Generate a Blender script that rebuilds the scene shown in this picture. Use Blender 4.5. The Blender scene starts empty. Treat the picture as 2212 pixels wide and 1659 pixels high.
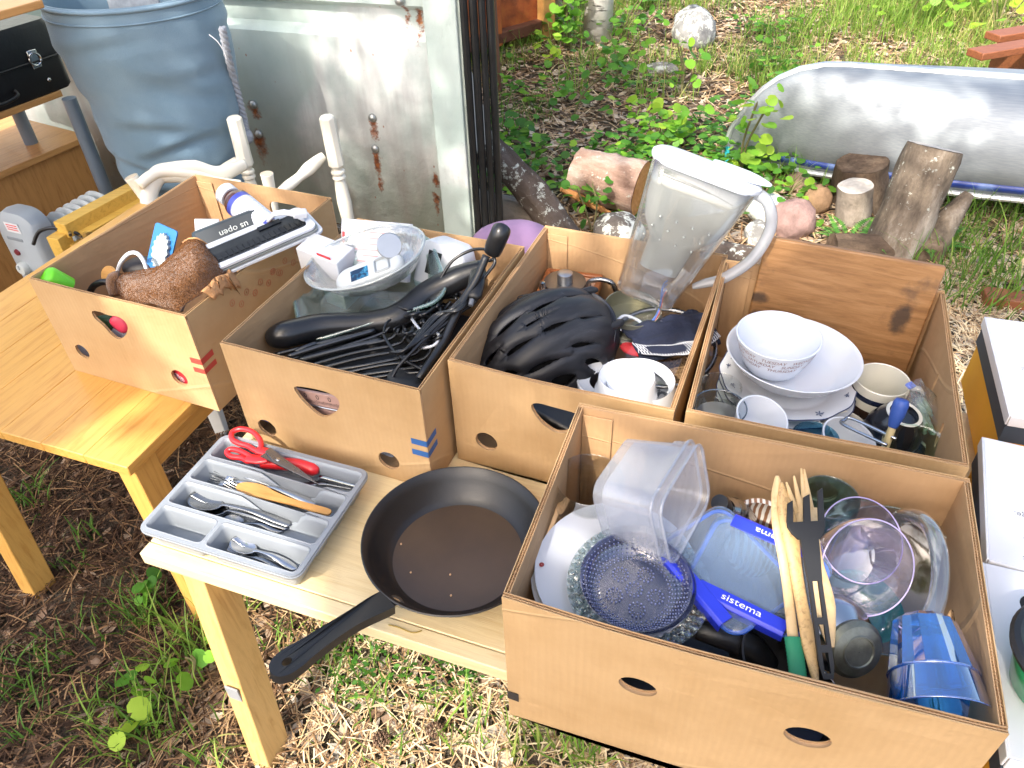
import bpy, math, random
import numpy as np
from mathutils import Vector, Matrix, noise
from mathutils.geometry import tessellate_polygon
PI = math.pi
rad = math.radians
rng = np.random.default_rng(7)
random.seed(7)
S = bpy.context.scene
C = S.collection

# ------------------------------------------------------------ camera
EYE = Vector((0, 0, 1.66)); FPX = 1664.0
dn = Vector((80, -1970, -FPX)).normalized(); up = -dn
fw = Vector((0, 0, -1)); ya = (fw - up * fw.dot(up)).normalized(); xa = ya.cross(up)
RC = Matrix((xa, ya, up))                       # camera axes -> world axes
cam = bpy.data.cameras.new('camera'); cam.sensor_width = 36; cam.lens = 36 * FPX / 2212
cam.clip_start = .05; cam.clip_end = 200
camo = bpy.data.objects.new('camera', cam); C.objects.link(camo)
camo.matrix_world = Matrix.Translation(EYE) @ RC.to_4x4(); S.camera = camo
# ------------------------------------------------------------ sky, sun, exposure
SUN_AZ, SUN_EL = 31, 46                         # sun behind the viewer, 31 degrees to the left
SD = Vector((-math.sin(rad(SUN_AZ)) * math.cos(rad(SUN_EL)), -math.cos(rad(SUN_AZ)) * math.cos(rad(SUN_EL)), math.sin(rad(SUN_EL))))
w = bpy.data.worlds.new('World'); S.world = w; w.use_nodes = True
nt = w.node_tree; bg = nt.nodes['Background']; sky = nt.nodes.new('ShaderNodeTexSky')
sky.sky_type = 'NISHITA'; sky.sun_disc = False; sky.sun_elevation = rad(SUN_EL)
sky.sun_rotation = math.atan2(SD.x, SD.y) % (2 * PI); sky.dust_density = 4.5; sky.ozone_density = .6
nt.links.new(sky.outputs[0], bg.inputs[0]); bg.inputs[1].default_value = .15
sl = bpy.data.lights.new('sun', 'SUN'); sl.energy = 2.5; sl.angle = rad(.53); sl.color = (1, .93, .82)
so = bpy.data.objects.new('sun', sl); C.objects.link(so); so.rotation_euler = SD.to_track_quat('Z', 'Y').to_euler()
so.location = SD * 30
vs = S.view_settings; vs.view_transform = 'Standard'; vs.look = 'None'; vs.exposure = 1.52; vs.gamma = 1; vs.use_curve_mapping = False
S.cycles.use_denoising = True; S.cycles.max_bounces = 14; S.cycles.transparent_max_bounces = 40
S.cycles.caustics_reflective = False; S.cycles.caustics_refractive = False

# ------------------------------------------------------------ places
def ray(u, v):
    return RC @ Vector(((u - 1106) / FPX, -(v - 829.5) / FPX, -1))
def P(u, v, z):                                  # where the sight line meets the height z
    r = ray(u, v); return EYE + r * ((z - EYE.z) / r.z)
def onplane(u, v, p, n):
    r = ray(u, v); return EYE + r * ((Vector(p) - EYE).dot(n) / r.dot(n))
def atY(u, v, Y):
    r = ray(u, v); return EYE + r * (Y / r.y)
A0 = rad(-21.5)
U = Vector((math.cos(A0), math.sin(A0), 0)); V = Vector((-math.sin(A0), math.cos(A0), 0))
T = .60                                          # table top height

# ------------------------------------------------------------ materials
def lin(h):
    h = h.lstrip('#'); c = [int(h[i:i + 2], 16) / 255 for i in (0, 2, 4)]
    return tuple(x / 12.92 if x < .04045 else ((x + .055) / 1.055) ** 2.4 for x in c)
MATS = {}
class N:
    def __init__(s, name):
        s.m = bpy.data.materials.new(name); s.m.use_nodes = True; s.t = s.m.node_tree
        s.b = s.t.nodes['Principled BSDF']; s.out = s.t.nodes['Material Output']; s.tc = None
    def n(s, t, **k):
        x = s.t.nodes.new('ShaderNode' + t)
        for a, v in k.items(): setattr(x, a, v)
        return x
    def l(s, a, b): s.t.links.new(a, b)
    def co(s, scale=(1, 1, 1), rot=(0, 0, 0), loc=(0, 0, 0), kind='Object'):
        if s.tc is None: s.tc = s.n('TexCoord')
        m = s.n('Mapping'); m.inputs['Scale'].default_value = scale; m.inputs['Rotation'].default_value = rot; m.inputs['Location'].default_value = loc
        s.l(s.tc.outputs[kind], m.inputs[0]); return m.outputs[0]
    def noise(s, scale, detail=4, rough=.55, co=None, dist=0):
        x = s.n('TexNoise'); x.inputs['Scale'].default_value = scale; x.inputs['Detail'].default_value = detail
        x.inputs['Roughness'].default_value = rough; x.inputs['Distortion'].default_value = dist
        s.l(co if co is not None else s.co(), x.inputs['Vector']); return x.outputs['Fac']
    def vor(s, scale, co=None, feature='F1', out='Distance'):
        x = s.n('TexVoronoi', feature=feature); x.inputs['Scale'].default_value = scale
        s.l(co if co is not None else s.co(), x.inputs['Vector']); return x.outputs[out]
    def ramp(s, fac, stops):
        r = s.n('ValToRGB'); e = r.color_ramp.elements
        while len(e) < len(stops): e.new(.5)
        for i, (p, c) in enumerate(stops):
            e[i].position = p; e[i].color = (*c, 1) if len(c) == 3 else c
        s.l(fac, r.inputs[0]); return r.outputs[0]
    def mix(s, fac, a, b, bt='MIX'):
        x = s.n('Mix', data_type='RGBA', blend_type=bt)
        for v, i in ((fac, 0), (a, 6), (b, 7)):
            if isinstance(v, (int, float)): x.inputs[i].default_value = v
            elif isinstance(v, tuple): x.inputs[i].default_value = (*v, 1)
            else: s.l(v, x.inputs[i])
        return x.outputs[2]
    def math(s, op, a, b=0.0, c=None):
        x = s.n('Math', operation=op)
        for i, v in enumerate((a, b) if c is None else (a, b, c)):
            if isinstance(v, (int, float)): x.inputs[i].default_value = v
            else: s.l(v, x.inputs[i])
        return x.outputs[0]
    def col(s, c):
        i = s.b.inputs['Base Color']
        if isinstance(c, tuple): i.default_value = (*c, 1)
        else: s.l(c, i)
    def setp(s, **k):
        for a, v in k.items():
            i = s.b.inputs[a.replace('_', ' ')]
            if isinstance(v, (int, float, tuple)): i.default_value = v
            else: s.l(v, i)
    def bump(s, h, strength=.3, dist=.01):
        x = s.n('Bump'); x.inputs['Strength'].default_value = strength; x.inputs['Distance'].default_value = dist
        s.l(h, x.inputs['Height']); s.l(x.outputs[0], s.b.inputs['Normal'])
def simple(name, c, rough=.5, metal=0, var=.12, vs=6, bump=0, bs=60, coat=0, sss=0, spec=None, rvar=.12):
    if name in MATS: return MATS[name]
    m = N(name); c = lin(c) if isinstance(c, str) else c
    d = tuple(max(0, x * (1 - var)) for x in c); e = tuple(min(1, x * (1 + var * .6)) for x in c)
    nz = m.noise(vs, 6, .62)
    m.col(m.ramp(nz, [(.3, d), (.7, e)])); m.setp(Metallic=metal)
    rr = m.noise(vs * 3.1, 5, .6)
    m.setp(Roughness=m.math('MULTIPLY_ADD', rr, rvar, rough - rvar / 2))
    if coat: m.setp(Coat_Weight=coat, Coat_Roughness=.15)
    if sss: m.setp(Subsurface_Weight=sss, Subsurface_Radius=(.02, .02, .02), Subsurface_Scale=.3)
    if spec is not None: m.setp(Specular_IOR_Level=spec)
    if bump: m.bump(m.noise(bs, 4), bump, .004)
    MATS[name] = m.m; return m.m
def glassy(name, tint, body=.0, rough=.05, ior=1.5, bodycol=None, boost=1.0, bump=0, bs=60, vor=False):
    # thin clear wall: light passes straight through, reflects by Fresnel; body = milky share
    if name in MATS: return MATS[name]
    m = N(name); t = m.t; t.nodes.remove(m.b)
    tr = m.n('BsdfTransparent'); tr.inputs[0].default_value = (*tint, 1)
    gl = m.n('BsdfGlossy'); gl.inputs['Roughness'].default_value = rough; gl.inputs[0].default_value = (1, 1, 1, 1)
    ge = m.n('NewGeometry'); dt = m.n('VectorMath', operation='DOT_PRODUCT'); m.l(ge.outputs['Incoming'], dt.inputs[1]); m.l(ge.outputs['Normal'], dt.inputs[0])
    f = m.math('MULTIPLY', m.math('MULTIPLY_ADD', m.math('POWER', m.math('SUBTRACT', 1, m.math('ABSOLUTE', dt.outputs['Value'])), 4.2), .85, .045), boost)
    f = m.math('MINIMUM', f, .8)
    if bump:
        h = m.vor(bs) if vor else m.noise(bs, 3)
        b = m.n('Bump'); b.inputs['Strength'].default_value = bump; b.inputs['Distance'].default_value = .006
        m.l(h, b.inputs['Height']); m.l(b.outputs[0], gl.inputs['Normal']); m.l(b.outputs[0], dt.inputs[0])
    src = tr.outputs[0]
    if body:
        df = m.n('BsdfDiffuse'); df.inputs[0].default_value = (*(bodycol or (.8, .8, .8)), 1)
        tl = m.n('BsdfTranslucent'); tl.inputs[0].default_value = (*(bodycol or (.8, .8, .8)), 1)
        a = m.n('MixShader'); a.inputs[0].default_value = .5; m.l(df.outputs[0], a.inputs[1]); m.l(tl.outputs[0], a.inputs[2])
        x = m.n('MixShader'); x.inputs[0].default_value = body; m.l(src, x.inputs[1]); m.l(a.outputs[0], x.inputs[2]); src = x.outputs[0]
    mx = m.n('MixShader'); m.l(f, mx.inputs[0]); m.l(src, mx.inputs[1]); m.l(gl.outputs[0], mx.inputs[2])
    m.l(mx.outputs[0], m.out.inputs[0]); MATS[name] = m.m; return m.m
def wood(name, base, dark, scale=9, rough=.45, rot=(0, 0, 0), coat=0, axis=(1, 12, 12), var=None, bstr=.15, knots=True):
    if name in MATS: return MATS[name]
    m = N(name); co = m.co(axis, rot)
    g = m.noise(scale, 8, .65, co, .6); g2 = m.noise(scale * 5, 5, .6, co)
    c = m.ramp(g, [(.28, dark), (.5, base), (.75, tuple(min(1, x * 1.12) for x in base))])
    c = m.mix(m.math('MULTIPLY', g2, .22), c, dark)
    big = m.noise(1.7, 3, .5, m.co())
    c = m.mix(m.ramp(big, [(.35, (0, 0, 0)), (.75, (.45, .45, .45))]), c, var or tuple(x * .8 for x in base))
    if knots:
        kn = m.vor(3.2, m.co((1, 2.2, 2.2), rot))
        c = m.mix(m.ramp(kn, [(.035, (.8, .8, .8)), (.075, (0, 0, 0))]), c, tuple(x * .45 for x in dark))
    m.col(c); m.setp(Roughness=m.math('MULTIPLY_ADD', g2, .2, rough - .1))
    if coat: m.setp(Coat_Weight=coat, Coat_Roughness=.2)
    m.bump(g2, bstr, .003); MATS[name] = m.m; return m.m
def tinted(name, stops, rough=.8, trans=0, spec=.3, attr='tint', nz=(30, .25)):
    # colour picked per piece from a stored tint value
    if name in MATS: return MATS[name]
    m = N(name); a = m.n('Attribute', attribute_name=attr)
    k = m.noise(nz[0], 4); f = m.math('ADD', a.outputs['Fac'], m.math('MULTIPLY_ADD', k, nz[1], -nz[1] / 2))
    c = m.ramp(f, stops); m.col(c); m.setp(Roughness=rough, Specular_IOR_Level=spec)
    if trans:
        tl = m.n('BsdfTranslucent'); m.l(c, tl.inputs[0]); x = m.n('MixShader'); x.inputs[0].default_value = trans
        m.l(m.b.outputs[0], x.inputs[1]); m.l(tl.outputs[0], x.inputs[2]); m.l(x.outputs[0], m.out.inputs[0])
    MATS[name] = m.m; return m.m

# ------------------------------------------------------------ mesh building
def XF(loc=(0, 0, 0), rot=(0, 0, 0), sc=(1, 1, 1)):
    from mathutils import Euler
    return Matrix.Translation(loc) @ Euler(rot).to_matrix().to_4x4() @ Matrix.Diagonal((*sc, 1))
def frame(loc, zdir, xhint=(1, 0, 0)):
    z = Vector(zdir).normalized(); x = Vector(xhint); x = x - z * x.dot(z)
    if x.length < 1e-4: x = z.orthogonal()
    x.normalize(); y = z.cross(x)
    return Matrix.Translation(loc) @ Matrix((x, y, z)).transposed().to_4x4()
def spline(pts, n=8, closed=False):
    p = [Vector(q) for q in pts]; out = []; m = len(p)
    for i in range(m if closed else m - 1):
        a = p[(i - 1) % m] if closed or i > 0 else p[0]; b = p[i]; c = p[(i + 1) % m]
        d = p[(i + 2) % m] if closed or i + 2 < m else p[-1]
        for k in range(n):
            t = k / n
            out.append(.5 * ((2 * b) + (c - a) * t + (2 * a - 5 * b + 4 * c - d) * t * t + (3 * b - a - 3 * c + d) * t ** 3))
    if not closed: out.append(p[-1])
    return out
def interp(vals, n):
    if isinstance(vals[0], tuple): return list(zip(*[interp([float(q[k]) for q in vals], n) for k in range(len(vals[0]))]))
    x = np.linspace(0, len(vals) - 1, n); return [float(k) for k in np.interp(x, range(len(vals)), vals)]
def rrect(w, h, r, n=5):
    r = min(r, w / 2 - 1e-5, h / 2 - 1e-5); o = []
    for cx, cy, a in ((w / 2 - r, h / 2 - r, 0), (-w / 2 + r, h / 2 - r, 90), (-w / 2 + r, -h / 2 + r, 180), (w / 2 - r, -h / 2 + r, 270)):
        for k in range(n + 1):
            t = rad(a + 90 * k / n); o.append((cx + r * math.cos(t), cy + r * math.sin(t)))
    return o
def circ(r, n=24, cx=0, cy=0, ry=None):
    return [(cx + r * math.cos(2 * PI * k / n), cy + (ry or r) * math.sin(2 * PI * k / n)) for k in range(n)]
class MB:
    def __init__(s): s.v = []; s.f = []
    def add(s, vs, fs, M=None):
        o = len(s.v)
        s.v += [tuple(M @ Vector(p)) for p in vs] if M is not None else [tuple(p) for p in vs]
        s.f += [tuple(i + o for i in f) for f in fs]; return s
    def box(s, c, d, M=None):
        x, y, z = (k / 2 for k in d)
        vs = [(c[0] + a * x, c[1] + b * y, c[2] + e * z) for e in (-1, 1) for b in (-1, 1) for a in (-1, 1)]
        return s.add(vs, [(0, 2, 3, 1), (4, 5, 7, 6), (0, 1, 5, 4), (2, 6, 7, 3), (0, 4, 6, 2), (1, 3, 7, 5)], M)
    def loft(s, rings, caps=(True, True), closed=True, M=None, loop=False):
        n = len(rings[0]); vs = [p for r in rings for p in r]; fs = []
        R = len(rings)
        for i in range(R if loop else R - 1):
            j = (i + 1) % R
            for k in range(n if closed else n - 1):
                l = (k + 1) % n; fs.append((i * n + k, i * n + l, j * n + l, j * n + k))
        if caps[0] and not loop: fs.append(tuple(range(n - 1, -1, -1)))
        if caps[1] and not loop: fs.append(tuple((R - 1) * n + k for k in range(n)))
        return s.add(vs, fs, M)
    def lathe(s, prof, n=40, M=None, caps=(False, False), sx=1, sy=1, ph=0):
        return s.loft([[(r * sx * math.cos(2 * PI * k / n + ph), r * sy * math.sin(2 * PI * k / n + ph), z) for k in range(n)] for r, z in prof], caps, True, M)
    def tube(s, pts, r, n=8, M=None, caps=True, flat=None, closed=False):
        p = [Vector(q) for q in pts]; m = len(p)
        rr = [r] * m if isinstance(r, (int, float)) else (list(r) if len(r) == m else interp(r, m))
        T0 = []
        for i in range(m):
            a = p[(i - 1) % m] if closed else p[max(0, i - 1)]; b = p[(i + 1) % m] if closed else p[min(m - 1, i + 1)]
            T0.append((b - a).normalized())
        x = T0[0].orthogonal().normalized() if flat is None else (Vector(flat) - T0[0] * Vector(flat).dot(T0[0])).normalized()
        fl = 1 if flat is None else None
        rings = []
        for i in range(m):
            t = T0[i]; x = (x - t * x.dot(t)).normalized(); y = t.cross(x)
            a = rr[i] if not isinstance(rr[i], tuple) else rr[i][0]; b = a if not isinstance(rr[i], tuple) else rr[i][1]
            rings.append([p[i] + x * a * math.cos(2 * PI * k / n) + y * b * math.sin(2 * PI * k / n) for k in range(n)])
        return s.loft(rings, (caps, caps), True, M, loop=closed)
    def prism(s, poly, z0, z1, M=None, holes=()):
        loops = [list(poly)] + [list(h) for h in holes]
        flat = [q for l in loops for q in l]; n = len(flat)
        tr = tessellate_polygon([[Vector((q[0], q[1], 0)) for q in l] for l in loops])
        vs = [(q[0], q[1], z0) for q in flat] + [(q[0], q[1], z1) for q in flat]; fs = []
        for a, b, c in tr:
            A, B, D = flat[a], flat[b], flat[c]
            if (B[0] - A[0]) * (D[1] - A[1]) - (B[1] - A[1]) * (D[0] - A[0]) < 0: b, c = c, b
            fs.append((a + n, b + n, c + n)); fs.append((c, b, a))
        o = 0
        for l in loops:
            k = len(l); ar = sum(l[i][0] * l[(i + 1) % k][1] - l[(i + 1) % k][0] * l[i][1] for i in range(k))
            for i in range(k):
                j = (i + 1) % k; q = (o + i, o + j, o + j + n, o + i + n)
                outer = (o == 0)
                fs.append(q if (ar > 0) == outer else q[::-1])
            o += k
        return s.add(vs, fs, M)
    def ball(s, c, r, n=16, m=10, M=None, z0=-1, z1=1):
        r = (r, r, r) if isinstance(r, (int, float)) else r
        rings = []
        a0, a1 = math.asin(z0), math.asin(z1)
        for i in range(m + 1):
            a = a0 + (a1 - a0) * i / m
            k = max(math.cos(a), .001)
            rings.append([(c[0] + r[0] * k * math.cos(2 * PI * j / n), c[1] + r[1] * k * math.sin(2 * PI * j / n), c[2] + r[2] * math.sin(a)) for j in range(n)])
        return s.loft(rings, (True, True), True, M)
    def grid(s, fn, nu, nv, M=None):
        vs = [fn(i / nu, j / nv) for j in range(nv + 1) for i in range(nu + 1)]
        return s.add(vs, [(j * (nu + 1) + i, j * (nu + 1) + i + 1, (j + 1) * (nu + 1) + i + 1, (j + 1) * (nu + 1) + i) for j in range(nv) for i in range(nu)], M)
    def warp(s, fn): s.v = [tuple(fn(Vector(p))) for p in s.v]; return s
    def build(s, name, mat, parent=None, angle=38, bevel=0, solid=0, subsurf=0, bseg=2, label=None):
        me = bpy.data.meshes.new(name); me.from_pydata(s.v, [], s.f)
        if me.validate(): print("invalid mesh", name)
        me.update()
        o = bpy.data.objects.new(name, me); C.objects.link(o)
        me.materials.append(mat)
        me.polygons.foreach_set('use_smooth', [True] * len(me.polygons))
        if angle < 180: me.set_sharp_from_angle(angle=rad(angle))
        if parent is not None: o.parent = parent
        if solid:
            m = o.modifiers.new('thickness', 'SOLIDIFY'); m.thickness = abs(solid); m.offset = -1 if solid > 0 else 1; m.use_even_offset = True
        if bevel:
            m = o.modifiers.new('edges', 'BEVEL'); m.width = bevel; m.segments = bseg; m.limit_method = 'ANGLE'; m.angle_limit = rad(35); m.harden_normals = False
        if subsurf:
            m = o.modifiers.new('smooth', 'SUBSURF'); m.levels = subsurf; m.render_levels = subsurf
        if label: o['label'] = label
        return o
def thing(name, label, cat, M=None, group=None):
    o = bpy.data.objects.new(name, None); C.objects.link(o); o.empty_display_size = .05
    if M is not None: o.matrix_world = M if isinstance(M, Matrix) else Matrix.Translation(M)
    o['label'] = label; o['category'] = cat
    if group: o['group'] = group
    return o
def tag(o, label, cat, group=None, M=None):
    o['label'] = label; o['category'] = cat
    if group: o['group'] = group
    if M is not None: o.matrix_world = M if isinstance(M, Matrix) else Matrix.Translation(M)
    return o
def kind(o, k): o['kind'] = k; return o
def text_mesh(txt, size, font_shear=0, spacing=1):
    cu = bpy.data.curves.new('lettering', 'FONT'); cu.body = txt; cu.size = size; cu.align_x = 'CENTER'; cu.align_y = 'CENTER'
    cu.shear = font_shear; cu.space_character = spacing; cu.resolution_u = 3
    o = bpy.data.objects.new('lettering', cu); C.objects.link(o)
    dg = bpy.context.evaluated_depsgraph_get(); dg.update(); ev = o.evaluated_get(dg); me = ev.to_mesh()
    vs = [tuple(v.co) for v in me.vertices]; fs = [tuple(p.vertices) for p in me.polygons]
    ev.to_mesh_clear(); bpy.data.objects.remove(o); bpy.data.curves.remove(cu)
    return vs, fs
def bulk(name, verts, faces, mat, tint=None, kindname='stuff', smooth=False, parent=None):
    # verts (n,3), faces (m,k) arrays; tint one value per face
    me = bpy.data.meshes.new(name); k = faces.shape[1]; m = len(faces)
    me.vertices.add(len(verts)); me.vertices.foreach_set('co', np.asarray(verts, np.float32).ravel())
    me.loops.add(m * k); me.loops.foreach_set('vertex_index', faces.astype(np.int32).ravel())
    me.polygons.add(m); me.polygons.foreach_set('loop_start', np.arange(0, m * k, k, dtype=np.int32))
    me.polygons.foreach_set('loop_total', np.full(m, k, np.int32))
    if tint is not None:
        at = me.attributes.new('tint', 'FLOAT', 'FACE'); at.data.foreach_set('value', np.asarray(tint, np.float32))
    if smooth: me.polygons.foreach_set('use_smooth', np.ones(m, bool))
    me.update(); me.validate(); me.materials.append(mat)
    o = bpy.data.objects.new(name, me); C.objects.link(o)
    if kindname: o['kind'] = kindname
    if parent is not None: o.parent = parent
    return o
def scatter(tv, tf, pos, rotz, tilt, tiltdir, scale, sxyz=None):
    """copies of a small template: returns verts, faces"""
    n = len(pos); tv = np.asarray(tv, float); tf = np.asarray(tf)
    q = np.repeat(tv[None], n, 0)
    if sxyz is not None: q = q * sxyz[:, None, :]
    q = q * np.asarray(scale)[:, None, None]
    c, s_ = np.cos(rotz)[:, None], np.sin(rotz)[:, None]
    x = q[..., 0] * c - q[..., 1] * s_; y = q[..., 0] * s_ + q[..., 1] * c; z = q[..., 2]
    # tilt about a horizontal axis at angle tiltdir
    ax, ay = np.cos(tiltdir)[:, None], np.sin(tiltdir)[:, None]; ct, st = np.cos(tilt)[:, None], np.sin(tilt)[:, None]
    d = (ax * x + ay * y); px, py = ax * d, ay * d; ox, oy = x - px, y - py
    w_ = -ay * x + ax * y                                   # component across the axis
    nw = w_ * ct - z * st; nz = w_ * st + z * ct
    x2 = px - ay * nw; y2 = py + ax * nw
    q = np.stack([x2, y2, nz], -1) + np.asarray(pos)[:, None, :]
    f = (tf[None] + (np.arange(n) * len(tv))[:, None, None]).reshape(-1, tf.shape[1])
    return q.reshape(-1, 3), f
# ================================================================= GROUND
def gmat():
    m = N('forest floor'); n1 = m.noise(3, 5); n2 = m.noise(38, 6, .7); n3 = m.noise(160, 3, .7)
    c = m.ramp(n2, [(.25, (.06, .045, .033)), (.5, (.16, .125, .092)), (.75, (.32, .27, .21))])
    c = m.mix(m.ramp(n1, [(.45, (0, 0, 0)), (.7, (.5, .5, .5))]), c, (.07, .075, .032))
    c = m.mix(m.math('MULTIPLY', n3, .5), c, (.06, .045, .03))
    m.col(c); m.setp(Roughness=.95, Specular_IOR_Level=.15)
    m.bump(m.math('ADD', n2, n3), .9, .02); return m.m
def gz(x, y):
    return .02 * noise.noise((x * .9, y * .9, 0)) + .008 * noise.noise((x * 5, y * 5, 3))
GM = gmat()
b = MB(); b.grid(lambda i, j: (-4 + 12 * i, -1 + 11 * j, gz(-4 + 12 * i, -1 + 11 * j)), 150, 140)
kind(b.build('ground', GM, angle=180), 'structure')
b = MB()
X = [-60, -4, 8, 60]; Y = [-60, -1, 10, 60]
for i in range(3):
    for j in range(3):
        if i == 1 and j == 1: continue
        b.add([(X[i], Y[j], -.004), (X[i + 1], Y[j], -.004), (X[i + 1], Y[j + 1], -.004), (X[i], Y[j + 1], -.004)], [(0, 1, 2, 3)])
kind(b.build('ground_beyond', GM, angle=180), 'structure')

def pts_in(n, x0, x1, y0, y1, z=.0, dens=None):
    x = rng.uniform(x0, x1, n); y = rng.uniform(y0, y1, n)
    if dens is not None:
        k = np.array([dens(a, c) for a, c in zip(x, y)]); keep = rng.uniform(0, 1, n) < k; x, y = x[keep], y[keep]
    zz = np.array([gz(a, c) for a, c in zip(x, y)])
    return np.stack([x, y, zz + z], -1)
# view wedge: ground the picture can see, with room to step aside
def wedge(x, y):
    return 1.0 if (-1.0 - .62 * y < x < 1.2 + .62 * y) else 0.0
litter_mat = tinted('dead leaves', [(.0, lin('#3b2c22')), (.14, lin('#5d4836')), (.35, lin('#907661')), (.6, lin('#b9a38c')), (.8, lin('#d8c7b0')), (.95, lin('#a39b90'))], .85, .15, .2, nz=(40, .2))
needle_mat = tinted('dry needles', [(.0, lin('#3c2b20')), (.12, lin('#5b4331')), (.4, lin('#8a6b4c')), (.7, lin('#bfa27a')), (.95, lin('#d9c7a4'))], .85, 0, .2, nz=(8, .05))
grass_mat = tinted('grass blades', [(.05, lin('#3d5a22')), (.35, lin('#5a8231')), (.65, lin('#86a844')), (.85, lin('#a8b260')), (1, lin('#cdbb85'))], .55, .4, .3, nz=(6, .12))
def leaflitter(name, p, smin, smax):
    n = len(p)
    tv = []; W = (.0, .34, .44, .3, .0)
    for i in range(5):
        xx = -1 + .5 * i
        for s_ in (-1, 0, 1): tv.append((xx, s_ * W[i] * 1.0, .16 * abs(s_) * W[i] / .44 + .22 * (xx * xx - .4)))
    tf = [(i * 3 + a, i * 3 + 3 + a, i * 3 + 4 + a, i * 3 + 1 + a) for i in range(4) for a in (0, 1)]
    sc = rng.uniform(smin, smax, n); sx = np.stack([np.ones(n), rng.uniform(.5, 1.5, n), rng.uniform(-1.5, 1.5, n)], -1)
    v, f = scatter(tv, tf, p, rng.uniform(0, 6.28, n), rng.normal(0, .35, n), rng.uniform(0, 6.28, n), sc, sx)
    ti = np.clip(rng.beta(1.6, 1.5, n) + .26 * (p[:, 0] > -.48) * (p[:, 1] < 2.6) - .42 * np.clip((-.5 - p[:, 0]) * 2.6 + (p[:, 1] - .7) * .3, 0, 1) * (p[:, 1] < 2.6), 0, 1)  # left litter darkened, middle paled: shade and sun put into the tint
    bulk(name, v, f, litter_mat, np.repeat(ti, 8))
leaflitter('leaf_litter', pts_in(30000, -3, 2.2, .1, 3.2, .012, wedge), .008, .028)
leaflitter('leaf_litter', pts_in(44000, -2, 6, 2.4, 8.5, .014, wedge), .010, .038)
def needles(name, p, lmin, lmax, wd, lift=.2, mat=None):
    n = len(p); tv = []
    for i in range(4):
        xx = -1 + 2 * i / 3; zz = .12 * (1 - xx * xx)
        tv += [(xx, -1, zz), (xx, 1, zz)]
    tf = [(i * 2, i * 2 + 2, i * 2 + 3, i * 2 + 1) for i in range(3)]
    L = rng.uniform(lmin, lmax, n); sx = np.stack([np.ones(n), wd / L * rng.uniform(.6, 1.6, n), rng.uniform(-1, 1.6, n)], -1)
    v, f = scatter(tv, tf, p, rng.uniform(0, 6.28, n), rng.normal(0, lift, n), rng.uniform(0, 6.28, n), L, sx)
    ti = np.clip(rng.beta(1.5, 1.5, n) + .28 * (p[:, 0] > -.48) * (p[:, 1] < 2.6) - .45 * np.clip((-.5 - p[:, 0]) * 2.6 + (p[:, 1] - .7) * .3, 0, 1) * (p[:, 1] < 2.6), 0, 1)  # needle tint also carries shade on the left, sun in the middle
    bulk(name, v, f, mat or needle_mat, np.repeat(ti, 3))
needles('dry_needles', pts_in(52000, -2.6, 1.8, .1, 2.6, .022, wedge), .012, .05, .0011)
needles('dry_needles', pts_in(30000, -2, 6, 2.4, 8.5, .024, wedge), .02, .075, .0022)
twig = simple('twig bark', '#6e5d4e', .9, bump=.4, bs=90)
b = MB()
for k in range(420):
    far = k > 130
    x, y = (random.uniform(-1.7, 1.3), random.uniform(.15, 2.3)) if not far else (random.uniform(-.4, 4.6), random.uniform(2.6, 7.5))
    if not wedge(x, y): continue
    L = random.uniform(.05, .16) * (2.0 if far else 1); a = random.uniform(0, PI); r = random.uniform(.0015, .004) * (1.6 if far else 1)
    p0 = Vector((x, y, gz(x, y) + .018)); d = Vector((math.cos(a), math.sin(a), random.uniform(-.08, .15)))
    n_ = Vector((-d.y, d.x, 0))
    b.tube([p0 - d * L, p0 - d * L * .3 + n_ * random.uniform(-.01, .01), p0 + d * L * .3 + n_ * random.uniform(-.012, .012), p0 + d * L], [r, r, r * .8, r * .4], 5)
kind(b.build('twigs', twig), 'stuff')
# ---- grass: blades gathered in tufts
def blades(name, tufts):
    P_, H_, R_, TI = [], [], [], []
    for (x, y, rd, n, h, ti) in tufts:
        a = rng.uniform(0, 6.28, n); r = rd * np.sqrt(rng.uniform(0, 1, n))
        px, py = x + r * np.cos(a), y + r * np.sin(a)
        P_.append(np.stack([px, py, np.full(n, gz(x, y))], -1)); H_.append(h * rng.uniform(.35, 1.1, n)); TI.append(np.clip(ti + rng.normal(0, .13, n), 0, 1))
    p = np.concatenate(P_); h = np.concatenate(H_); ti = np.concatenate(TI); n = len(p)
    tv = []
    for i in range(5):
        t = i / 4; wdt = (1, .95, .8, .5, .05)[i]
        tv += [(-wdt, .45 * t * t, t - .16 * t * t * t), (wdt, .45 * t * t, t - .16 * t * t * t)]
    tf = [(i * 2, i * 2 + 1, i * 2 + 3, i * 2 + 2) for i in range(4)]
    sx = np.stack([np.clip(.0022 / h * rng.uniform(.6, 1.5, n), .004, .06), rng.uniform(.2, 2.1, n), np.ones(n)], -1)
    v, f = scatter(tv, tf, p, rng.uniform(0, 6.28, n), rng.normal(0, .22, n), rng.uniform(0, 6.28, n), h, sx)
    bulk(name, v, f, grass_mat, np.repeat(ti, 4))
tl = []
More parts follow.
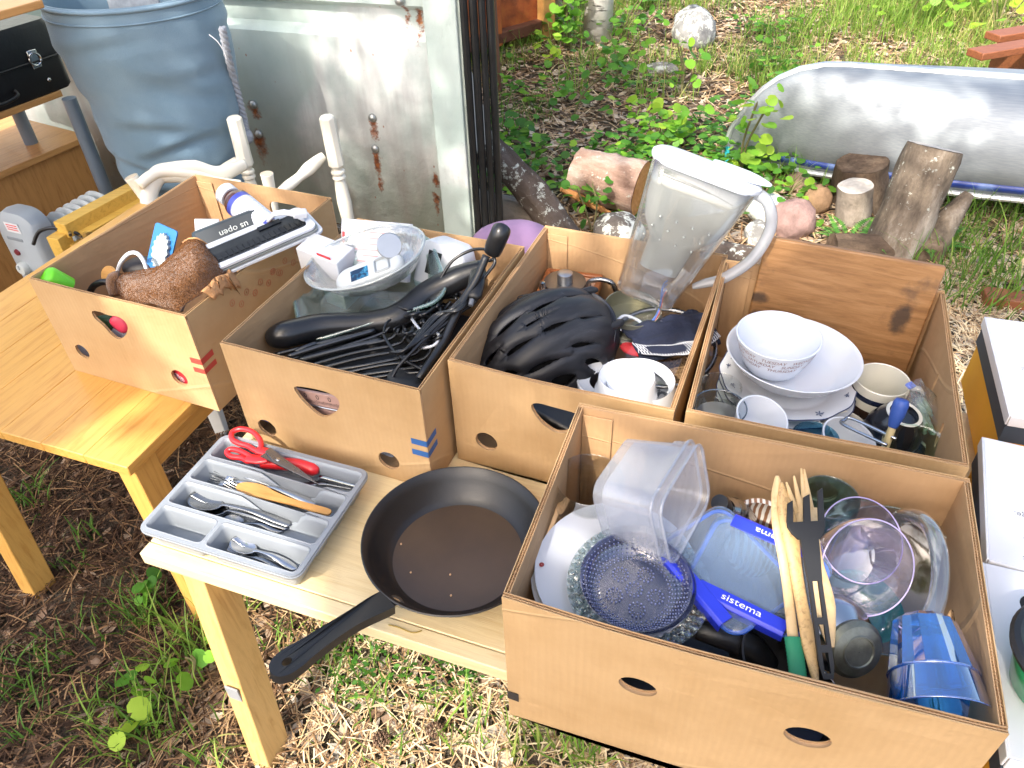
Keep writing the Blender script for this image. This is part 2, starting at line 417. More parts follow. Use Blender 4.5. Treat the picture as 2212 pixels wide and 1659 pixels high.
for (u, v, r, n, h, ti) in [(400, 1420, .06, 34, .16, .6), (450, 1385, .05, 34, .17, .65), (380, 1500, .08, 40, .13, .6), (330, 1330, .06, 50, .13, .35), (700, 1400, .12, 70, .09, .5),
        (780, 1420, .14, 90, .1, .5), (880, 1450, .12, 60, .09, .45), (560, 1480, .08, 10, .1, .6), (1150, 1600, .06, 50, .16, .65), (1250, 1630, .05, 45, .14, .6), (1000, 1560, .08, 40, .12, .55),
        (60, 1090, .07, 50, .12, .3), (80, 1440, .09, 70, .11, .25), (30, 1560, .08, 60, .1, .2), (260, 1560, .08, 60, .13, .5), (480, 1620, .07, 30, .13, .6), (250, 1340, .09, 50, .09, .3), (180, 1200, .08, 35, .09, .3),
        (530, 1310, .05, 40, .1, .5), (620, 1400, .06, 14, .09, .5), (330, 1620, .06, 40, .12, .55), (760, 1640, .1, 24, .09, .5), (900, 1620, .08, 16, .1, .6)]:
    p = P(u, v, 0); tl.append((p.x, p.y, r, n, h, ti))
blades('foreground_grass', tl)
tl = []
k = 0
while k < 1500:
    x, y = random.uniform(-.6, 6.2), random.uniform(2.6, 9)
    if not wedge(x, y): continue
    d = noise.noise((x * .75 + 4, y * .75, 1.2)) + .16 * (y - 5) + .18 * (x - 1.8) + .12
    if d < random.uniform(-.1, .5): continue
    tl.append((x, y, random.uniform(.05, .16), int(random.uniform(14, 46)), random.uniform(.08, .22) + (.1 if y > 5.6 else 0), random.uniform(.45, .9))); k += 1
for (u, v, r, n, h, ti) in [(1110, 250, .25, 160, .16, .35), (1240, 200, .12, 40, .3, .7), (1400, 220, .1, 30, .34, .75), (1640, 170, .2, 160, .3, .5), (1700, 90, .3, 240, .3, .55), (1500, 20, .35, 220, .3, .5), (1900, 60, .4, 420, .36, .62), (2050, 40, .35, 360, .34, .7),
        (1790, 60, .3, 220, .28, .6), (1800, 390, .18, 140, .2, .55), (1700, 400, .15, 90, .22, .6), (2120, 500, .3, 300, .22, .4), (2170, 430, .3, 260, .22, .5), (2080, 620, .22, 160, .2, .4), (2180, 650, .2, 140, .2, .4), (2050, 560, .15, 90, .18, .5), (1080, 130, .25, 120, .2, .4), (1620, 350, .1, 60, .25, .7)]:
    p = P(u, v, 0); tl.append((p.x, p.y, r, n, h, ti))
blades('wild_grass', tl)

# ================================================================= CONTAINER DOOR
DN = Vector((-.34, -.94, 0)).normalized(); DU = Vector((-DN.y, DN.x, 0)); DU = DU if DU.x > 0 else -DU   # facing out / to the hinge edge
DE = Vector((-.125, 2.72, 0))
def D(u, v):
    p = onplane(u, v, DE, DN); return (p - DE).dot(DU), p.z
SPX = [(544, 238), (555, 305), (801, 262), (808, 330), (863, 6), (938, 388), (938, 432), (892, 38)]
spots = [D(*q) for q in SPX]
def doormat():
    m = N('worn container paint'); co = m.co()
    st = m.noise(4, 6, .6, m.co((3.2, 3, .5))); bl = m.noise(2.4, 6, .62); fine = m.noise(30, 5, .65); big = m.noise(1.1, 2, .5, m.co((1, 1, 1), loc=(3, 1, 2)))
    c = m.ramp(bl, [(.36, lin('#adbcb9')), (.47, lin('#c6d0ce')), (.56, lin('#dadedd')), (.7, lin('#e4e5e3'))])
    c = m.mix(m.ramp(st, [(.46, (0, 0, 0)), (.68, (.75, .75, .75))]), c, lin('#b3b4b4'))
    patch = m.ramp(big, [(.49, (0, 0, 0)), (.505, (.7, .7, .7))]); c = m.mix(patch, c, lin('#adbfb9'))
    c = m.mix(m.ramp(fine, [(.68, (0, 0, 0)), (.74, (.6, .6, .6))]), c, lin('#8c8f8c'))
    sep = m.n('SeparateXYZ'); m.l(co, sep.inputs[0])
    nz = m.math('MULTIPLY_ADD', m.noise(28, 7, .75), .10, -.05)
    mask = None
    for i, (s_, h) in enumerate(spots):
        w_ = (.06, .075, .042, .04, .03, .03, .04, .03)[i]; ln = (.08, .2, .17, .28, .16, .1, .1, .18)[i]
        dx = m.math('ABSOLUTE', m.math('SUBTRACT', sep.outputs[0], s_)); dz = m.math('SUBTRACT', sep.outputs[2], h)
        dzn = m.math('MAXIMUM', m.math('MULTIPLY', dz, 1.0), m.math('MULTIPLY', dz, -w_ / ln))
        wx = m.math('MULTIPLY', dx, 1.4)
        d = m.math('ADD', m.math('ADD', m.math('POWER', m.math('ADD', m.math('POWER', wx, 2), m.math('POWER', dzn, 2)), .5), nz), 0)
        k = m.math('SUBTRACT', 1, m.math('DIVIDE', d, w_ * .62)); k = m.math('MAXIMUM', k, 0)
        mask = k if mask is None else m.math('MAXIMUM', mask, k)
    rust = m.ramp(m.noise(60, 5), [(.35, lin('#5a2c14')), (.6, lin('#a55a25')), (.75, lin('#c98a45'))])
    c = m.mix(m.ramp(mask, [(.02, (0, 0, 0)), (.25, (.45, .45, .45)), (.7, (.95, .95, .95))]), c, rust)
    # scattered chips of rust low on the sheet
    ch = m.vor(9, m.co((1.6, 1, 1))); c = m.mix(m.ramp(ch, [(.035, (.8, .8, .8)), (.06, (0, 0, 0))]), c, lin('#9a5a30'))
    m.col(c); m.setp(Roughness=m.math('MULTIPLY_ADD', fine, .25, .35), Specular_IOR_Level=.35)
    m.bump(m.math('ADD', m.math('MULTIPLY', bl, 2), m.math('MULTIPLY', fine, .25)), .25, .02); return m.m
DM = Matrix.Translation(DE) @ Matrix((DU, -DN, Vector((0, 0, 1)))).transposed().to_4x4()   # x along the sheet, y away from the viewer, z up
dm = doormat()
door = thing('container_door', 'pale grey-green painted steel container door with rust stains and black rubber edge', 'container door', DM)
zs = sorted({D(790, q)[1] for q in (74, 90, 133, 150)}); z1, z2, z3, z4 = zs
print('door heights', zs, spots)
prof = [(.0, .02), (z1, .02), (z2, .055), (z3, .055), (z4, .012), (z4 + .55, .012), (z4 + .6, .05), (2.6, .05)]
b = MB(); b.grid(lambda i, j: (-3.4 + 3.33 * i, prof[int(round(j * 7))][1] - (.05 * 0), .1 + 0 * i + (prof[int(round(j * 7))][0] if j > 0 else 0)), 40, 7)
b.v = [(x, y + .006 * noise.noise((x * 2.2, z * 2, 0)), z) for x, y, z in b.v]
b.build('steel_sheet', dm, door, angle=25, solid=-.004)
fx = D(923, 60)[0]
b = MB(); b.box((fx / 2 - .004, .0, 1.36), (abs(fx), .03, 2.5)); b.build('edge_frame', dm, door, bevel=.004)
b = MB(); b.box((-.002, .03, 1.36), (.014, .06, 2.5)); b.build('edge_return', simple('door edge paint', '#b9c4bd', .6), door)
rub = simple('black rubber', '#15171a', .42, var=.35, vs=20, bump=.2, bs=40)
for i, (x, r, y) in enumerate([(.018, .013, .0), (.043, .014, .02), (.068, .012, .035), (.088, .014, .06)]):
    b = MB(); b.tube([(x, y, .1), (x + .001, y - .002, .9), (x, y, 1.7), (x, y, 2.6)], [(r, r * 1.2)] * 4, 10, flat=(1, 0, 0)); b.build('rubber_seal', rub, door)
bm_ = simple('galvanised bolt', '#a9aaa6', .4, .8, bump=.3)
for i, q in enumerate([(543, 229), (555, 293), (801, 258), (807, 325), (863, 2)]):
    s_, h = D(*q); b = MB(); yy = .016 if h < z1 else .0
    b.ball((s_, yy - .001, h), (.017, .014, .017), 12, 6); b.build('bolt', bm_, door)
# the container body behind the door
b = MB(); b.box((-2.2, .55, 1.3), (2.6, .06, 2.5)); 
cb = b.build('container_wall', simple('container wall paint', '#6f8079', .7, var=.3)); tag(cb, 'dull green container wall behind the open door and blue bag', 'container', M=DM)  # even dull green paint, tone varied by noise

# ================================================================= RUSTY BIN AND STAKE
rust = N('rusty steel'); k1 = rust.noise(5, 7, .7); k2 = rust.noise(40, 4)
rust.col(rust.mix(rust.math('MULTIPLY', k2, .5), rust.ramp(k1, [(.3, lin('#4f2a18')), (.48, lin('#a85527')), (.62, lin('#c2712f')), (.78, lin('#c3a878'))]), lin('#6d3b22'))); rust.setp(Roughness=.8); rust.bump(k2, .4, .01)
rb = P(1035, 130, 0); re = P(1180, 88, 0); ru = (re - rb).normalized(); rn = Vector((ru.y, -ru.x, 0))
RM = Matrix.Translation(rb) @ Matrix((ru, -rn, Vector((0, 0, 1)))).transposed().to_4x4(); RL = (re - rb).length
t = thing('rusty_skip', 'rusty orange steel skip at the edge of the clearing beside birch trunks', 'skip', RM)
b = MB(); b.box((RL / 2 - .3, .5, .72), (RL + .6, 1.0, 1.3)); b.build('body', rust.m, t, bevel=.01)
b = MB(); b.box((RL / 2 - .3, -.02, .12), (RL + .6, .08, .08)); b.build('bottom_rail', simple('dark rust', '#5d3726', .85, bump=.4), t, bevel=.01)
b = MB(); b.box((RL - .03, -.035, .72), (.11, .07, 1.4)); b.build('corner_post', simple('ochre flaking paint', '#b98a4d', .75, var=.45, vs=7, bump=.4), t, bevel=.008)
b = MB(); b.box((.13, -.03, .72), (.06, .06, 1.3)); b.build('rib', rust.m, t, bevel=.006)
b = MB(); b.box((RL - .2, .1, .07), (.25, .2, .13)); b.build('foot_block', simple('mossy timber', '#6d6a2c', .9, var=.4), t)
p = P(1076, 195, 0); b = MB(); b.tube([p, p + Vector((-.01, .02, .5)), p + Vector((-.03, .03, 1.2))], .022, 8)
tag(b.build('wooden_stake', simple('brown stake', '#6b4a35', .85, bump=.4)), 'brown wooden stake standing in front of the rusty skip', 'stake')

# ================================================================= LOGS, STUMPS, STONES
def barkmat(name, cols, lich=.0, rot=(0, 0, 0), scale=7):
    m = N(name); co = m.co((1, 1, .35)); a = m.noise(scale, 8, .7, co); f = m.noise(scale * 6, 5, .7)
    c = m.ramp(a, [(.3, lin(cols[0])), (.5, lin(cols[1])), (.7, lin(cols[2]))]); c = m.mix(m.math('MULTIPLY', f, .4), c, lin(cols[0]))
    if lich:
        v = m.noise(26, 6, .75); c = m.mix(m.ramp(v, [(.62 - lich * .2, (0, 0, 0)), (.68 - lich * .2, (.9, .9, .9))]), c, lin('#c3c6bb'))
    m.col(c); m.setp(Roughness=.9, Specular_IOR_Level=.15); m.bump(m.math('ADD', a, m.math('MULTIPLY', f, .4)), .9, .02); return m.m
def logmesh(p0, p1, r0, r1, amp=.08, n=28, m=14, bend=0, seed=0):
    b = MB(); p0, p1 = Vector(p0), Vector(p1); ax = (p1 - p0); M = frame(p0, ax); L = ax.length; rings = []
    for i in range(m + 1):
        t = i / m; r = r0 + (r1 - r0) * t
        ring = []
        for k in range(n):
            a = 2 * PI * k / n; q = 1 + amp * noise.noise((math.cos(a) * 1.5 + seed, math.sin(a) * 1.5, t * 3)) + amp * .5 * noise.noise((math.cos(a) * 5 + seed, math.sin(a) * 5, t * 9))
            ring.append((r * q * math.cos(a) + bend * math.sin(PI * t), r * q * math.sin(a), L * t))
        rings.append(ring)
    b.loft(rings, (True, True)); return b, M, rings
def cutface(rings, idx, off):
    r = rings[idx]; c = (sum(q[0] for q in r) / len(r), sum(q[1] for q in r) / len(r), r[0][2])
    vs = [(c[0], c[1], c[2] + off)]
    for s_ in (.33, .66, .985): vs += [(c[0] + (q[0] - c[0]) * s_, c[1] + (q[1] - c[1]) * s_, c[2] + off + .002 * noise.noise((q[0] * 40, q[1] * 40, s_))) for q in r]
    n = len(r); fs = [(0, 1 + k, 1 + (k + 1) % n) for k in range(n)]
    for j in (0, 1): fs += [(1 + j * n + k, 1 + (j + 1) * n + k, 1 + (j + 1) * n + (k + 1) % n, 1 + j * n + (k + 1) % n) for k in range(n)]
    return MB().add(vs, fs if off > 0 else [f[::-1] for f in fs])
def endgrain(name, c0, c1):
    m = N(name); x = m.n('TexWave', wave_type='RINGS', rings_direction='Z'); x.inputs['Scale'].default_value = 14; x.inputs['Distortion'].default_value = 3; m.l(m.co(), x.inputs[0])
    f = m.noise(18, 5, .7); c = m.mix(m.math('MULTIPLY', x.outputs['Fac'], .35), m.ramp(f, [(.3, lin(c0)), (.7, lin(c1))]), lin(c0)); m.col(c); m.setp(Roughness=.85); m.bump(f, .4, .006); return m.m
def log(name, label, cat, p0, p1, r0, r1, bark, ends=(None, None), group=None, **k):
    b, M, rings = logmesh(p0, p1, r0, r1, **k); t = thing(name, label, cat, M, group)
    b.build('bark', bark, t, angle=70)
    if ends[0]: cutface(rings, 0, -.002).build('cut_end', ends[0], t, angle=180)
    if ends[1]: cutface(rings, -1, .002).build('cut_end', ends[1], t, angle=180)
    return t
pinkbark = barkmat('pale scaly bark', ('#6d5549', '#a88c7c', '#cdbcae'), .12, scale=10); lichbark = barkmat('lichen bark', ('#3c342f', '#5e534b', '#7b7068'), .32)
grey = barkmat('weathered grey wood', ('#6f675e', '#9a8f83', '#c2b9ac'), 0, scale=5); oldw = barkmat('rotting brown wood', ('#2f2822', '#6a594a', '#9a8873'), 0)
orange = endgrain('fresh orange cut', '#a5682f', '#d9a066'); greyend = endgrain('grey end grain', '#9d968d', '#cfcac1')
a = P(1245, 372, .17); c = P(1385, 408, .15)
lg = log('cut_log', 'pink-barked birch log with fresh orange cut end behind the glass pitcher', 'log', a, c, .105, .115, pinkbark, (None, orange), seed=2, amp=.14)
b = MB(); cr = Vector((0, 0, 0))
M = lg.matrix_world.inverted()
b.tube([M @ P(1212, 408, .15) , M @ P(1262, 432, .09) + Vector((0, 0, 0)), M @ P(1318, 462, .06)], [.012, .02, .01], 8); b.build('split', orange, lg)
log('lichen_branch', 'thick fallen branch covered in pale lichen leaning beside the container door', 'branch', P(1052, 318, .36), P(1225, 520, .05), .06, .07, lichbark, (None, None), seed=5, amp=.16, bend=.02)
log('grey_log', 'smooth grey barkless log lying behind the container door', 'log', P(1025, 445, .08), P(1180, 478, .07), .075, .07, grey, (greyend, greyend), seed=7)
log('mossy_log', 'dark lichen-spotted log lying beneath the pitcher handle', 'log', P(1500, 545, .05), P(1720, 600, .06), .07, .075, lichbark, (greyend, greyend), seed=8)
sb = P(1925, 560, 0); st = P(2022, 322, .0)
stp = atY(2018, 318, sb.y + .12)
print('stump', sb, stp)
log('leaning_stump', 'tall grey weathered stump leaning to one side in front of the canoe', 'stump', sb + Vector((-.02, 0, -.05)), stp, .115, .1, barkmat('silvery stump wood', ('#2c2622', '#857869', '#cbc1b3'), .1, scale=6), (None, greyend), seed=11, amp=.14)
b = MB(); q0 = sb + Vector((.10, -.02, -.05)); b.tube(spline([q0, q0 + Vector((.06, .03, .16)), q0 + Vector((.15, .07, .30))], 6), interp([.075, .07, .045, .02], 13), 14); o = b.build('side_lobe', MATS_STUMP if False else bpy.data.materials['silvery stump wood'], None, angle=70)
ls = [k for k in C.objects if k.name.startswith('leaning_stump')][0]; o.parent = ls; o.matrix_parent_inverse = ls.matrix_world.inverted()
p = P(1835, 480, 0); log('small_stump', 'short pale sawn stump between the ferns and the leaning stump', 'stump', p + Vector((.02, 0, -.05)), atY(1848, 402, p.y), .075, .07, grey, (None, greyend), seed=13, amp=.1)
p = P(1855, 440, 0); log('rotten_stump', 'wide dark rotting stump with rounded top under the canoe edge', 'stump', p + Vector((0, 0, -.05)), atY(1862, 352, p.y), .14, .105, oldw, (None, oldw), seed=17, amp=.12)
p = P(1950, 560, 0); log('charred_log', 'blackened log lying at the foot of the leaning stump', 'log', p + Vector((.1, -.02, .04)), p + Vector((-.3, .0, .06)), .07, .06, oldw, (oldw, oldw), seed=19, amp=.12)
b = MB(); p = P(1075, 400, .0); b.box((0, 0, .42), (.1, .022, .84))
tag(b.build('weathered_plank', simple('silver plank', '#b9b6b1', .85, var=.3, vs=10, bump=.3), bevel=.003), 'silvery weathered plank leaning behind the container door edge', 'plank', M=Matrix.Translation(p + Vector((.0, .05, 0))) @ XF(rot=(rad(-8), rad(-14), rad(20))))
def stone(u, v, z, r, sc, label, c, seed, lich=0):
    rr = MB(); rr.ball((0, 0, 0), r, 26, 16)
    def f(q):
        d = 1 + .22 * noise.noise(q / r * .9 + Vector((seed, 0, 0))) + .1 * noise.noise(q / r * 2.2 + Vector((seed, 3, 0))) + .03 * noise.noise(q / r * 6)
        q = q * d
        return Vector((q.x * sc[0], q.y * sc[1], q.z * sc[2]))
    rr.warp(f); m = N('stone ' + str(seed)); a = m.noise(9, 7, .7); c0 = lin(c)
    col = m.ramp(a, [(.3, tuple(x * .5 for x in c0)), (.55, c0), (.75, tuple(min(.7, x * 1.35) for x in c0))])
    if lich: col = m.mix(m.ramp(m.noise(16, 6, .7), [(.55 - lich * .2, (0, 0, 0)), (.62 - lich * .2, (1, 1, 1))]), col, lin('#c9ccc4'))
    m.col(col); m.setp(Roughness=.9, Specular_IOR_Level=.2); m.bump(a, .8, .02)
    p = P(u, v, z); return tag(rr.build('stone', m.m, angle=60), label, 'stone', 'stones lying in the clearing', Matrix.Translation(p) @ XF(rot=(0, 0, seed)))
stone(1500, 62, .1, .17, (1.05, .9, .85), 'large grey boulder in the grass at the back of the clearing', '#8d8d8c', 1.3, .3)
stone(1658, 452, .07, .085, (1, .9, .8), 'white lichen-covered stone right behind the pitcher handle', '#a5a59c', 2.7, .9)
stone(1712, 475, .07, .105, (1, .9, .85), 'pinkish stone in the row beside the rotten stump', '#9a7f78', 3.9)
stone(1765, 432, .06, .07, (.9, .9, .95), 'small brown stone touching the rotten stump', '#8c7157', 4.4)
stone(1725, 395, .04, .06, (1.3, .9, .7), 'flat pink-brown stone beneath the canoe bow', '#a08674', 5.2)
stone(1338, 500, .06, .095, (1.1, 1, .8), 'dark round lichen-flecked stone under the cut log', '#645d58', 6.1, .35)
stone(1640, 505, .04, .07, (1.3, .9, .7), 'low grey stone in front of the white lichen stone', '#8f8d88', 7.7, .25)
stone(1430, 150, .03, .07, (1.4, .9, .55), 'low pale stone half buried near the grass', '#96928a', 9.2, .2)

# ================================================================= CANOE (lying upside down)
alu = N('brushed aluminium hull'); co = alu.co((.6, 9, 9)); s1 = alu.noise(16, 5, .6, alu.co((.25, 9, 14))); s2 = alu.noise(2, 4)
alu.col(alu.ramp(s1, [(.3, (.29, .32, .345)), (.7, (.37, .40, .42))])); alu.setp(Metallic=.7, Roughness=alu.math('MULTIPLY_ADD', s2, .2, .52)); alu.bump(s1, .04, .002)
cg0 = P(1640, 348, .03); cg1 = P(2212, 348, .16)
cdir = (cg1 - cg0); cdir.z = 0; cdir.normalize(); cn = Vector((-cdir.y, cdir.x, 0))
bow = P(1575, 300, .12)
CM = Matrix.Translation(Vector((bow.x, bow.y, 0))) @ Matrix((cdir, cn, Vector((0, 0, 1)))).transposed().to_4x4()
CMi = CM.inverted()
print('canoe', [tuple(round(k, 2) for k in CMi @ q) for q in (cg0, cg1)], bow, 'top', P(1720, 148, .5), P(2212, 150, .55))
L = 4.6
def cz_g(s): return .04 + .13 * min(1, s / 1.6) ** 1.0 if s < 1.6 else .17
def cb_(s): k = min(s, L - s) / (L / 2); return .40 * (1 - (1 - min(1, k * 1.15)) ** 2.2)
def ck(s):
    q = min(s, L - s); h = .50
    return h if q > .46 else cz_g(s) + (h - cz_g(s)) * math.sqrt(max(0, 1 - ((.46 - q) / .46) ** 2.3))
cs = [0, .004, .015, .035, .07, .12, .18, .26, .36, .46, .6, .8, 1.05, 1.35, 1.7, 2.1, 2.6, 3.1, 3.6, 4.0, 4.25, 4.4, 4.5, 4.56, 4.6]
def csec(s, n=22):
    o = []
    for i in range(n + 1):
        a = PI * i / n; e = .72
        cx, sx_ = math.cos(a), math.sin(a)
        o.append((s, -cb_(s) * math.copysign(abs(cx) ** e, cx), cz_g(s) + (ck(s) - cz_g(s)) * abs(sx_) ** .62))
    return o
cano = thing('canoe', 'silver aluminium canoe lying upside down with a blue stripe along its gunwale', 'canoe', CM)
b = MB(); b.loft([csec(s) for s in cs], (False, False), closed=False); b.build('hull', alu.m, cano, angle=180, solid=.004)
rim = simple('bright aluminium trim', '#d9dcde', .32, .6)
b = MB(); b.tube([(s - (.012 if s < .02 else 0), 0, ck(s) + .004) for s in cs] , [(.022, .014)] * len(cs), 8, flat=(0, 1, 0)); b.build('keel_band', rim, cano)
for sg in (-1, 1):
    b = MB(); b.tube([(s, sg * (cb_(s) + .006), cz_g(s) - .006) for s in cs], .013, 8); b.build('gunwale', rim, cano)
    b = MB(); r0, r1 = [], []
    ss = np.linspace(.2, 2.3, 40)
    st_ = []
    for s in ss:
        q = csec(s, 60); n0 = 1
        A, B_ = Vector(q[4]), Vector(q[7])
        A = Vector((s, -cb_(s) - .0075, cz_g(s) + .02)); B_ = Vector((s, -cb_(s) - .004, cz_g(s) + .05))
        st_.append([(s, sg * -A.y, A.z), (s, sg * -B_.y, B_.z)])
    vs = [q for r in st_ for q in r]; b.add(vs, [(i * 2, i * 2 + 2, i * 2 + 3, i * 2 + 1) for i in range(39)])
    m = N('blue stripe decal' + str(sg)); x = m.n('TexWave', wave_type='BANDS', bands_direction='X'); x.inputs['Scale'].default_value = 1.6; m.l(m.co(), x.inputs[0])
    m.col(m.ramp(x.outputs['Fac'], [(.7, lin('#22397f')), (.95, lin('#5f77ad'))])); m.setp(Roughness=.4); b.build('stripe', m.m, cano, solid=.001)
for i in range(9):
    s = .55 + .28 * i; b = MB(); b.ball((s, -cb_(s) - .018, cz_g(s) - .004), .006, 8, 5); b.build('rivet', rim, cano)
bp = CM @ Vector((.02, -.03, .1)); b = MB(); b.tube([bp + Vector((-.03, -.03, .0)), bp + Vector((-.04, -.06, .02)), bp + Vector((-.03, -.06, -.05)), bp + Vector((.01, -.09, -.1))], .012, 8)
tag(b.build('turquoise_rope', simple('turquoise rope', '#2fb5c5', .7, bump=.4)), 'turquoise rope hanging off the bow of the canoe', 'rope')
# ---- bench slats at the picture's edge
red = wood('red-brown bench wood', lin('#8a5436'), lin('#5b3420'), rough=.5)
t = thing('garden_bench', 'red-brown wooden bench slats at the edge of the grass above the canoe', 'bench', P(2105, 118, .4))
Mi = t.matrix_world.inverted()
p0, p1 = Mi @ P(2105, 118, .4), Mi @ P(2330, 80, .4); d = (p1 - p0)
for k, (o, st_) in enumerate(((0, 0), (.16, .28))):
    b = MB(); a = math.atan2(d.y, d.x); b.box((.75 + st_, o * 1.1, .0), (1.5, .1, .035), XF(rot=(0, 0, a))); b.build('slat', red, t, bevel=.004)
for x in (.5, 1.3):
    b = MB(); b.box((x, .1, -.2), (.06, .4, .37), XF(rot=(0, 0, a))); b.build('leg', red, t, bevel=.004)
p = P(2185, 650, .03); b = MB(); b.box((0, 0, 0), (.2, .08, .05)); tag(b.build('wood_offcut', red, bevel=.004), 'short red-brown wood offcut lying in grass beyond the boxes', 'offcut', M=Matrix.Translation(p) @ XF(rot=(0, .05, -.25)))
# ================================================================= TABLES
yel = wood('yellow lacquered pine', lin('#d3a255'), lin('#b98238'), scale=6, rough=.34, axis=(14, 1.2, 14), coat=.25, knots=False)
yel2 = wood('yellow lacquered pine rail', lin('#d0a055'), lin('#b27d38'), scale=6, rough=.36, axis=(1.2, 14, 14), coat=.2, knots=False)
birch = wood('pale birch top', lin('#ead5a8'), lin('#d9bd88'), scale=5, rough=.42, axis=(1.1, 15, 15), coat=.12)
birchz = wood('pale pine leg', lin('#d9b273'), lin('#b98a4c'), scale=5, rough=.42, axis=(14, 14, 1.2), coat=.15)
yelz = wood('yellow pine leg', lin('#d4a458'), lin('#b47d36'), scale=5, rough=.38, axis=(14, 14, 1.2), coat=.2)
def boxm(o): return Matrix.Translation(o) @ Matrix((U, V, Vector((0, 0, 1)))).transposed().to_4x4()
TL = boxm(Vector((-.75, 1.052, 0)) - U * .76)              # left table: origin at its front outer corner
t = thing('yellow_table', 'low yellow lacquered pine table carrying the box with the brown towel', 'table', TL)
nb = 7
for k in range(nb):
    b = MB(); w_ = .76 / nb; b.box((w_ * (k + .5), .46, T - .0125), (w_ - .0007, .92, .025)); b.build('board', yel, t, bevel=.0022)
b = MB(); b.box((.38, .07, T - .06), (.66, .02, .066)); b.build('apron', yel2, t, bevel=.002)
b = MB(); b.box((.38, .85, T - .06), (.66, .02, .066)); b.build('apron', yel2, t, bevel=.002)
for x in (.04, .72):
    b = MB(); b.box((x, .46, T - .06), (.02, .74, .066)); b.build('apron', yel, t, bevel=.002)
lb = TL.inverted() @ P(88, 1272, 0)
for (x, y, bx, by) in ((.715, .055, .715, .055), (lb.x - .07, .06, lb.x, lb.y), (.715, .87, .715, .87), (.05, .87, .05, .87)):
    b = MB(); b.loft([[(cx + sx * .024, cy + sy * .032, z) for sx, sy in ((-1, -1), (1, -1), (1, 1), (-1, 1))] for cx, cy, z in ((bx, by, 0), (x, y, T - .0265))])
    b.build('leg', yelz, t, bevel=.003)
TF = boxm(Vector((-.655, .844, 0)))
t = thing('birch_table', 'pale birch table with square legs under the frying pan and cutlery tray', 'table', TF)
TW, TD = 1.75, .82
for k, (y0, y1) in enumerate(((0, .028), (.0285, .82))):
    b = MB(); b.box((TW / 2, (y0 + y1) / 2, T - .014), (TW, y1 - y0 - .0005, .028)); b.build('board', birch, t, bevel=.0022)
for y in (.06, .76):
    b = MB(); b.box((TW / 2, y, T - .063), (TW - .24, .02, .068)); b.build('apron', birch, t, bevel=.002)
for x in (.05, TW - .05):
    b = MB(); b.box((x, .41, T - .063), (.02, .6, .068)); b.build('apron', birchz, t, bevel=.002)
lb = TF.inverted() @ P(583, 1640, 0)
for i, (x, y, bx, by) in enumerate(((.085, .05, lb.x, lb.y + .01), (TW - .085, .05, TW - .085, .05), (.085, .77, .085, .77), (TW - .085, .77, TW - .085, .77))):
    b = MB(); b.loft([[(cx + sx * .022, cy + sy * .036, z) for sx, sy in ((-1, -1), (1, -1), (1, 1), (-1, 1))] for cx, cy, z in ((bx, by, 0), (x, y, T - .0285))])
    lg = b.build('leg', birchz, t, bevel=.003)
    if i == 0:
        k = .42; b = MB(); b.box((bx + (x - bx) * k, by + (y - by) * k - .037, T * k), (.03, .004, .042)); b.build('felt_pad', simple('grey felt pad', '#8b8d90', .8), lg, bevel=.001)

# ================================================================= CARDBOARD BOXES
def cardmat(name, c, dark, rot=0):
    m = N(name); a = m.noise(3.5, 5, .6); f = m.noise(120, 3, .7); rib = m.n('TexWave', wave_type='BANDS', bands_direction='X'); rib.inputs['Scale'].default_value = 32; rib.inputs['Distortion'].default_value = .6; m.l(m.co(), rib.inputs[0])
    st = m.noise(9, 5, .7, m.co((3, 3, .4)))
    col = m.ramp(a, [(.3, lin(dark)), (.55, lin(c)), (.8, tuple(min(1, x * 1.1) for x in lin(c)))])
    col = m.mix(m.math('MULTIPLY', rib.outputs['Fac'], .07), col, lin(dark)); col = m.mix(m.math('MULTIPLY', st, .10), col, lin(dark))
    col = m.mix(m.math('MULTIPLY', f, .22), col, tuple(x * .72 for x in lin(c)))
    cr = m.noise(.9, 0, .5, m.co((1, 1, 2.6), loc=(3, 5, 1))); crease = m.ramp(m.math('ABSOLUTE', m.math('SUBTRACT', cr, .5)), [(.0, (1, 1, 1)), (.0035, (0, 0, 0))])
    col = m.mix(m.math('MULTIPLY', crease, .2), col, lin('#d8b98f')); sm = m.noise(6, 6, .7, m.co((1, 1, 2), loc=(9, 2, 4))); col = m.mix(m.ramp(sm, [(.62, (0, 0, 0)), (.78, (.18, .18, .18))]), col, lin('#80603f'))
    ab = m.noise(14, 6, .75, m.co((1, 1, .25), loc=(1, 7, 3))); col = m.mix(m.ramp(ab, [(.66, (0, 0, 0)), (.74, (.22, .22, .22))]), col, lin('#dcc09a'))
    m.col(col); m.setp(Roughness=.72, Specular_IOR_Level=.28)
    h = m.math('ADD', m.math('MULTIPLY', rib.outputs['Fac'], .12), m.math('MULTIPLY', a, 1.6)); h = m.math('ADD', h, m.math('MULTIPLY', m.noise(1.6, 4, .6, m.co((1, 1, 3), loc=(7, 1, 2)), 1.5), 2.5))
    h = m.math('ADD', h, m.math('MULTIPLY', crease, .5))
    m.bump(h, .42, .006); return m.m
card = cardmat('brown cardboard', '#c2a177', '#ae8c60')
cardin = cardmat('brown cardboard inner', '#bb9770', '#a5825c')
flut = simple('cardboard fluting', '#c6a27a', .85, bump=.3)
def wobble(x, s): return .0016 * noise.noise((x * 3.5, s, 8)) + .0014 * noise.noise((x * 9, s, 0)) + .0006 * noise.noise((x * 31, s, 4))
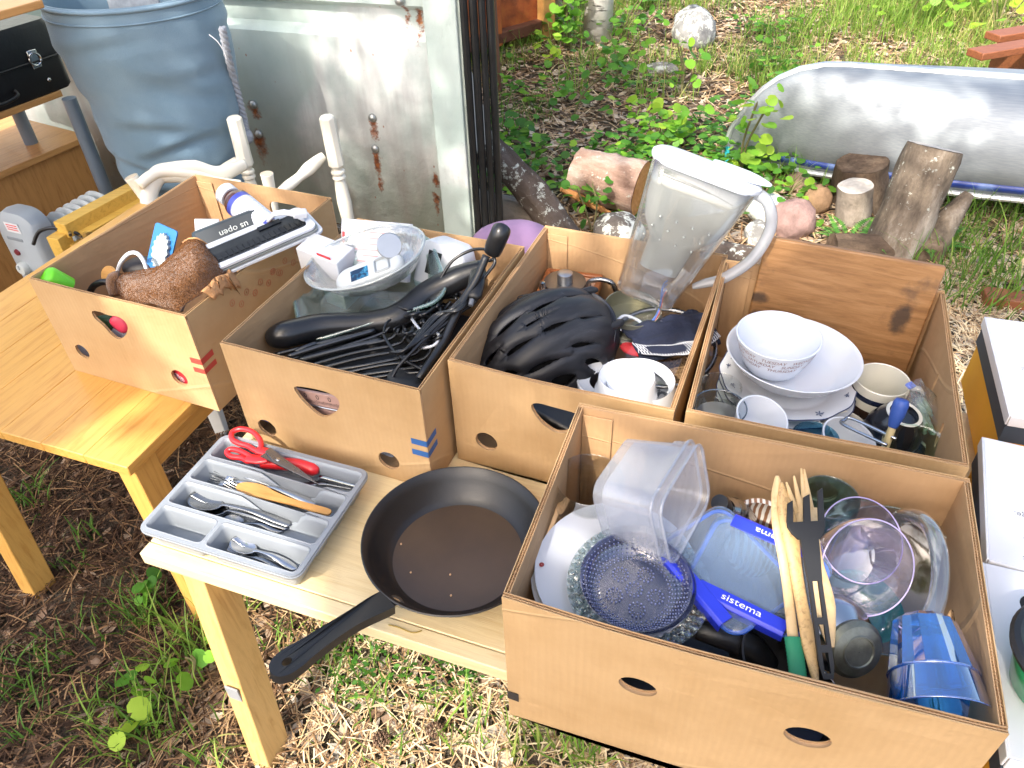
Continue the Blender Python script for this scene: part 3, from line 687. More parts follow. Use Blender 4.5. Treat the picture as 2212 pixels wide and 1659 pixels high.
def wall(box, a, bpt, h, th, holes, seed, dbl=False, notch=None, bow=0):
    # panel from a to bpt (2-d points on the box plan), outward side to the right of a->b
    a, bpt = Vector((*a, 0)), Vector((*bpt, 0)); d = bpt - a; L = d.length; x = d.normalized(); inn = Vector((-x.y, x.x, 0))
    M = Matrix.Translation(a) @ Matrix((x, Vector((0, 0, 1)), inn * -1)).transposed().to_4x4()   # local: x along, y up, z outward
    n = max(6, int(L / .025)); top = [(L * (1 - i / n), h + wobble(L * (1 - i / n), seed)) for i in range(n + 1)]
    bot = [(L * i / n, 0) for i in range(n + 1)]; out = bot + top
    bend = (lambda p: p - inn * (bow * 4 * min(1, max(0, (p - a).dot(x) / L)) * (1 - min(1, max(0, (p - a).dot(x) / L))))) if bow else None
    li = .0012
    b = MB(); b.prism(out, -li, 0, M, holes)
    if bend: b.warp(bend)
    po = b.build('side_panel', card, box, angle=30)
    b = MB(); b.prism(out, -th, -th + li, M, holes)
    if bend: b.warp(bend)
    b.build('inner_panel', cardin, po, angle=30)
    b = MB(); lo = [(p[0], p[1] - .010 if p[1] > h / 2 else p[1]) for p in out]
    def grow(hs):
        cx = sum(p[0] for p in hs) / len(hs); cy = sum(p[1] for p in hs) / len(hs)
        return [(cx + (p[0] - cx) * (1 + .0018 / max(.006, math.hypot(p[0] - cx, p[1] - cy))), cy + (p[1] - cy) * (1 + .0018 / max(.006, math.hypot(p[0] - cx, p[1] - cy)))) for p in hs]
    b.prism(lo, -th + li + .0002, -li - .0002, M, [grow(q) for q in holes])
    if bend: b.warp(bend)
    b.build('core', flut, po, angle=30)
    b = MB(); lay = [(-li - .0003, -th / 2 + .0004), (-th / 2 - .0004, -th + li + .0003)] if dbl else [(-li - .0003, -th + li + .0003)]
    for z0, z1 in lay:
        m = int(L / (.0042 if dbl else .0046)); c, am = (z0 + z1) / 2, abs(z1 - z0) / 2
        r = []
        for i in range(m * 4 + 1):
            s_ = L * i / (m * 4); zz = c + am * math.sin(i * PI / 2); r.append([(s_, h - .012, zz), (s_, h - .0008 + wobble(s_, seed), zz)])
        b.loft(r, (False, False), closed=False, M=M)
    if dbl: b.prism([(0, h - .012), (L, h - .012)] + [(p[0], p[1] - .0006) for p in top], -th / 2 - .0003, -th / 2 + .0003, M)
    if bend: b.warp(bend)
    b.build('fluting', flut, po, angle=180)
    return po, M
def pk(x, y, ox, oy, k): return ((ox + x * k) / 1.15732, (oy + y * k) / 1.15732)       # zoomed-view position -> picture position
def cardbox(name, label, FL, ang, W, Dp, H, holes=None, dbl=False, th=.006, flap=True, bow=0, group='open cardboard boxes of second-hand goods'):
    u = Vector((math.cos(ang), math.sin(ang), 0)); v = Vector((-math.sin(ang), math.cos(ang), 0))
    M = Matrix.Translation(FL) @ Matrix((u, v, Vector((0, 0, 1)))).transposed().to_4x4()
    t = thing(name, label, 'cardboard box', M, group); Mi = M.inverted(); hs = {'f': [], 'r': [], 'b': [], 'l': []}
    for side, kind_, dat in (holes or []):
        p0 = {'f': M @ Vector((0, 0, 0)), 'r': M @ Vector((W, 0, 0)), 'b': M @ Vector((0, Dp, 0)), 'l': M @ Vector((0, 0, 0))}[side]
        nn = {'f': v, 'b': v, 'r': u, 'l': u}[side]
        def loc(px):
            q = Mi @ onplane(px[0], px[1], p0, nn)
            return {'f': (q.x, q.z), 'r': (q.y, q.z), 'b': (W - q.x, q.z), 'l': (Dp - q.y, q.z)}[side]
        if kind_ == 'poly': pts = [loc(p) for p in dat]; pts = [tuple(q)[:2] for q in spline([(a, c, 0) for a, c in pts], 4, True)]
        elif kind_ == 'circ': c = loc(dat[0]); pts = circ(dat[1], 24, c[0], c[1], dat[2] if len(dat) > 2 else None)
        elif kind_ == 'slot': c = dat[0]; pts = [(c[0] + a, c[1] + e) for a, e in rrect(dat[1], dat[2], min(dat[1], dat[2]) * .45)]
        hs[side].append(pts)
    P4 = [(0, 0), (W, 0), (W, Dp), (0, Dp)]
    wall(t, (0, 0), (W, 0), H, th, hs['f'], 1.3, dbl, bow=bow); wall(t, (W, th + .0004), (W, Dp - th - .0004), H, th, hs['r'], 2.7, dbl)
    wall(t, (W, Dp), (0, Dp), H, th, hs['b'], 3.9, dbl); wall(t, (0, Dp - th - .0004), (0, th + .0004), H, th, hs['l'], 5.1, dbl)
    b = MB(); b.box((W / 2, Dp / 2, .0045), (W - 2 * th - .004, Dp - 2 * th - .004, .006)); b.build('bottom_panel', cardin, t)
    if flap:
        for x0, x1, yy in ((th + .0006, .055, Dp - th - .0034), ):
            b = MB(); b.box(((x0 + x1) / 2, yy, H / 2 - .004), (x1 - x0, .0026, H - .016)); b.build('glue_flap', cardin, t, bevel=.0008)
    return t, M
c5 = lambda x, y: pk(x, y, 0, 420, 700 / 1659); c6 = lambda x, y: pk(x, y, 600, 500, 700 / 1659); c7 = lambda x, y: pk(x, y, 1150, 450, 700 / 1659)
c4 = lambda x, y: pk(x, y, 1240, 1050, 660 / 1685); c8 = lambda x, y: pk(x, y, 1200, 1500, 1360 / 2212); cE = lambda x, y: pk(x, y, 1850, 1150, 710 / 1530)
cG = lambda x, y: pk(x, y, 1700, 740, 750 / 2212); c1 = lambda x, y: pk(x, y, 0, 0, 700 / 1659); c2 = lambda x, y: pk(x, y, 600, 0, 700 / 1659); c3 = lambda x, y: pk(x, y, 1200, 0, 700 / 1659)
cT = lambda x, y: pk(x, y, 300, 1020, 700 / 2212); cP = lambda x, y: pk(x, y, 600, 1150, 800 / 1724); cR = lambda x, y: pk(x, y, 2300, 750, 260 / 507)
HB = .24
B1, M1 = cardbox('cardboard_box', 'open cardboard box on the yellow table holding a brown towel', Vector((-.977, 1.365, T + .001)), rad(-23.6), .40, .512, HB,
    [('f', 'poly', [c5(*q) for q in [(545, 850), (590, 852), (640, 872), (700, 882), (740, 910), (757, 950), (742, 990), (710, 1015), (670, 998), (610, 935), (560, 890)]]),
     ('f', 'circ', (c5(488, 1087), .018)), ('f', 'circ', (c5(1063, 1243), .020)), ('b', 'slot', ((.14, .185), .09, .042))])
B2, M2 = cardbox('cardboard_box', 'open cardboard box with blue tape stripes holding glass dishes and black cables', Vector((-.521, 1.117, T + .001)), rad(-22.8), .40, .49, HB,
    [('f', 'poly', [c6(*q) for q in [(325, 1106), (400, 1112), (500, 1135), (568, 1168), (590, 1210), (575, 1250), (530, 1280), (485, 1284), (430, 1248), (370, 1190), (332, 1140)]]),
     ('f', 'circ', (c6(162, 1350), .0205)), ('f', 'circ', (c6(883, 1545), .0215))])
B3, M3 = cardbox('cardboard_box', 'open cardboard box holding a black bicycle helmet and a water pitcher', Vector((-.109, 1.040, T + .001)), rad(-23), .392, .50, HB,
    [('f', 'poly', [c7(*q) for q in [(430, 1322), (470, 1312), (560, 1335), (690, 1372), (715, 1400), (690, 1445), (640, 1482), (585, 1488), (540, 1468), (480, 1420), (438, 1362)]]),
     ('f', 'circ', (c7(160, 1545), .022))], True, .008, bow=.005)
B4, M4 = cardbox('cardboard_box', 'open cardboard box holding stacked white crockery and a wooden board', Vector((.270, .886, T + .001)), rad(-20.6), .402, .475, HB,
    [('r', 'slot', ((.14, .165), .012, .05)), ('r', 'slot', ((.27, .165), .012, .05))], True, .008)
B5, M5 = cardbox('cardboard_box', 'largest open cardboard box hanging over the table edge with kitchenware', Vector((-.0225, .532, T + .001)), rad(-20), .536, .36, .282,
    [('f', 'circ', (c8(645, 335), .0235, .018)), ('f', 'circ', (c8(1332, 540), .026, .0205)), ('l', 'slot', ((.17, .20), .095, .03)), ('r', 'slot', ((.155, .185), .095, .032)), ('b', 'circ', (cE(440, 150), .022))], True, .008, bow=.007)
def bx(M, x, y, z): return M @ Vector((x, y, z))
# printed and taped marks
def strip(box, M, pts, name, mat, off=.0006, th=.0004):
    Mi = M.inverted(); 
    b = MB(); b.prism(pts, 0, th, Matrix.Translation((0, -off, 0)) @ Matrix(((1, 0, 0, 0), (0, 0, -1, 0), (0, 1, 0, 0), (0, 0, 0, 1)))); return b.build(name, mat, box)
def fpx(M, p):
    q = M.inverted() @ onplane(p[0], p[1], M.translation, M.col[1].xyz.normalized()); return (q.x, q.z)
def rpx(M, W, p):
    q = M.inverted() @ onplane(p[0], p[1], M @ Vector((W, 0, 0)), M.col[0].xyz.normalized()); return (q.y, q.z)
redt = simple('red tape', '#b4423c', .5, var=.2); bluet = simple('blue tape', '#2f5f9e', .5, var=.2); blackt = simple('black tape', '#2b2a2c', .5)
RX = Matrix(((0, 0, 1, 0), (1, 0, 0, 0), (0, 1, 0, 0), (0, 0, 0, 1)))
for q in ([(1130, 1135), (1172, 1118), (1180, 1150), (1140, 1165)], [(1150, 1190), (1195, 1178), (1204, 1205), (1162, 1218)]):
    pp = [fpx(M1, c5(*k)) for k in q]; zc = (min(p[1] for p in pp), max(p[1] for p in pp)); x0 = pp[0][0]; zc = (sum(p[1] for p in pp[2:]) / 2, sum(p[1] for p in pp[:2]) / 2)
    strip(B1, M1, [(x0, zc[0]), (.4003, zc[0]), (.4003, zc[1]), (x0, zc[1])], 'tape', redt)
    b = MB(); b.prism([(0, zc[0]), (.035, zc[0] + .002), (.035, zc[1] + .002), (0, zc[1])], .4006, .401, RX); b.build('tape', redt, B1)
for q in ([(1015, 1420), (1075, 1412), (1078, 1440), (1018, 1455)], [(1022, 1485), (1080, 1472), (1083, 1502), (1026, 1516)]):
    pp = [fpx(M2, c6(*k)) for k in q]; x0 = pp[0][0]; zc = (sum(p[1] for p in pp[2:]) / 2, sum(p[1] for p in pp[:2]) / 2)
    strip(B2, M2, [(x0, zc[0]), (.4003, zc[0]), (.4003, zc[1]), (x0, zc[1])], 'tape', bluet)
    b = MB(); b.prism([(0, zc[0]), (.035, zc[0] + .002), (.035, zc[1] + .002), (0, zc[1])], .4006, .401, RX); b.build('tape', bluet, B2)
q = [fpx(M5, c8(*k)) for k in ((108, 370), (158, 376))]; strip(B5, M5, [(-.0003, q[0][1] - .014), (q[1][0], q[0][1] - .016), (q[1][0], q[0][1] + .004), (-.0003, q[0][1] + .004)], 'tape', blackt, off=.0018)
prt = simple('faded red print', '#bd7a57', .8)
for k, q in enumerate([(1375, 800), (1430, 805), (1460, 735), (1512, 738), (1542, 675), (1590, 680), (1618, 612), (1650, 620)] + [(600 + 0, 0)]):
    if q[1] == 0: continue
    a = rpx(M1, .4, c5(*q)); 
    b = MB(); b.prism(circ(.0075, 16, a[0], a[1]), .4005, .4008, RX, [circ(.006, 16, a[0], a[1])]); b.box((0, 0, 0), (.0015, .006, .0003), Matrix.Translation((0, 0, 0)) @ RX @ Matrix.Translation((a[0], a[1], .4007))); b.build('printed_ring', prt, B1)
for q in [(190, 425), (240, 432), (265, 360), (315, 370), (335, 300), (375, 310), (405, 250), (445, 258), (465, 200), (120, 485), (170, 492), (38, 545), (88, 550)]:
    a = rpx(M1, .4, c6(*q))
    b = MB(); b.prism(circ(.0075, 16, a[0], a[1]), .4005, .4008, RX, [circ(.006, 16, a[0], a[1])]); b.box((0, 0, 0), (.0015, .006, .0003), RX @ Matrix.Translation((a[0], a[1], .4007))); b.build('printed_ring', prt, B1)

# ================================================================= CUTLERY TRAY
traym = simple('pale grey tray plastic', '#8c9299', .42, var=.03, sss=.12, spec=.4)
zr = T + .053
k00, k10, k01, k11 = (P(*cT(*q), zr) for q in ((98, 955), (1385, 1335), (852, 198), (1985, 508)))
eu = ((k10 - k00) + (k11 - k01)).normalized(); ev = Vector((-eu.y, eu.x, 0)); cen = (k00 + k10 + k01 + k11) / 4
TWd = ((k10 - k00).dot(eu) + (k11 - k01).dot(eu)) / 2; TDp = ((k01 - k00).dot(ev) + (k11 - k10).dot(ev)) / 2
print('tray', TWd, TDp, math.degrees(math.atan2(eu.y, eu.x)))
TM = Matrix.Translation(Vector((cen.x, cen.y, T + .001))) @ Matrix((eu, ev, Vector((0, 0, 1)))).transposed().to_4x4()
tray = thing('cutlery_tray', 'pale grey plastic cutlery tray with five compartments at the table corner', 'cutlery tray', TM)
hw, hd = TWd / 2, TDp / 2; rw = (TDp - .014 - 3 * .005) / 4
cells = []
for i in range(4):
    y0 = -hd + .007 + i * (rw + .005); y1 = y0 + rw
    if i == 0: cells += [(-hw + .007, -hw + .007 + (TWd - .019) * .40, y0, y1), (-hw + .012 + (TWd - .019) * .40, hw - .007, y0, y1)]
    else: cells.append((-hw + .007, hw - .007, y0, y1))
def dring(x0, x1, y0, y1, r, z, ref=None):
    w2, h2 = x1 - x0, y1 - y0; rf = rrect(*(ref or (w2, h2)), r, 4); o = rrect(w2, h2, r, 4); cx, cy = (x0 + x1) / 2, (y0 + y1) / 2; out = []
    n = len(o)
    for i in range(n):
        a, c = o[i], o[(i + 1) % n]; ra, rc_ = rf[i], rf[(i + 1) % n]; L_ = math.hypot(rc_[0] - ra[0], rc_[1] - ra[1]); k = max(1, int(L_ / .012)) if L_ > .03 else 1
        for j in range(k): out.append((cx + a[0] + (c[0] - a[0]) * j / k, cy + a[1] + (c[1] - a[1]) * j / k, z))
    return out
def notch(p):
    x, y, z = p; s_ = 0
    for i in (2, 3):
        yd = -hd + .007 + i * (rw + .005) - .0025
        wy = max(0, 1 - abs(y - yd) / .014); wy = min(1, wy * 2)
        a = (x + .035) / .06; c = (.100 - x) / .028
        k = max(0, min(1, a)) ; c = max(0, min(1, c)); k = k * k * (3 - 2 * k); c = c * c * (3 - 2 * c)
        s_ = max(s_, wy * k * c)
    return (x, y, z - .036 * s_ * max(0, (z - .012) / .041))
HT = .052
b = MB(); b.prism([q[:2] for q in dring(-hw, hw, -hd, hd, .018, 0)], HT - .0025, HT, None, [[q[:2] for q in dring(*c, .010, 0)] for c in cells]); b.warp(notch)
b.build('rim', traym, tray, angle=45)
b = MB(); b.loft([dring(-hw, hw, -hd, hd, .018, HT - .0026), dring(-hw + .0008, hw - .0008, -hd + .0008, hd - .0008, .018, HT - .009, (2 * hw, 2 * hd))], (False, False)); b.build('rim_lip', traym, tray, solid=.002)
for c in cells:
    x0, x1, y0, y1 = c; b = MB(); rf = (x1 - x0, y1 - y0)
    b.loft([dring(x0, x1, y0, y1, .010, HT, rf), dring(x0 + .002, x1 - .002, y0 + .002, y1 - .002, .010, HT - .012, rf), dring(x0 + .009, x1 - .009, y0 + .005, y1 - .005, .010, .012, rf), dring(x0 + .011, x1 - .011, y0 + .007, y1 - .007, .009, .005, rf), dring(x0 + .015, x1 - .015, y0 + .011, y1 - .011, .007, .0025, rf)], (False, True))
    b.warp(notch); b.build('compartment', traym, tray, angle=50, solid=-.002)
steel = simple('polished steel', '#b9bbbe', .2, 1.0, var=.12, vs=14, rvar=.12); dsteel = simple('worn steel', '#8e9093', .28, 1.0, var=.2, vs=20)
def tp(px, z): return P(*cT(*px), T + z)
def spoon(a, c, L, bw, name, label, mat, roll=0, grp=None, bl=None):
    # a = bowl tip, c = handle end (world points)
    d = (c - a); M = frame(a, Vector((0, 0, 1)) if abs(d.normalized().z) < .9 else Vector((1, 0, 0)), d); xx = d.normalized(); zz = Vector((0, 0, 1)); zz = (zz - xx * zz.dot(xx)).normalized(); yy = zz.cross(xx)
    M = Matrix.Translation(a) @ Matrix((xx, yy, zz)).transposed().to_4x4() @ Matrix.Rotation(roll, 4, 'X'); L = d.length
    bl = bl or bw * 1.55; t = thing(name, label, 'spoon', M, grp)
    def bowl(i, j):
        r = j; an = 2 * PI * i; x = bl / 2 - bl / 2 * r * math.cos(an) * (1.0); w_ = bw / 2 * r * math.sin(an) * (1 - .18 * r * math.cos(an) * -1)
        return (x, w_, -bw * .2 * (1 - r * r))
    b = MB(); b.grid(bowl, 28, 7); b.build('bowl', mat, t, angle=180, solid=.0014)
    b = MB(); pts = spline([(bl - .003, 0, -.001), (bl + .012, 0, .004), (bl + (L - bl) * .45, 0, .009), (L - .012, 0, .003), (L, 0, .001)], 6)
    w = interp([.0045, .0028, .0032, .0050, .0075, .0065, .002], len(pts)); b.tube(pts, [(k, min(k, .0016)) for k in w], 10, flat=(0, 1, 0)); b.build('handle', mat, t, angle=60)
    return t
def fork(a, c, name, label, mat, w=.012, roll=0, grp=None):
    d = (c - a); xx = d.normalized(); zz = Vector((0, 0, 1)); zz = (zz - xx * zz.dot(xx)).normalized(); yy = zz.cross(xx); L = d.length
    M = Matrix.Translation(a) @ Matrix((xx, yy, zz)).transposed().to_4x4() @ Matrix.Rotation(roll, 4, 'X'); t = thing(name, label, 'fork', M, grp)
    for k in range(4):
        y = (k - 1.5) * w * .52; b = MB(); b.tube(spline([(0, y, .004), (.018, y, -.001), (.036, y, -.003), (.048, y * .95, -.002)], 4), [.0007, .0012, .0014, .0016], 6); b.build('tine', mat, t)
    b = MB(); pts = spline([(.045, 0, -.002), (.058, 0, .0), (.072, 0, .004), (L * .55, 0, .010), (L - .01, 0, .003), (L, 0, .001)], 6); ww = interp([.0125, .0125, .005, .0030, .004, .0065, .0085, .003], len(pts))
    b.tube(pts, [(k * w / .012, .0013) for k in ww], 10, flat=(0, 1, 0)); b.build('handle', mat, t, angle=60); return t
spoon(tp((548, 690), .034), tp((1350, 925), .018), .2, .043, 'tablespoon', 'largest spoon lying on top in the spoon compartment of the tray', dsteel)
spoon(tp((585, 735), .024), tp((1330, 950), .012), .2, .043, 'tablespoon', 'tablespoon nested under the top spoon in the tray', dsteel)
spoon(tp((800, 870), .012), tp((1290, 975), .008), .16, .03, 'dessert_spoon', 'smaller spoon at the bottom of the spoon compartment', dsteel)
spoon(tp((878, 1035), .030), tp((1395, 1275), .010), .13, .032, 'teaspoon', 'bright teaspoon on top in the front corner compartment of the tray', steel)
spoon(tp((800, 1100), .014), tp((1365, 1300), .006), .13, .03, 'teaspoon', 'dull teaspoon lying beneath the bright teaspoon in the tray', dsteel)
spoon(tp((930, 1150), .010), tp((1330, 1310), .005), .13, .028, 'teaspoon', 'lowest teaspoon against the front wall of the tray', dsteel)
fork(tp((640, 520), .020), tp((1330, 700), .014), 'fork', 'fork at the near side of the fork compartment in the tray', steel)
fork(tp((690, 470), .028), tp((1420, 680), .018), 'fork', 'fork lying topmost and farthest in the fork compartment', steel, roll=.2)
fork(tp((840, 590), .022), tp((1500, 800), .012), 'fork', 'fork with its tines under the wooden butter knife', steel, roll=-.2)
fork(tp((890, 540), .026), tp((1550, 760), .014), 'fork', 'fork behind the wooden butter knife pointing away from the handle row', steel, roll=.1)
# wooden butter knife
wk = wood('beech utensil wood', lin('#cf9a57'), lin('#b27c3c'), scale=6, rough=.5, axis=(1.5, 18, 18), knots=False)
a, c = tp((920, 618), .038), tp((1665, 830), .034); d = c - a; L = d.length; xx = d.normalized(); yy = Vector((0, 0, 1)).cross(xx).normalized(); zz = xx.cross(yy)
out = spline([(0, .002, 0), (.012, .013, 0), (.045, .017, 0), (.08, .010, 0), (.12, .006, 0), (L - .01, .007, 0), (L, 0, 0), (L - .01, -.007, 0), (.12, -.006, 0), (.08, -.009, 0), (.04, -.012, 0), (.008, -.008, 0)], 5, True)
b = MB(); b.prism([tuple(q)[:2] for q in out], -.002, .002)
tag(b.build('butter_knife', wk, bevel=.0012), 'wooden butter knife lying across the forks in the tray', 'butter knife', M=Matrix.Translation(a) @ Matrix((xx, yy, zz)).transposed().to_4x4())
# scissors
redp = simple('glossy red plastic', '#d8262c', .3, var=.06, coat=.3)
piv = tp((1250, 412), .058); tip = tp((1575, 610), .040); d = (tip - piv); xx = d.normalized(); yy = Vector((0, 0, 1)).cross(xx).normalized(); zz = xx.cross(yy)
SM = Matrix.Translation(piv) @ Matrix((xx, yy, zz)).transposed().to_4x4(); t = thing('scissors', 'scissors with red plastic loop handles lying on top in the cutlery tray', 'scissors', SM); Si = SM.inverted(); BLn = d.length
for k, (z, sg) in enumerate(((.0012, 1), (-.0012, -1))):
    b = MB(); b.prism([(-.032, sg * .006 - .006), (-.03, sg * .006 + .007), (0, .009), (BLn * .5, .006), (BLn, 0), (BLn * .5, -.005), (0, -.009)], z - .001, z + .001); b.build('blade', dsteel, t, bevel=.0003)
b = MB(); b.lathe([(0, .004), (.003, .004), (.0042, .003), (.0042, .002)], 14); b.build('pivot', steel, t)
def loopt(pts, r, name, par, mat, closed=True):
    q = [Si @ tp(p, z) for p, z in pts]; b = MB(); b.tube(spline(q, 6, closed), r, 10, closed=closed, flat=(0, 0, 1)); return b.build(name, mat, par, angle=180)
h1 = loopt([((1110, 330), .056), ((1110, 260), .060), ((1050, 190), .062), ((960, 165), .062), ((890, 190), .060), ((885, 245), .058), ((940, 280), .056), ((1010, 300), .055), ((1070, 335), .055)], (.0052), 'handle', t, redp)
loopt([((1085, 330), .056), ((1150, 345), .057), ((1195, 368), .057)], [(.004, .009), (.004, .010), (.004, .008)], 'grip', h1, redp, False)
h2 = loopt([((1050, 400), .052), ((960, 345), .051), ((880, 325), .050), ((845, 350), .048), ((880, 385), .047), ((960, 395), .048), ((1010, 420), .050)], .0052, 'handle', t, redp)
loopt([((1000, 395), .052), ((1090, 405), .054), ((1170, 400), .055)], [(.004, .010), (.004, .011), (.004, .009)], 'grip', h2, redp, False)
# red handled knife and steel knives
def rod(name, label, cat, pts, r, mat, n=12, flat=None, group=None, ang=180):
    b = MB(); b.tube(spline(pts, 6), r, n, flat=flat); return tag(b.build(name, mat, angle=ang), label, cat, group)
t = thing('peeler', 'red round-handled kitchen knife lying under the scissors in the tray', 'knife', tp((1560, 490), .03)); Mi = t.matrix_world.inverted()
b = MB(); b.tube([Mi @ q for q in spline([tp((1120, 440), .034), tp((1250, 440), .036), tp((1400, 450), .036), tp((1520, 480), .034), tp((1570, 500), .032)], 6)], interp([.009, .011, .0125, .0135, .013, .006], 25), 14); b.build('handle', redp, t, angle=180)
b = MB(); b.tube([Mi @ tp((1130, 450), .030), Mi @ tp((960, 400), .024), Mi @ tp((850, 380), .02)], [(.009, .001), (.009, .001), (.002, .001)], 8, flat=(0, 1, .0)); b.build('blade', dsteel, t)
rod('table_knife', 'steel table knife with thick round handle at the back of the tray', 'knife', [tp((1880, 620), .016), tp((1700, 570), .018), tp((1600, 548), .019), tp((1580, 545), .018)], [(.007, .005), (.0075, .005), (.0065, .005), (.003, .003)], steel, flat=(0, 1, 0))
rod('table_knife', 'steel table knife with flat blade below the red-handled knife', 'knife', [tp((1850, 630), .010), tp((1600, 590), .012), tp((1400, 610), .013), tp((1180, 540), .012)], [(.006, .002), (.006, .002), (.008, .001), (.003, .0008)], dsteel, flat=(0, 1, 0))

# ================================================================= FRYING PAN
black = simple('black non-stick coating', '#1c1c1e', .38, var=.15, vs=30, spec=.55, bump=.06, bs=300); brownb = simple('worn brown non-stick base', '#4a3c30', .36, var=.25, vs=5, spec=.6, bump=.05, bs=300)
zt = T + .058; pl, pb, pt_ = P(784, 1165, zt), P(985, 1325, zt), P(990, 1013, zt)
rp = (pt_ - pb).length / 2; pc = (pt_ + pb) / 2; print('pan r', rp, (pl - pc).length)
rp = (rp + (pl - pc).length) / 2; pc = Vector((pl.x + rp, pc.y, T + .001))
pan = thing('frying_pan', 'black non-stick frying pan with long black handle over the table edge', 'frying pan', pc)
b = MB(); b.lathe([(rp * .72, .004), (rp * .74, .0055), (rp * .80, .012), (rp * .92, .040), (rp - .002, .057), (rp + .001, .0585), (rp + .003, .057), (rp * .93, .035), (rp * .80, .006), (rp * .74, .001), (.02, 0), (.0, 0)], 72); b.build('pan_body', black, pan, angle=50)
b = MB(); b.lathe([(0, .0036), (rp * .5, .0036), (rp * .725, .0042)], 72); b.build('cooking_surface', brownb, pan)
he = P(612, 1440, T + .075) - pc; h0 = P(838, 1303, T + .048) - pc; d = he - h0; L = d.length; xx = d.normalized(); yy = Vector((0, 0, 1)).cross(xx).normalized(); zz = xx.cross(yy)
hm = Matrix.Translation(h0) @ Matrix((xx, yy, zz)).transposed().to_4x4()
out = [(0, .019), (.02, .0185), (.06, .015), (.10, .0155), (.14, .018), (L - .02, .0205), (L, .020), (L + .014, .013), (L + .019, 0)]
out = spline([(x, y, 0) for x, y in out] + [(x, -y, 0) for x, y in out[-2::-1]], 4)
b = MB(); b.prism([tuple(q)[:2] for q in out], -.008, .009, None, [circ(.0075, 18, L - .006, 0, .006)]); b.warp(lambda p: Vector((p.x, p.y, p.z + .006 * math.sin(p.x / L * PI * 1.1 + .3)))); b.v = [tuple(hm @ Vector(p)) for p in b.v]
b.build('handle', simple('black handle plastic', '#1b1c1f', .42, var=.1, bump=.05, bs=400), pan, bevel=.006, bseg=3, angle=45)
b = MB(); b.tube([hm @ Vector((.004, 0, 0)), hm @ Vector((-.012, 0, -.003)), hm @ Vector((-.020, 0, -.012))], [(.0125, .007), (.012, .0065), (.014, .007)], 14, flat=hm.col[1].xyz); b.build('ferrule', steel, pan, angle=60)
cm = simple('crumb', '#c9a27c', .8)
for q in ((920, 605), (1133, 617), (1137, 730), (868, 452)):
    p = P(*cP(*q), T + .006) - pc; b = MB(); b.ball(p, (.0018, .0024, .0012), 8, 5); b.build('crumb', cm, pan)
nd = [P(*cP(*q), T + .002) for q in ((800, 888), (850, 900), (930, 930), (980, 918))]
rod('pine_needle', 'yellowish pine needle lying on the table in front of the pan', 'pine needle', nd, .0009, simple('pine needle', '#a58a3a', .7), 6)

# ================================================================= WHITE STORAGE BOXES
whitec = simple('white printed card', '#d9dae0', .6, var=.03, bump=.04); yelc = simple('yellow printed card', '#eeb027', .55, var=.06, bump=.05); navy = simple('navy printed card', '#3a4656', .6, var=.1); greyp = simple('grey printing', '#5e6068', .7)
def storbox(label, a, c, dirv, ztop, W, H, txt, hole):
    # a: back corner, c: front corner of the lid's near side edge
    d = (c - a); L = d.length; y = -d.normalized(); x = Vector((y.y, -y.x, 0)); M = Matrix.Translation(Vector((c.x, c.y, ztop - H))) @ Matrix((x, y, Vector((0, 0, 1)))).transposed().to_4x4()
    t = thing('storage_box', label, 'storage box', M, 'white and yellow storage boxes')
    b = MB(); b.box((W / 2, L / 2, H / 2), (W - .008, L - .008, H)); b.build('body', yelc, t, bevel=.003)
    b = MB(); b.box((.0025, L / 2, H - .036), (.003, L - .004, .034)); b.build('navy_band', navy, t)
    b = MB(); b.box((W / 2, .0025, H - .036), (W, .003, .034)); b.build('navy_band', navy, t)
    b = MB(); b.prism([(0, 0), (W, 0), (W, L), (0, L)], H, H + .004, None, [circ(.019, 24, W * hole[0], L * hole[1])]); b.build('lid', whitec, t, bevel=.0015)
    b = MB(); b.box((-.0012, L / 2, H - .006), (.003, L, .02)); b.build('lid_flap', whitec, t, bevel=.001)
    b = MB(); b.box((W / 2, -.0012, H - .006), (W, .003, .02)); b.build('lid_flap', whitec, t, bevel=.001)
    b = MB(); b.box((W * hole[0], L * hole[1], H + .0005), (.06, .06, .0006)); b.build('hole_shade', simple('dark hole shade', '#2b2a2a', .9), t)  # dark sheet below the lid hole, inside shade put into its colour
    for s_, (tx, ty), sz in txt:
        vs, fs = text_mesh(s_, sz); R = XF((tx, ty, H + .0044), (0, 0, PI)); b = MB(); b.add(vs, fs, R); b.build('printed_text', greyp, t)
    return t
zA = T + .19
storbox('white-topped yellow storage box farthest back beside the crockery box', P(2128, 688, zA), P(2182, 902, zA), 0, zA, .34, .15, [('Storage:', (.062, .135), .016)], (.46, .72))
zB = T + .205
storbox('white-topped yellow storage box in the middle of the row beside the table corner', P(2123, 948, zB), P(2134, 1212, zB), 0, zB, .34, .20, [('Cleaning/Storage:', (.083, .098), .014), ('dust.', (.06, .078), .012), ('it.', (.05, .066), .012), ('vosti.', (.055, .052), .012), ('Rist', (.05, .018), .012)], (.42, .62))
storbox('white-topped storage box nearest the viewer behind the green jug', P(2124, 1219, zB), P(2178, 1640, zB), 0, zB, .34, .20, [('Storage:', (.06, .05), .014)], (.16, .80))
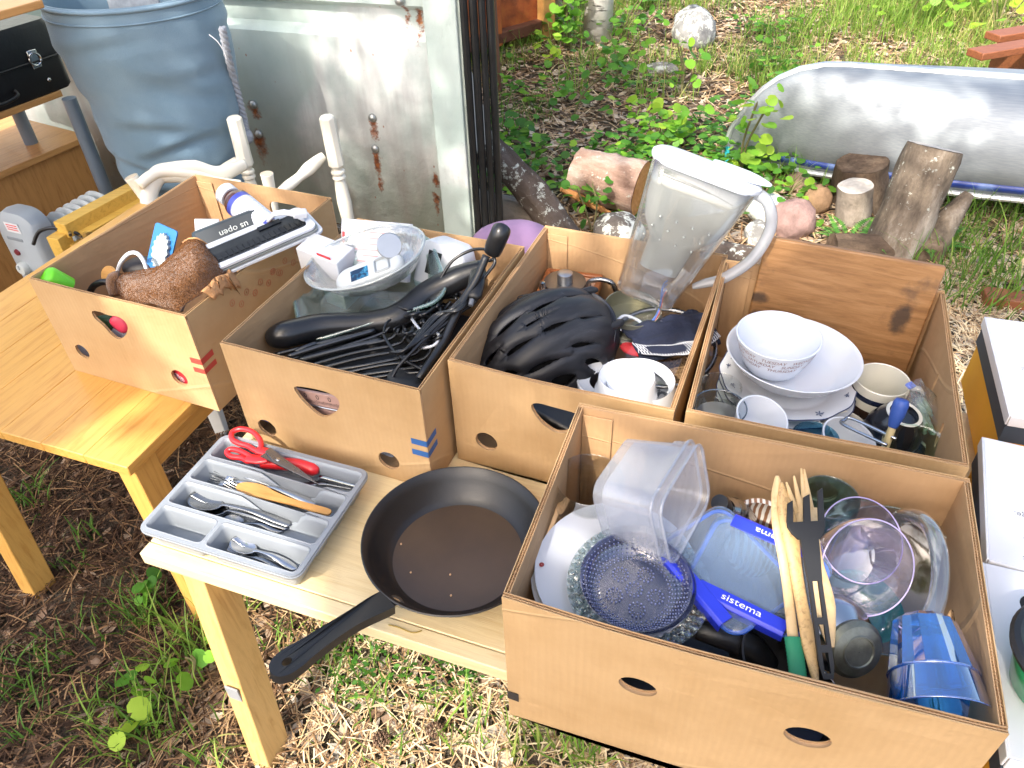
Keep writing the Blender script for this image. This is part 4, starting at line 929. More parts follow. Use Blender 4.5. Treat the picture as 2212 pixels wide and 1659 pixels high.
# green jug and its black rim
gj = P(2296, 1480, T + .23); t = thing('green_bowl', 'translucent green plastic bowl with a black rim at the edge of the picture', 'bowl', Vector((gj.x, gj.y, zB + .006)))
b = MB(); b.lathe([(.0, 0), (.04, 0), (.05, .01), (.06, .05), (.064, .075)], 40); b.build('bowl', simple('green plastic', '#1fa06a', .3, var=.06, coat=.3), t, solid=.003)
b = MB(); b.tube([(.065 * math.cos(a), .065 * math.sin(a), .076) for a in np.linspace(0, 2 * PI, 40, endpoint=False)], .008, 8, closed=True); b.build('rim', black, t)
# ================================================================= CROCKERY BOX
china = simple('white glazed china', '#d3d7de', .16, var=.03, coat=.3, spec=.5); cream = simple('cream stoneware', '#d6d3c6', .25, var=.06, coat=.3)
ink = simple('dark blue glaze line', '#2d3a63', .3); inkw = simple('brown lettering', '#84594e', .5)
clear = glassy('clear glass', (.965, .98, .975), rough=.03, boost=1.5); clearg = glassy('greenish clear glass', (.86, .95, .92), rough=.03, boost=1.6)
frost = glassy('frosted glass', (.85, .88, .9), .35, .3, bodycol=(.72, .76, .8))
def ring(b, r, z, t=.0012, n=56): b.tube([(r * math.cos(a), r * math.sin(a), z) for a in np.linspace(0, 2 * PI, n, endpoint=False)], t, 6, closed=True); return b
def lw(name, label, cat, M, prof, mat, n=56, part='body', group=None, solid=0, sx=1, sy=1, ang=50, ph=0):
    t = thing(name, label, cat, M, group); b = MB(); b.lathe(prof, n, sx=sx, sy=sy, ph=ph); b.build(part, mat, t, solid=solid, angle=ang); return t
def bowlprof(rb, rt, h, th=.003, foot=.004, p=1.7):
    o = []; 
    for i in range(13): s_ = i / 12; o.append((rb * .0 + (rb + (rt - th - rb) * s_ ** (1 / p)) if i else 0.0005, foot + th + (h - foot - th) * s_ ** p))
    inn = [(0.0005, foot + th), (rb * .8, foot + th)] + [(rb + (rt - th - rb) * (i / 10) ** (1 / p), foot + th + (h - foot - th) * (i / 10)) for i in range(1, 11)]
    outr = [(rt, h - .0005)] + [(rb + .002 + (rt - rb - .002) * (i / 10) ** (1 / p), foot + (h - foot) * (i / 10)) for i in range(9, -1, -1)] + [(rb * .8, foot), (rb * .78, 0), (.0005, .0005)]
    return inn + [(rt - .001, h + .0005)] + outr
def plateprof(r, h=.018, th=.004):
    return [(.0005, th), (r * .58, th), (r * .66, th + .003), (r * .72, h * .62), (r * .97, h), (r, h + .0008), (r, h - .002), (r * .74, h * .5), (r * .62, .002), (r * .55, 0), (.0005, 0)]
zf = T + .009
pa = P(*cG(800, 735), T + .075); pb = P(*cG(780, 640), T + .13); plates = 'stacked white plates in the crockery box'
lbl = ['lowest plain white plate of the stack in the crockery box', 'second plain white plate from the bottom of the crockery stack', 'widest plain white plate just under the blue-rimmed plates',
       'lowest blue-rimmed white plate of the crockery stack', 'blue-rimmed white plate between two others in the crockery stack', 'blue-rimmed white plate just under the flowered plate', 'top blue-rimmed white plate with dark flowers under the wide bowl']
z = zf; last = None
for i in range(7):
    r = .134 if i < 3 else .120; c = pa if i < 3 else pb; c = Vector((c.x + .0018 * (i % 2), c.y - .0015 * (i % 3), z)); a_ = [.02, -.015, .01, .0, .012, -.01, .0][i]
    sc = .0
    t = thing('plate', lbl[i], 'plate', Matrix.Translation(c) @ XF(rot=(a_ * .5, a_ * .4, i)), plates)
    b = MB(); b.lathe(plateprof(r, .02), 72)
    if i >= 3: b.warp(lambda p: Vector((p.x, p.y, 0)) * (1 + .012 * math.cos(12 * math.atan2(p.y, p.x)) * max(0, p.xy.length / r - .7) / .3) + Vector((0, 0, p.z)))
    b.build('dish', china, t, angle=60)
    if i >= 3:
        b = MB(); b.tube([((r + .0004) * (1 + .012 * math.cos(12 * a)) * math.cos(a), (r + .0004) * (1 + .012 * math.cos(12 * a)) * math.sin(a), .0203) for a in np.linspace(0, 2 * PI, 96, endpoint=False)], .0011, 6, closed=True); b.build('blue_rim', ink, t)
    last = t; z += .0215 if i < 2 else (.0185 if i > 2 else .019)
flow = simple('slate flower print', '#56607a', .4)
Mi = last.matrix_world.inverted()
zpl = z
for q in ((395, 520), (500, 640), (690, 718), (915, 742), (1080, 690), (1185, 610), (345, 430), (1250, 560)):
    w_ = P(*cG(*q), last.matrix_world.translation.z + .018); p = Mi @ w_; r = p.xy.length; f = .106 / r
    b = MB(); x0, y0 = p.x * f, p.y * f; zz = .0182 + .0012
    for k in range(5):
        a = 2 * PI * k / 5 + q[0]; l = .0055 * (1 if q[0] != 915 else 1.5)
        b.add([(x0, y0, zz), (x0 + l * .6 * math.cos(a - .4), y0 + l * .6 * math.sin(a - .4), zz), (x0 + l * math.cos(a), y0 + l * math.sin(a), zz), (x0 + l * .6 * math.cos(a + .4), y0 + l * .6 * math.sin(a + .4), zz)], [(0, 1, 2, 3)])
    b.tube([(x0, y0, zz), (x0 - y0 * .09, y0 + x0 * .09, zz)], .0007, 5)
    b.build('flower_print', flow, last)
cb = P(*cG(832, 415), .0); wz = z + .005
wb = P(*cG(832, 418), wz + .05)
t = lw('serving_bowl', 'wide white china serving bowl on top of the plates', 'bowl', Matrix.Translation((wb.x, wb.y, wz)) @ XF(rot=(-.03, .04, 0)), bowlprof(.066, .118, .052, p=1.5), china, 72)
wr = P(*cG(730, 283), 0); sz = wz + .012
sb_ = P(*cG(731, 283), sz + .078)
t = lw('word_bowl', 'small white bowl printed with day names standing in the wide bowl', 'bowl', Matrix.Translation((sb_.x, sb_.y, sz)), bowlprof(.038, .0735, .078, p=1.6), china, 72)
def bowl_r(zz, rb=.038, rt=.0735, h=.078, foot=.004, p=1.6): return rb + .002 + (rt - rb - .002) * max(0, (zz - foot) / (h - foot)) ** (1 / p)
rows = [(.066, 'THURSDAY    FRIDAY    MONDAY    TUESDAY    WEDNESDAY    SATURDAY    '), (.0555, 'SUNDAY    WEDNESDAY    SATURDAY    SUNDAY    MONDAY    THURSDAY    '), (.045, 'TUESDAY    MONDAY    THURSDAY    FRIDAY    SATURDAY    ')]
camaz = math.atan2(-sb_.y, -sb_.x)
for zz, tx in rows:
    vs, fs = text_mesh(tx, .0098, .18); xs = [v[0] for v in vs]; w0 = max(xs) - min(xs)
    b = MB(); o = []
    for x, y, _ in vs:
        h = zz + y; r = bowl_r(h) + .0004; a = camaz + x / bowl_r(zz) + (.35 if zz < .05 else (.12 if zz < .06 else -.1)); o.append((r * math.cos(a), r * math.sin(a), h))
    b.add(o, fs); b.build('printed_words', inkw, t, angle=180)
# wooden board
bp0 = bx(M4, .03, .455, .0); nn = (M4.col[1].xyz * math.cos(rad(10)) + Vector((0, 0, -1)) * -math.sin(rad(10)) * -1).normalized()
pz = bx(M4, .1, .452, .232)
q = [onplane(*k, pz, nn) for k in ((1657, 512), (2046, 579), (1968, 800), (1610, 695))]
ex = (q[1] - q[0]); Wb = ex.length; ex.normalize(); ey = nn.cross(ex) ; ey = -ey if ey.z < 0 else ey; Hb = max(.24, -(q[2] - q[1]).dot(ey))
print('board', Wb, Hb, [tuple(round(c, 3) for c in M4.inverted() @ k) for k in q])
BM = Matrix.Translation(q[0]) @ Matrix((ex, ey, ex.cross(ey))).transposed().to_4x4()
cbm = N('stained chopping board'); co = cbm.co((1.4, 14, 14)); g = cbm.noise(6, 8, .7, co, .5); g2 = cbm.noise(60, 4, .7, cbm.co((.6, 3, 3)))
c = cbm.ramp(g, [(.3, lin('#74512f')), (.5, lin('#966d43')), (.7, lin('#a98056'))]); c = cbm.mix(cbm.math('MULTIPLY', g2, .3), c, lin('#6d4726'))
sp = cbm.noise(5, 6, .7); c = cbm.mix(cbm.ramp(sp, [(.62, (0, 0, 0)), (.72, (.6, .6, .6))]), c, lin('#4a3a30'))
sep = cbm.n('SeparateXYZ'); cbm.l(cbm.co(), sep.inputs[0]); dd = None
for (sx_, sy_, rx, ry) in ((Wb * .86, -.115, .028, .05), (.012, -.125, .03, .02), (.02, -.17, .03, .03)):
    k = cbm.math('ADD', cbm.math('POWER', cbm.math('DIVIDE', cbm.math('SUBTRACT', sep.outputs[0], sx_), rx), 2), cbm.math('POWER', cbm.math('DIVIDE', cbm.math('SUBTRACT', sep.outputs[1], sy_), ry), 2))
    k = cbm.math('ADD', k, cbm.math('MULTIPLY', cbm.noise(30, 5, .7), .9)); dd = k if dd is None else cbm.math('MINIMUM', dd, k)
c = cbm.mix(cbm.ramp(dd, [(.6, (.85, .85, .85)), (1.2, (0, 0, 0))]), c, lin('#2e2622')); cbm.col(c); cbm.setp(Roughness=.5); cbm.bump(g2, .2, .003)
b = MB(); b.prism([(0, -Hb), (Wb, -Hb), (Wb, 0), (0, 0)], -.018, 0); tag(b.build('chopping_board', cbm.m, bevel=.004), 'stained wooden chopping board leaning against the back of the crockery box', 'chopping board', M=BM)
# glasses and cups
def glass(name, label, px, zr, rx, h, mat, taper=.85, extra=None, cat='glass', band=None, tilt=(0, 0, 0), th=.0022):
    p = P(*px, zr); M = Matrix.Translation((p.x, p.y, zr)) @ XF(rot=tilt) @ Matrix.Translation((0, 0, -h)); t = thing(name, label, cat, M)
    b = MB(); b.lathe([(.0005, .006), (rx * taper - th, .007), (rx * (taper + 1) / 2 - th, h * .5), (rx - th, h - .001), (rx - th / 2, h), (rx, h - .001), (rx * (taper + 1) / 2, h * .5), (rx * taper, .002), (rx * taper * .95, 0), (.0005, .0005)], 48); b.build('body', mat, t, angle=60)
    return t
t = glass('drinking_glass', 'clear tumbler behind the dark-rimmed glass in the corner of the crockery box', cG(300, 658), .775, .0375, .09, clear, .92)
t = glass('drinking_glass', 'dark-rimmed frosted glass in the front corner of the crockery box', cG(295, 815), .80, .044, .075, clear, .8)
b = MB(); ring(b, .0432, .075, .0012); b.build('dark_rim', simple('smoked glass rim', '#3c4a58', .2, coat=.5), t); b = MB(); b.lathe([(.0005, .008), (.033, .009), (.0385, .052)], 40); b.build('frosted_lining', frost, t)
b = MB(); b.tube([(-.022, -.036, .012), (-.021, -.037, .03), (-.023, -.036, .036)], .003, 6); b.build('green_print', simple('green print', '#2fae6a', .4), t)
t = lw('cup', 'white cup lying tipped beside the two glasses in the crockery box', 'cup', Matrix.Translation(P(*cG(590, 915), .785)) @ XF(rot=(rad(14), rad(10), 0)) @ Matrix.Translation((0, 0, -.05)), bowlprof(.026, .044, .06, p=1.4), china)
t = lw('cup', 'white cup with dark blue outside in front of the plate stack', 'cup', Matrix.Translation(P(*cG(925, 965), .735)) @ XF(rot=(rad(8), rad(6), 0)) @ Matrix.Translation((0, 0, -.05)), bowlprof(.022, .034, .05, p=1.4), china)
b = MB(); b.lathe([(.0345, .0495), (.0352, .047), (.033, .02), (.026, .002)], 40); b.build('blue_glaze', simple('navy glaze', '#1b2238', .2, coat=.5), t)
blueg = glassy('pale blue glass', (.45, .72, .85), rough=.04, boost=1.6)
glass('drinking_glass', 'pale blue glass in front of the white cups in the crockery box', cG(1003, 1035), .75, .0385, .07, blueg, .85)
lw('cup', 'white cup between the blue glass and the wire tongs', 'cup', Matrix.Translation(P(*cG(1240, 1062), .74)) @ XF(rot=(rad(10), rad(10), 0)) @ Matrix.Translation((0, 0, -.05)), bowlprof(.026, .046, .055, p=1.4), china)
lw('bowl', 'grey-white bowl tipped behind the wire tongs in the crockery box', 'bowl', Matrix.Translation(P(*cG(1280, 1010), .72)) @ XF(rot=(rad(10), rad(22), 0)) @ Matrix.Translation((0, 0, -.05)), bowlprof(.026, .05, .05, p=1.5), cream)
# stoneware mug
mp = P(*cG(1497, 612), .765); mr = .047
t = thing('stoneware_mug', 'cream stoneware mug with dark blue band and brown foot behind the stick', 'mug', Matrix.Translation((mp.x, mp.y, .765 - .085)))
b = MB(); b.lathe([(.0005, .006), (mr * .9, .007), (mr - .003, .084), (mr - .0015, .0855), (mr, .084), (mr * .99, .04)], 56); b.build('body', cream, t)
b = MB(); b.lathe([(mr * .99 + .0006, .0405), (mr * .985 + .0006, .02), (mr * .93, .003), (mr * .9, 0), (.0005, .0005)], 56); b.build('brown_foot', simple('brown glaze', '#3a2a22', .25, coat=.4), t)
b = MB(); b.lathe([(mr + .0004, .068), (mr + .0011, .066), (mr + .0009, .059), (mr + .0002, .057)], 56); b.build('blue_band', simple('navy glaze', '#1b2238', .2), t)
hp = t.matrix_world.inverted() @ P(*cG(1640, 790), .71); a = math.atan2(hp.y, hp.x)
b = MB(); b.tube(spline([(mr * .97 * math.cos(a), mr * .97 * math.sin(a), .066), ((mr + .022) * math.cos(a), (mr + .022) * math.sin(a), .064), ((mr + .03) * math.cos(a), (mr + .03) * math.sin(a), .045), ((mr + .02) * math.cos(a), (mr + .02) * math.sin(a), .026), (mr * .97 * math.cos(a), mr * .97 * math.sin(a), .022)], 6), [(.007, .004)] * 25, 10, flat=(-math.sin(a), math.cos(a), 0)); b.build('handle', cream, t, angle=180)
darkc = simple('dark blue-black glaze', '#14171f', .18, coat=.5, var=.2)
up_ = P(*cG(1598, 838), .775)
t = lw('dark_mug', 'dark glazed mug turned upside down showing a cream foot ring', 'mug', Matrix.Translation((up_.x, up_.y, .69)) @ XF(rot=(.12, .1, 0)), [(.047, 0), (.05, .02), (.046, .05), (.036, .074), (.030, .083), (.029, .0855), (.024, .0855), (.0225, .079), (.0005, .078)], darkc)
b = MB(); b.lathe([(.0295, .0858), (.0292, .0868), (.0238, .0868), (.0236, .0858)], 40); b.build('foot_ring', cream, t)
gp = P(*cG(1770, 1122), .775)
t = glass('glass_bowl', 'clear glass bowl in the near corner of the crockery box', cG(1772, 1120), .775, .057, .055, clearg, .72, cat='bowl')
t = lw('dark_mug', 'dark mug with cream foot ring seen through the clear glass bowl', 'mug', Matrix.Translation(P(*cG(1712, 1140), .70)) @ XF(rot=(.1, .1, 0)) @ Matrix.Translation((0, 0, -.08)), [(.046, 0), (.048, .02), (.042, .05), (.033, .074), (.028, .083), (.027, .0855), (.022, .0855), (.0205, .079), (.0005, .078)], darkc)
b = MB(); b.lathe([(.0275, .0858), (.0272, .0868), (.0218, .0868), (.0216, .0858)], 40); b.build('foot_ring', cream, t)
s0, s1 = P(*cG(1632, 790), .825), P(*cG(1500, 1150), .745); d = (s1 - s0)
t = thing('brush_stick', 'thin wooden stick with a blue tip lying across the dark mug', 'stick', frame(s0, d)); b = MB(); b.tube([(0, 0, .028), (0, 0, d.length + .02)], .0062, 12); b.build('stick', wood('pale stick wood', lin('#c9b88c'), lin('#9d8c62'), axis=(14, 14, 1.2), knots=False), t)
b = MB(); b.tube(spline([(0, 0, -.006), (0, 0, .002), (0, 0, .02), (0, 0, .034), (0, 0, .042)], 4), interp([.0095, .0125, .0115, .009, .007], 17), 14); b.build('blue_tip', simple('blue rubber', '#2f4f9a', .5), t, angle=180)
w0, w1 = P(*cG(1215, 915), .76), P(*cG(1560, 1078), .775)
side = (w1 - w0).cross(Vector((0, 0, 1))).normalized()
rod('wire_tongs', 'bent steel wire tongs lying across the cups in the crockery box', 'tongs', [w1 + side * .012, w0 + side * .012 + (w1 - w0) * .08, w0, w0 - side * .012 + (w1 - w0) * .08, w1 - side * .012], .0028, steel, 8)
# bag of green straws
gs = glassy('green straw plastic', (.8, .92, .8), .6, .2, bodycol=(.6, .78, .58)); s0 = P(*cG(1830, 930), .745)
t = thing('straw_bag', 'clear plastic bag of pale green drinking straws beside the stoneware mug', 'bag of straws', s0); Mi = t.matrix_world.inverted()
for k in range(26):
    px, py = 1830 + random.uniform(-58, 50) + (k % 3) * 6, 920 + random.uniform(-70, 95); a = P(*cG(px, py), .735 + random.uniform(0, .03)); c = P(*cG(px - 80 + random.uniform(-20, 20), py - 170 + random.uniform(-15, 15)), .72 + random.uniform(0, .01))
    b = MB(); b.tube([Mi @ a, Mi @ c], .0034, 10, caps=False); b.build('straw', gs, t, solid=.0006)
film = glassy('crinkled clear film', (.97, .97, .97), .04, .12, boost=2.2, bump=1.0, bs=70)
b = MB(); c0, c1_ = Mi @ P(*cG(1860, 1000), .745), Mi @ P(*cG(1720, 660), .77); ax = c1_ - c0
M = frame(c0, ax); rings = []
for i in range(13):
    s_ = i / 12; w_ = .036 * (1 - .75 * max(0, s_ - .55) / .45)
    rings.append([((w_ * math.cos(a)) * (1 + .12 * noise.noise((math.cos(a) * 2, math.sin(a) * 2, s_ * 6))), .02 * math.sin(a) * (1 + .35 * noise.noise((math.cos(a) * 3, math.sin(a) * 3 + 5, s_ * 7))), ax.length * s_) for a in np.linspace(0, 2 * PI, 28, endpoint=False)])
b.loft(rings, (False, False), M=M); b.build('film', film, t, angle=180)
b = MB(); b.box((0, 0, 0), (.016, .012, .006), Matrix.Translation(Mi @ P(*cG(1700, 660), .775)) @ XF(rot=(.3, .2, .6))); b.build('blue_tag', simple('blue tag', '#6f83d2', .5), t, bevel=.001)

# ================================================================= HELMET BOX
# helmet
ha, hb_ = P(*c7(150, 1060), .74), P(*c7(905, 720), .765); hc = (ha + hb_) / 2; hx = (hb_ - ha); hx.z *= .3; hlen = hx.length / 2; hx.normalize()
hz = (Vector((0, 0, 1)) + Vector((-.10, -.35, 0))).normalized(); hy = hz.cross(hx).normalized(); hx = hy.cross(hz).normalized()
HM = Matrix.Translation(P(*c7(510, 1020), .72)) @ Matrix((hx, hy, hz)).transposed().to_4x4()
helm = thing('bicycle_helmet', 'matte black bicycle helmet with long vents and a visor', 'helmet', HM)
RXh, RYh, RZh = .140, .108, .112
print('helmet len', hlen)
vents = []
for (x, y, l, w_, a) in [(-.05, .028, .036, .0085, .1), (.025, .024, .034, .0085, .05), (-.055, -.022, .036, .0085, -.1), (.02, -.026, .034, .0085, -.05), (.085, .026, .022, .007, 0), (.08, -.03, .022, .007, 0), (-.105, .0, .020, .008, 0), (-.03, .068, .04, .0065, .18), (.05, .066, .028, .006, .1), (-.035, -.068, .04, .0065, -.18), (.045, -.068, .028, .0065, -.1), (-.095, .045, .018, .007, .5), (-.095, -.045, .018, .007, -.5), (-.005, .0, .03, .006, 0), (.06, -.094, .03, .007, -.1), (-.02, -.096, .03, .007, -.1)]: vents.append((x, y, l, w_, a))
def vmask(x, y):
    m = 9
    for (vx, vy, l, w_, a) in vents:
        dx, dy = x - vx, y - vy; p, q_ = dx * math.cos(a) + dy * math.sin(a), -dx * math.sin(a) + dy * math.cos(a)
        wq = w_ * (1.15 - .35 * p / l if abs(p) < l else 1); m = min(m, math.hypot(p / l, q_ / (wq * .92)))
    return m
b = MB(); NU, NV = 200, 110; vs = []; idx = {}
def hpt(i, j):
    a = 2 * PI * i / NU; e = (j / NV) * rad(108)
    r = math.sin(e); x, y, z = RXh * r * math.cos(a) * (1.06 if math.cos(a) < 0 else 1), RYh * r * math.sin(a), RZh * math.cos(e)
    m = vmask(x, y) if z > -.02 else 9; d = 0
    if m < 1.5: d = -.004 * (1 - (m - 1) / .5 if m > 1 else 1)
    d += .004 * math.exp(-((abs(y) - .046) / .011) ** 2) + .003 * math.exp(-(y / .012) ** 2)
    k = 1 + d / .11
    return (x * k, y * k, z * k), m
pts_ = [[hpt(i, j) for i in range(NU)] for j in range(NV + 1)]
vs = [q[0] for r in pts_ for q in r]; fs = []
for j in range(NV):
    for i in range(NU):
        k = (i + 1) % NU; ms = (pts_[j][i][1] + pts_[j][k][1] + pts_[j + 1][i][1] + pts_[j + 1][k][1]) / 4
        if ms < .98: continue
        fs.append((j * NU + i, j * NU + k, (j + 1) * NU + k, (j + 1) * NU + i)[::-1])
hmat = N('scuffed matte helmet shell'); sc_ = hmat.noise(9, 7, .75, hmat.co((1, 5, 1))); hmat.col(hmat.ramp(sc_, [(.5, lin('#1e1f24')), (.68, lin('#2f3036')), (.76, lin('#6a6a6c'))])); hmat.setp(Roughness=hmat.math('MULTIPLY_ADD', sc_, .3, .32), Specular_IOR_Level=.45)
b.add(vs, fs); b.build('shell', hmat.m, helm, angle=180, solid=-.010)
b = MB(); b.lathe([(.0005, RZh * .86), (RXh * .35, RZh * .80), (RXh * .62, RZh * .60), (RXh * .80, RZh * .30), (RXh * .85, -.02)], 48, sy=RYh / RXh); b.build('liner', simple('black foam liner', '#0d0d0f', .95), helm)
# visor at the raised end
b = MB(); b.grid(lambda i, j: ((RXh * .93 + (.02 * j) * (1 - (2 * i - 1) ** 2 * .55)) * math.cos((i - .5) * 1.5), (RYh * .98 + .01 * j) * math.sin((i - .5) * 1.6), .035 + .012 * j - .03 * (2 * i - 1) ** 2 + .006 * math.sin(i * PI * 3)), 30, 8); b.build('visor', simple('navy-black visor', '#20242f', .4, var=.3, vs=12), helm, angle=180, solid=.003)
for s_ in (-.38, .38):
    b = MB(); b.tube(spline([(RXh * .72, RYh * s_ * 1.3, RZh * .55), (RXh * .98, RYh * s_ * 1.2, RZh * .40), (RXh * 1.08, RYh * s_ * 1.1, RZh * .36)], 5), interp([.004, .009, .004], 11), 8); b.build('visor_rib', hmat.m, helm, angle=180)
rod('helmet_strap', 'thin black strap sticking out behind the helmet', 'strap', [P(*c7(340, 735), .80), P(*c7(350, 690), .815), P(*c7(430, 675), .82), P(*c7(525, 655), .80)], [(.005, .0012)] * 4, black, 8, flat=(0, 0, 1))
# kitchen scale / board with knob
fp = [P(*c7(*q), .752) for q in ((515, 520), (850, 560), (760, 700), (390, 690))]
e1 = (fp[1] - fp[0]); W1 = e1.length; e1.normalize(); e2 = Vector((e1.y, -e1.x, 0)); 
FM = Matrix.Translation(fp[0]) @ Matrix((e1, -e2, Vector((0, 0, 1)))).transposed().to_4x4()
t = thing('framed_timer', 'brown-framed board with a round silver knob behind the helmet', 'board', FM); D1 = .19
b = MB(); b.box((W1 / 2, -D1 / 2, -.012), (W1 - .02, D1 - .02, .012)); b.build('panel', simple('pale pink board', '#d3ab8c', .6), t)
fr = wood('reddish frame wood', lin('#a8663b'), lin('#7a4526'), rough=.4, coat=.2)
for c, s_ in (((W1 / 2, -.006, -.01), (W1, .012, .022)), ((W1 / 2, -D1 + .006, -.01), (W1, .012, .022)), ((.006, -D1 / 2, -.0101), (.012, D1 - .024, .022)), ((W1 - .006, -D1 / 2, -.0101), (.012, D1 - .024, .022))):
    b = MB(); b.box(c, s_); b.build('frame_bar', fr, t, bevel=.003)
kp = FM.inverted() @ P(*c7(622, 608), .752); satin = simple('satin aluminium', '#aeb0b2', .35, .9, var=.08)
b = MB(); b.lathe([(.0005, .004), (.045, .004), (.046, .002), (.045, -.004), (.0005, -.005)], 48, Matrix.Translation((kp.x, kp.y, .0))); b.build('dial', simple('dark aluminium', '#84868a', .3, .95), t)
b = MB(); b.lathe([(.0005, .026), (.013, .026), (.0165, .024), (.017, .004)], 32, Matrix.Translation((kp.x, kp.y, 0))); b.build('knob', satin, t)
sp_ = FM.inverted() @ P(*c7(488, 650), .752); b = MB(); b.lathe([(.0005, .02), (.006, .019), (.008, .004)], 16, Matrix.Translation((sp_.x, sp_.y, 0))); b.build('stud', steel, t)
# pitcher
pz_ = .775; pbc = P(1392, 640, pz_); tl = rad(15.5)
Au = Vector((math.cos(rad(-20)), math.sin(rad(-20)), 0)); ax = (Vector((0, 0, 1)) * math.cos(tl) + Au * math.sin(tl)).normalized(); lx = (Au * math.cos(tl) - Vector((0, 0, 1)) * math.sin(tl)).normalized()
PM = Matrix.Translation(pbc) @ Matrix((lx, ax.cross(lx), ax)).transposed().to_4x4() @ Matrix.Rotation(rad(-12), 4, 'X')
pit = thing('water_pitcher', 'clear plastic water filter pitcher with white lid tilted in the helmet box', 'pitcher', PM)
PH = .272
def pr(w_, d_, z, x0=0, r=.03): return [(x + x0, y, z) for x, y in rrect(w_, d_, r, 6)]
def pw(z): s_ = z / PH; return (.118 + .085 * s_, .078 + .02 * s_, .012 * s_)
b = MB(); b.loft([pr(pw(z)[0] - (.012 if z < .004 else 0), pw(z)[1] - (.012 if z < .004 else 0), z, pw(z)[2]) for z in (0, .004, .012, .06, .12, .18, .23, PH)], (True, False)); b.build('jug', glassy('clear acrylic', (.95, .96, .965), .05, .04, boost=2.2, bodycol=(.8, .82, .85)), pit, angle=50, solid=.0028)
fun = glassy('milky grey funnel', (.75, .76, .75), .82, .18, bodycol=(.70, .71, .68), boost=1.2)
b = MB(); b.loft([pr(.078, .060, .068, .004, .02), pr(.082, .064, .074, .004), pr(.094, .074, .130, .006), pr(.15, .082, .165, .010), pr(.172, .086, .20, .012), pr(.19, .09, PH - .004, .012)], (True, False)); b.build('funnel', fun, pit, angle=50)
for k in range(12):
    i, j = k % 4, k // 4; b = MB(); zz = .135 + .022 * j; b.ball((-.05 + .032 * i + .008 * j, -(.040 + .12 * (zz - .118)) - .0008, zz), .0025, 8, 5); b.build('bump', fun, pit)
lidm = simple('white lid plastic', '#d2d8e4', .35, var=.03, coat=.2)
b = MB(); b.loft([pr(.206, .10, PH - .004, .012, .045), pr(.214, .106, PH + .002, .012, .048), pr(.214, .106, PH + .008, .012, .048), pr(.200, .092, PH + .014, .012, .045), pr(.12, .05, PH + .017, .012, .02)], (True, True)); b.build('lid', lidm, pit, angle=40)
b = MB(); b.prism([(-.03, -.004), (.02, -.004), (.02, -.0025), (-.03, -.0025)], PH + .0185, PH + .0195); b.build('lid_slot', simple('grey slot', '#8f939c', .6), pit)
b = MB(); b.prism([tuple(q)[:2] for q in spline([(.02, .035, 0), (.09, .045, 0), (.125, .02, 0), (.13, -.005, 0), (.09, -.03, 0), (.04, -.02, 0)], 5, True)], PH + .0170, PH + .0205); b.build('flap', lidm, pit, bevel=.002)
b = MB(); hpts = spline([(.105, 0, PH - .002), (.14, 0, PH - .012), (.165, 0, PH - .055), (.160, 0, PH - .12), (.128, 0, PH - .175), (.098, 0, PH - .20), (.080, 0, PH - .215)], 7)
b.tube(hpts, interp([(.012, .016), (.011, .017), (.011, .017), (.011, .017), (.0105, .015), (.009, .012), (.005, .010)], len(hpts)), 14, flat=(1, 0, 0)); b.build('handle', glassy('milky white handle', (.8, .82, .85), .6, .12, bodycol=(.74, .76, .8), boost=1.3), pit, angle=180)
# wire-ended metal ring lamp base
lp = P(*c7(1015, 745), .775); lm = simple('brushed nickel', '#a6a594', .35, .85, var=.08)
t = thing('lamp_base', 'round brushed metal lamp base with loose blue and red wires', 'lamp base', Matrix.Translation((lp.x, lp.y, .735)) @ XF(rot=(.1, .06, 0)))
b = MB(); b.lathe([(.0005, .004), (.054, .004), (.0555, .038), (.057, .0385), (.0575, .036), (.057, 0), (.0005, 0)], 56); b.build('can', lm, t)
b = MB(); b.prism([tuple(q)[:2] for q in spline([(-.062, .0, 0), (-.03, -.058, 0), (.03, -.068, 0), (.088, -.05, 0), (.085, -.02, 0), (.05, .05, 0), (-.03, .058, 0)], 6, True)], -.004, -.0015); b.build('plate', simple('satin sheet steel', '#b9bbbf', .4, .8), t)
for a in (.9, 2.6, 4.2): b = MB(); b.ball((.0568 * math.cos(a), .0568 * math.sin(a), .022), .0042, 10, 6); b.build('screw', steel, t)
b = MB(); b.tube(spline([(-.03, -.008, .008), (-.012, .004, .013), (.015, -.01, .012), (.02, -.025, .008)], 5), .0035, 8); b.build('cable_stub', lidm, t, angle=180)
for k, (c_, o) in enumerate((('#3f62b0', 0), ('#3f62b0', .004), ('#b5544a', -.003), ('#4a78c8', .007))):
    b = MB(); b.tube(spline([(.018, -.028, .01), (.04, -.02 + o, .014), (.056, .0 + o, .034), (.06, .016 + o * 2, .060 + o), (.066, .02 + o, .072 + o * 2)], 6), .0012, 6); b.build('wire', simple('wire ' + c_, c_, .4), t, angle=180)
for k in range(2): b = MB(); b.lathe([(.0005, .014), (.007, .013), (.008, .004)], 6, Matrix.Translation((-.026 + .05 * k, -.012 - .018 * k, .0))); b.build('terminal', steel, t)
# glass lid with steel rim, and steel hoop
gl_ = P(*c7(1195, 985), .735)
t = thing('pan_cover', 'round glass pan lid with steel rim under the oven mitt', 'pan lid', Matrix.Translation(gl_) @ XF(rot=(rad(10), rad(-4), 0)))
b = MB(); ring(b, .103, .0, .0045, 72); b.build('steel_rim', dsteel, t, angle=180); b = MB(); b.lathe([(.102, 0), (.08, .012), (.04, .02), (.0005, .022)], 56); b.build('glass', clear, t)
rod('steel_hoop', 'bent steel tube hoop between the knob board and the pitcher', 'hoop', [P(*c7(*q), z) for q, z in (((770, 650), .74), ((765, 605), .765), ((830, 590), .775), ((900, 610), .77), ((925, 660), .75))], .0055, dsteel, 10)
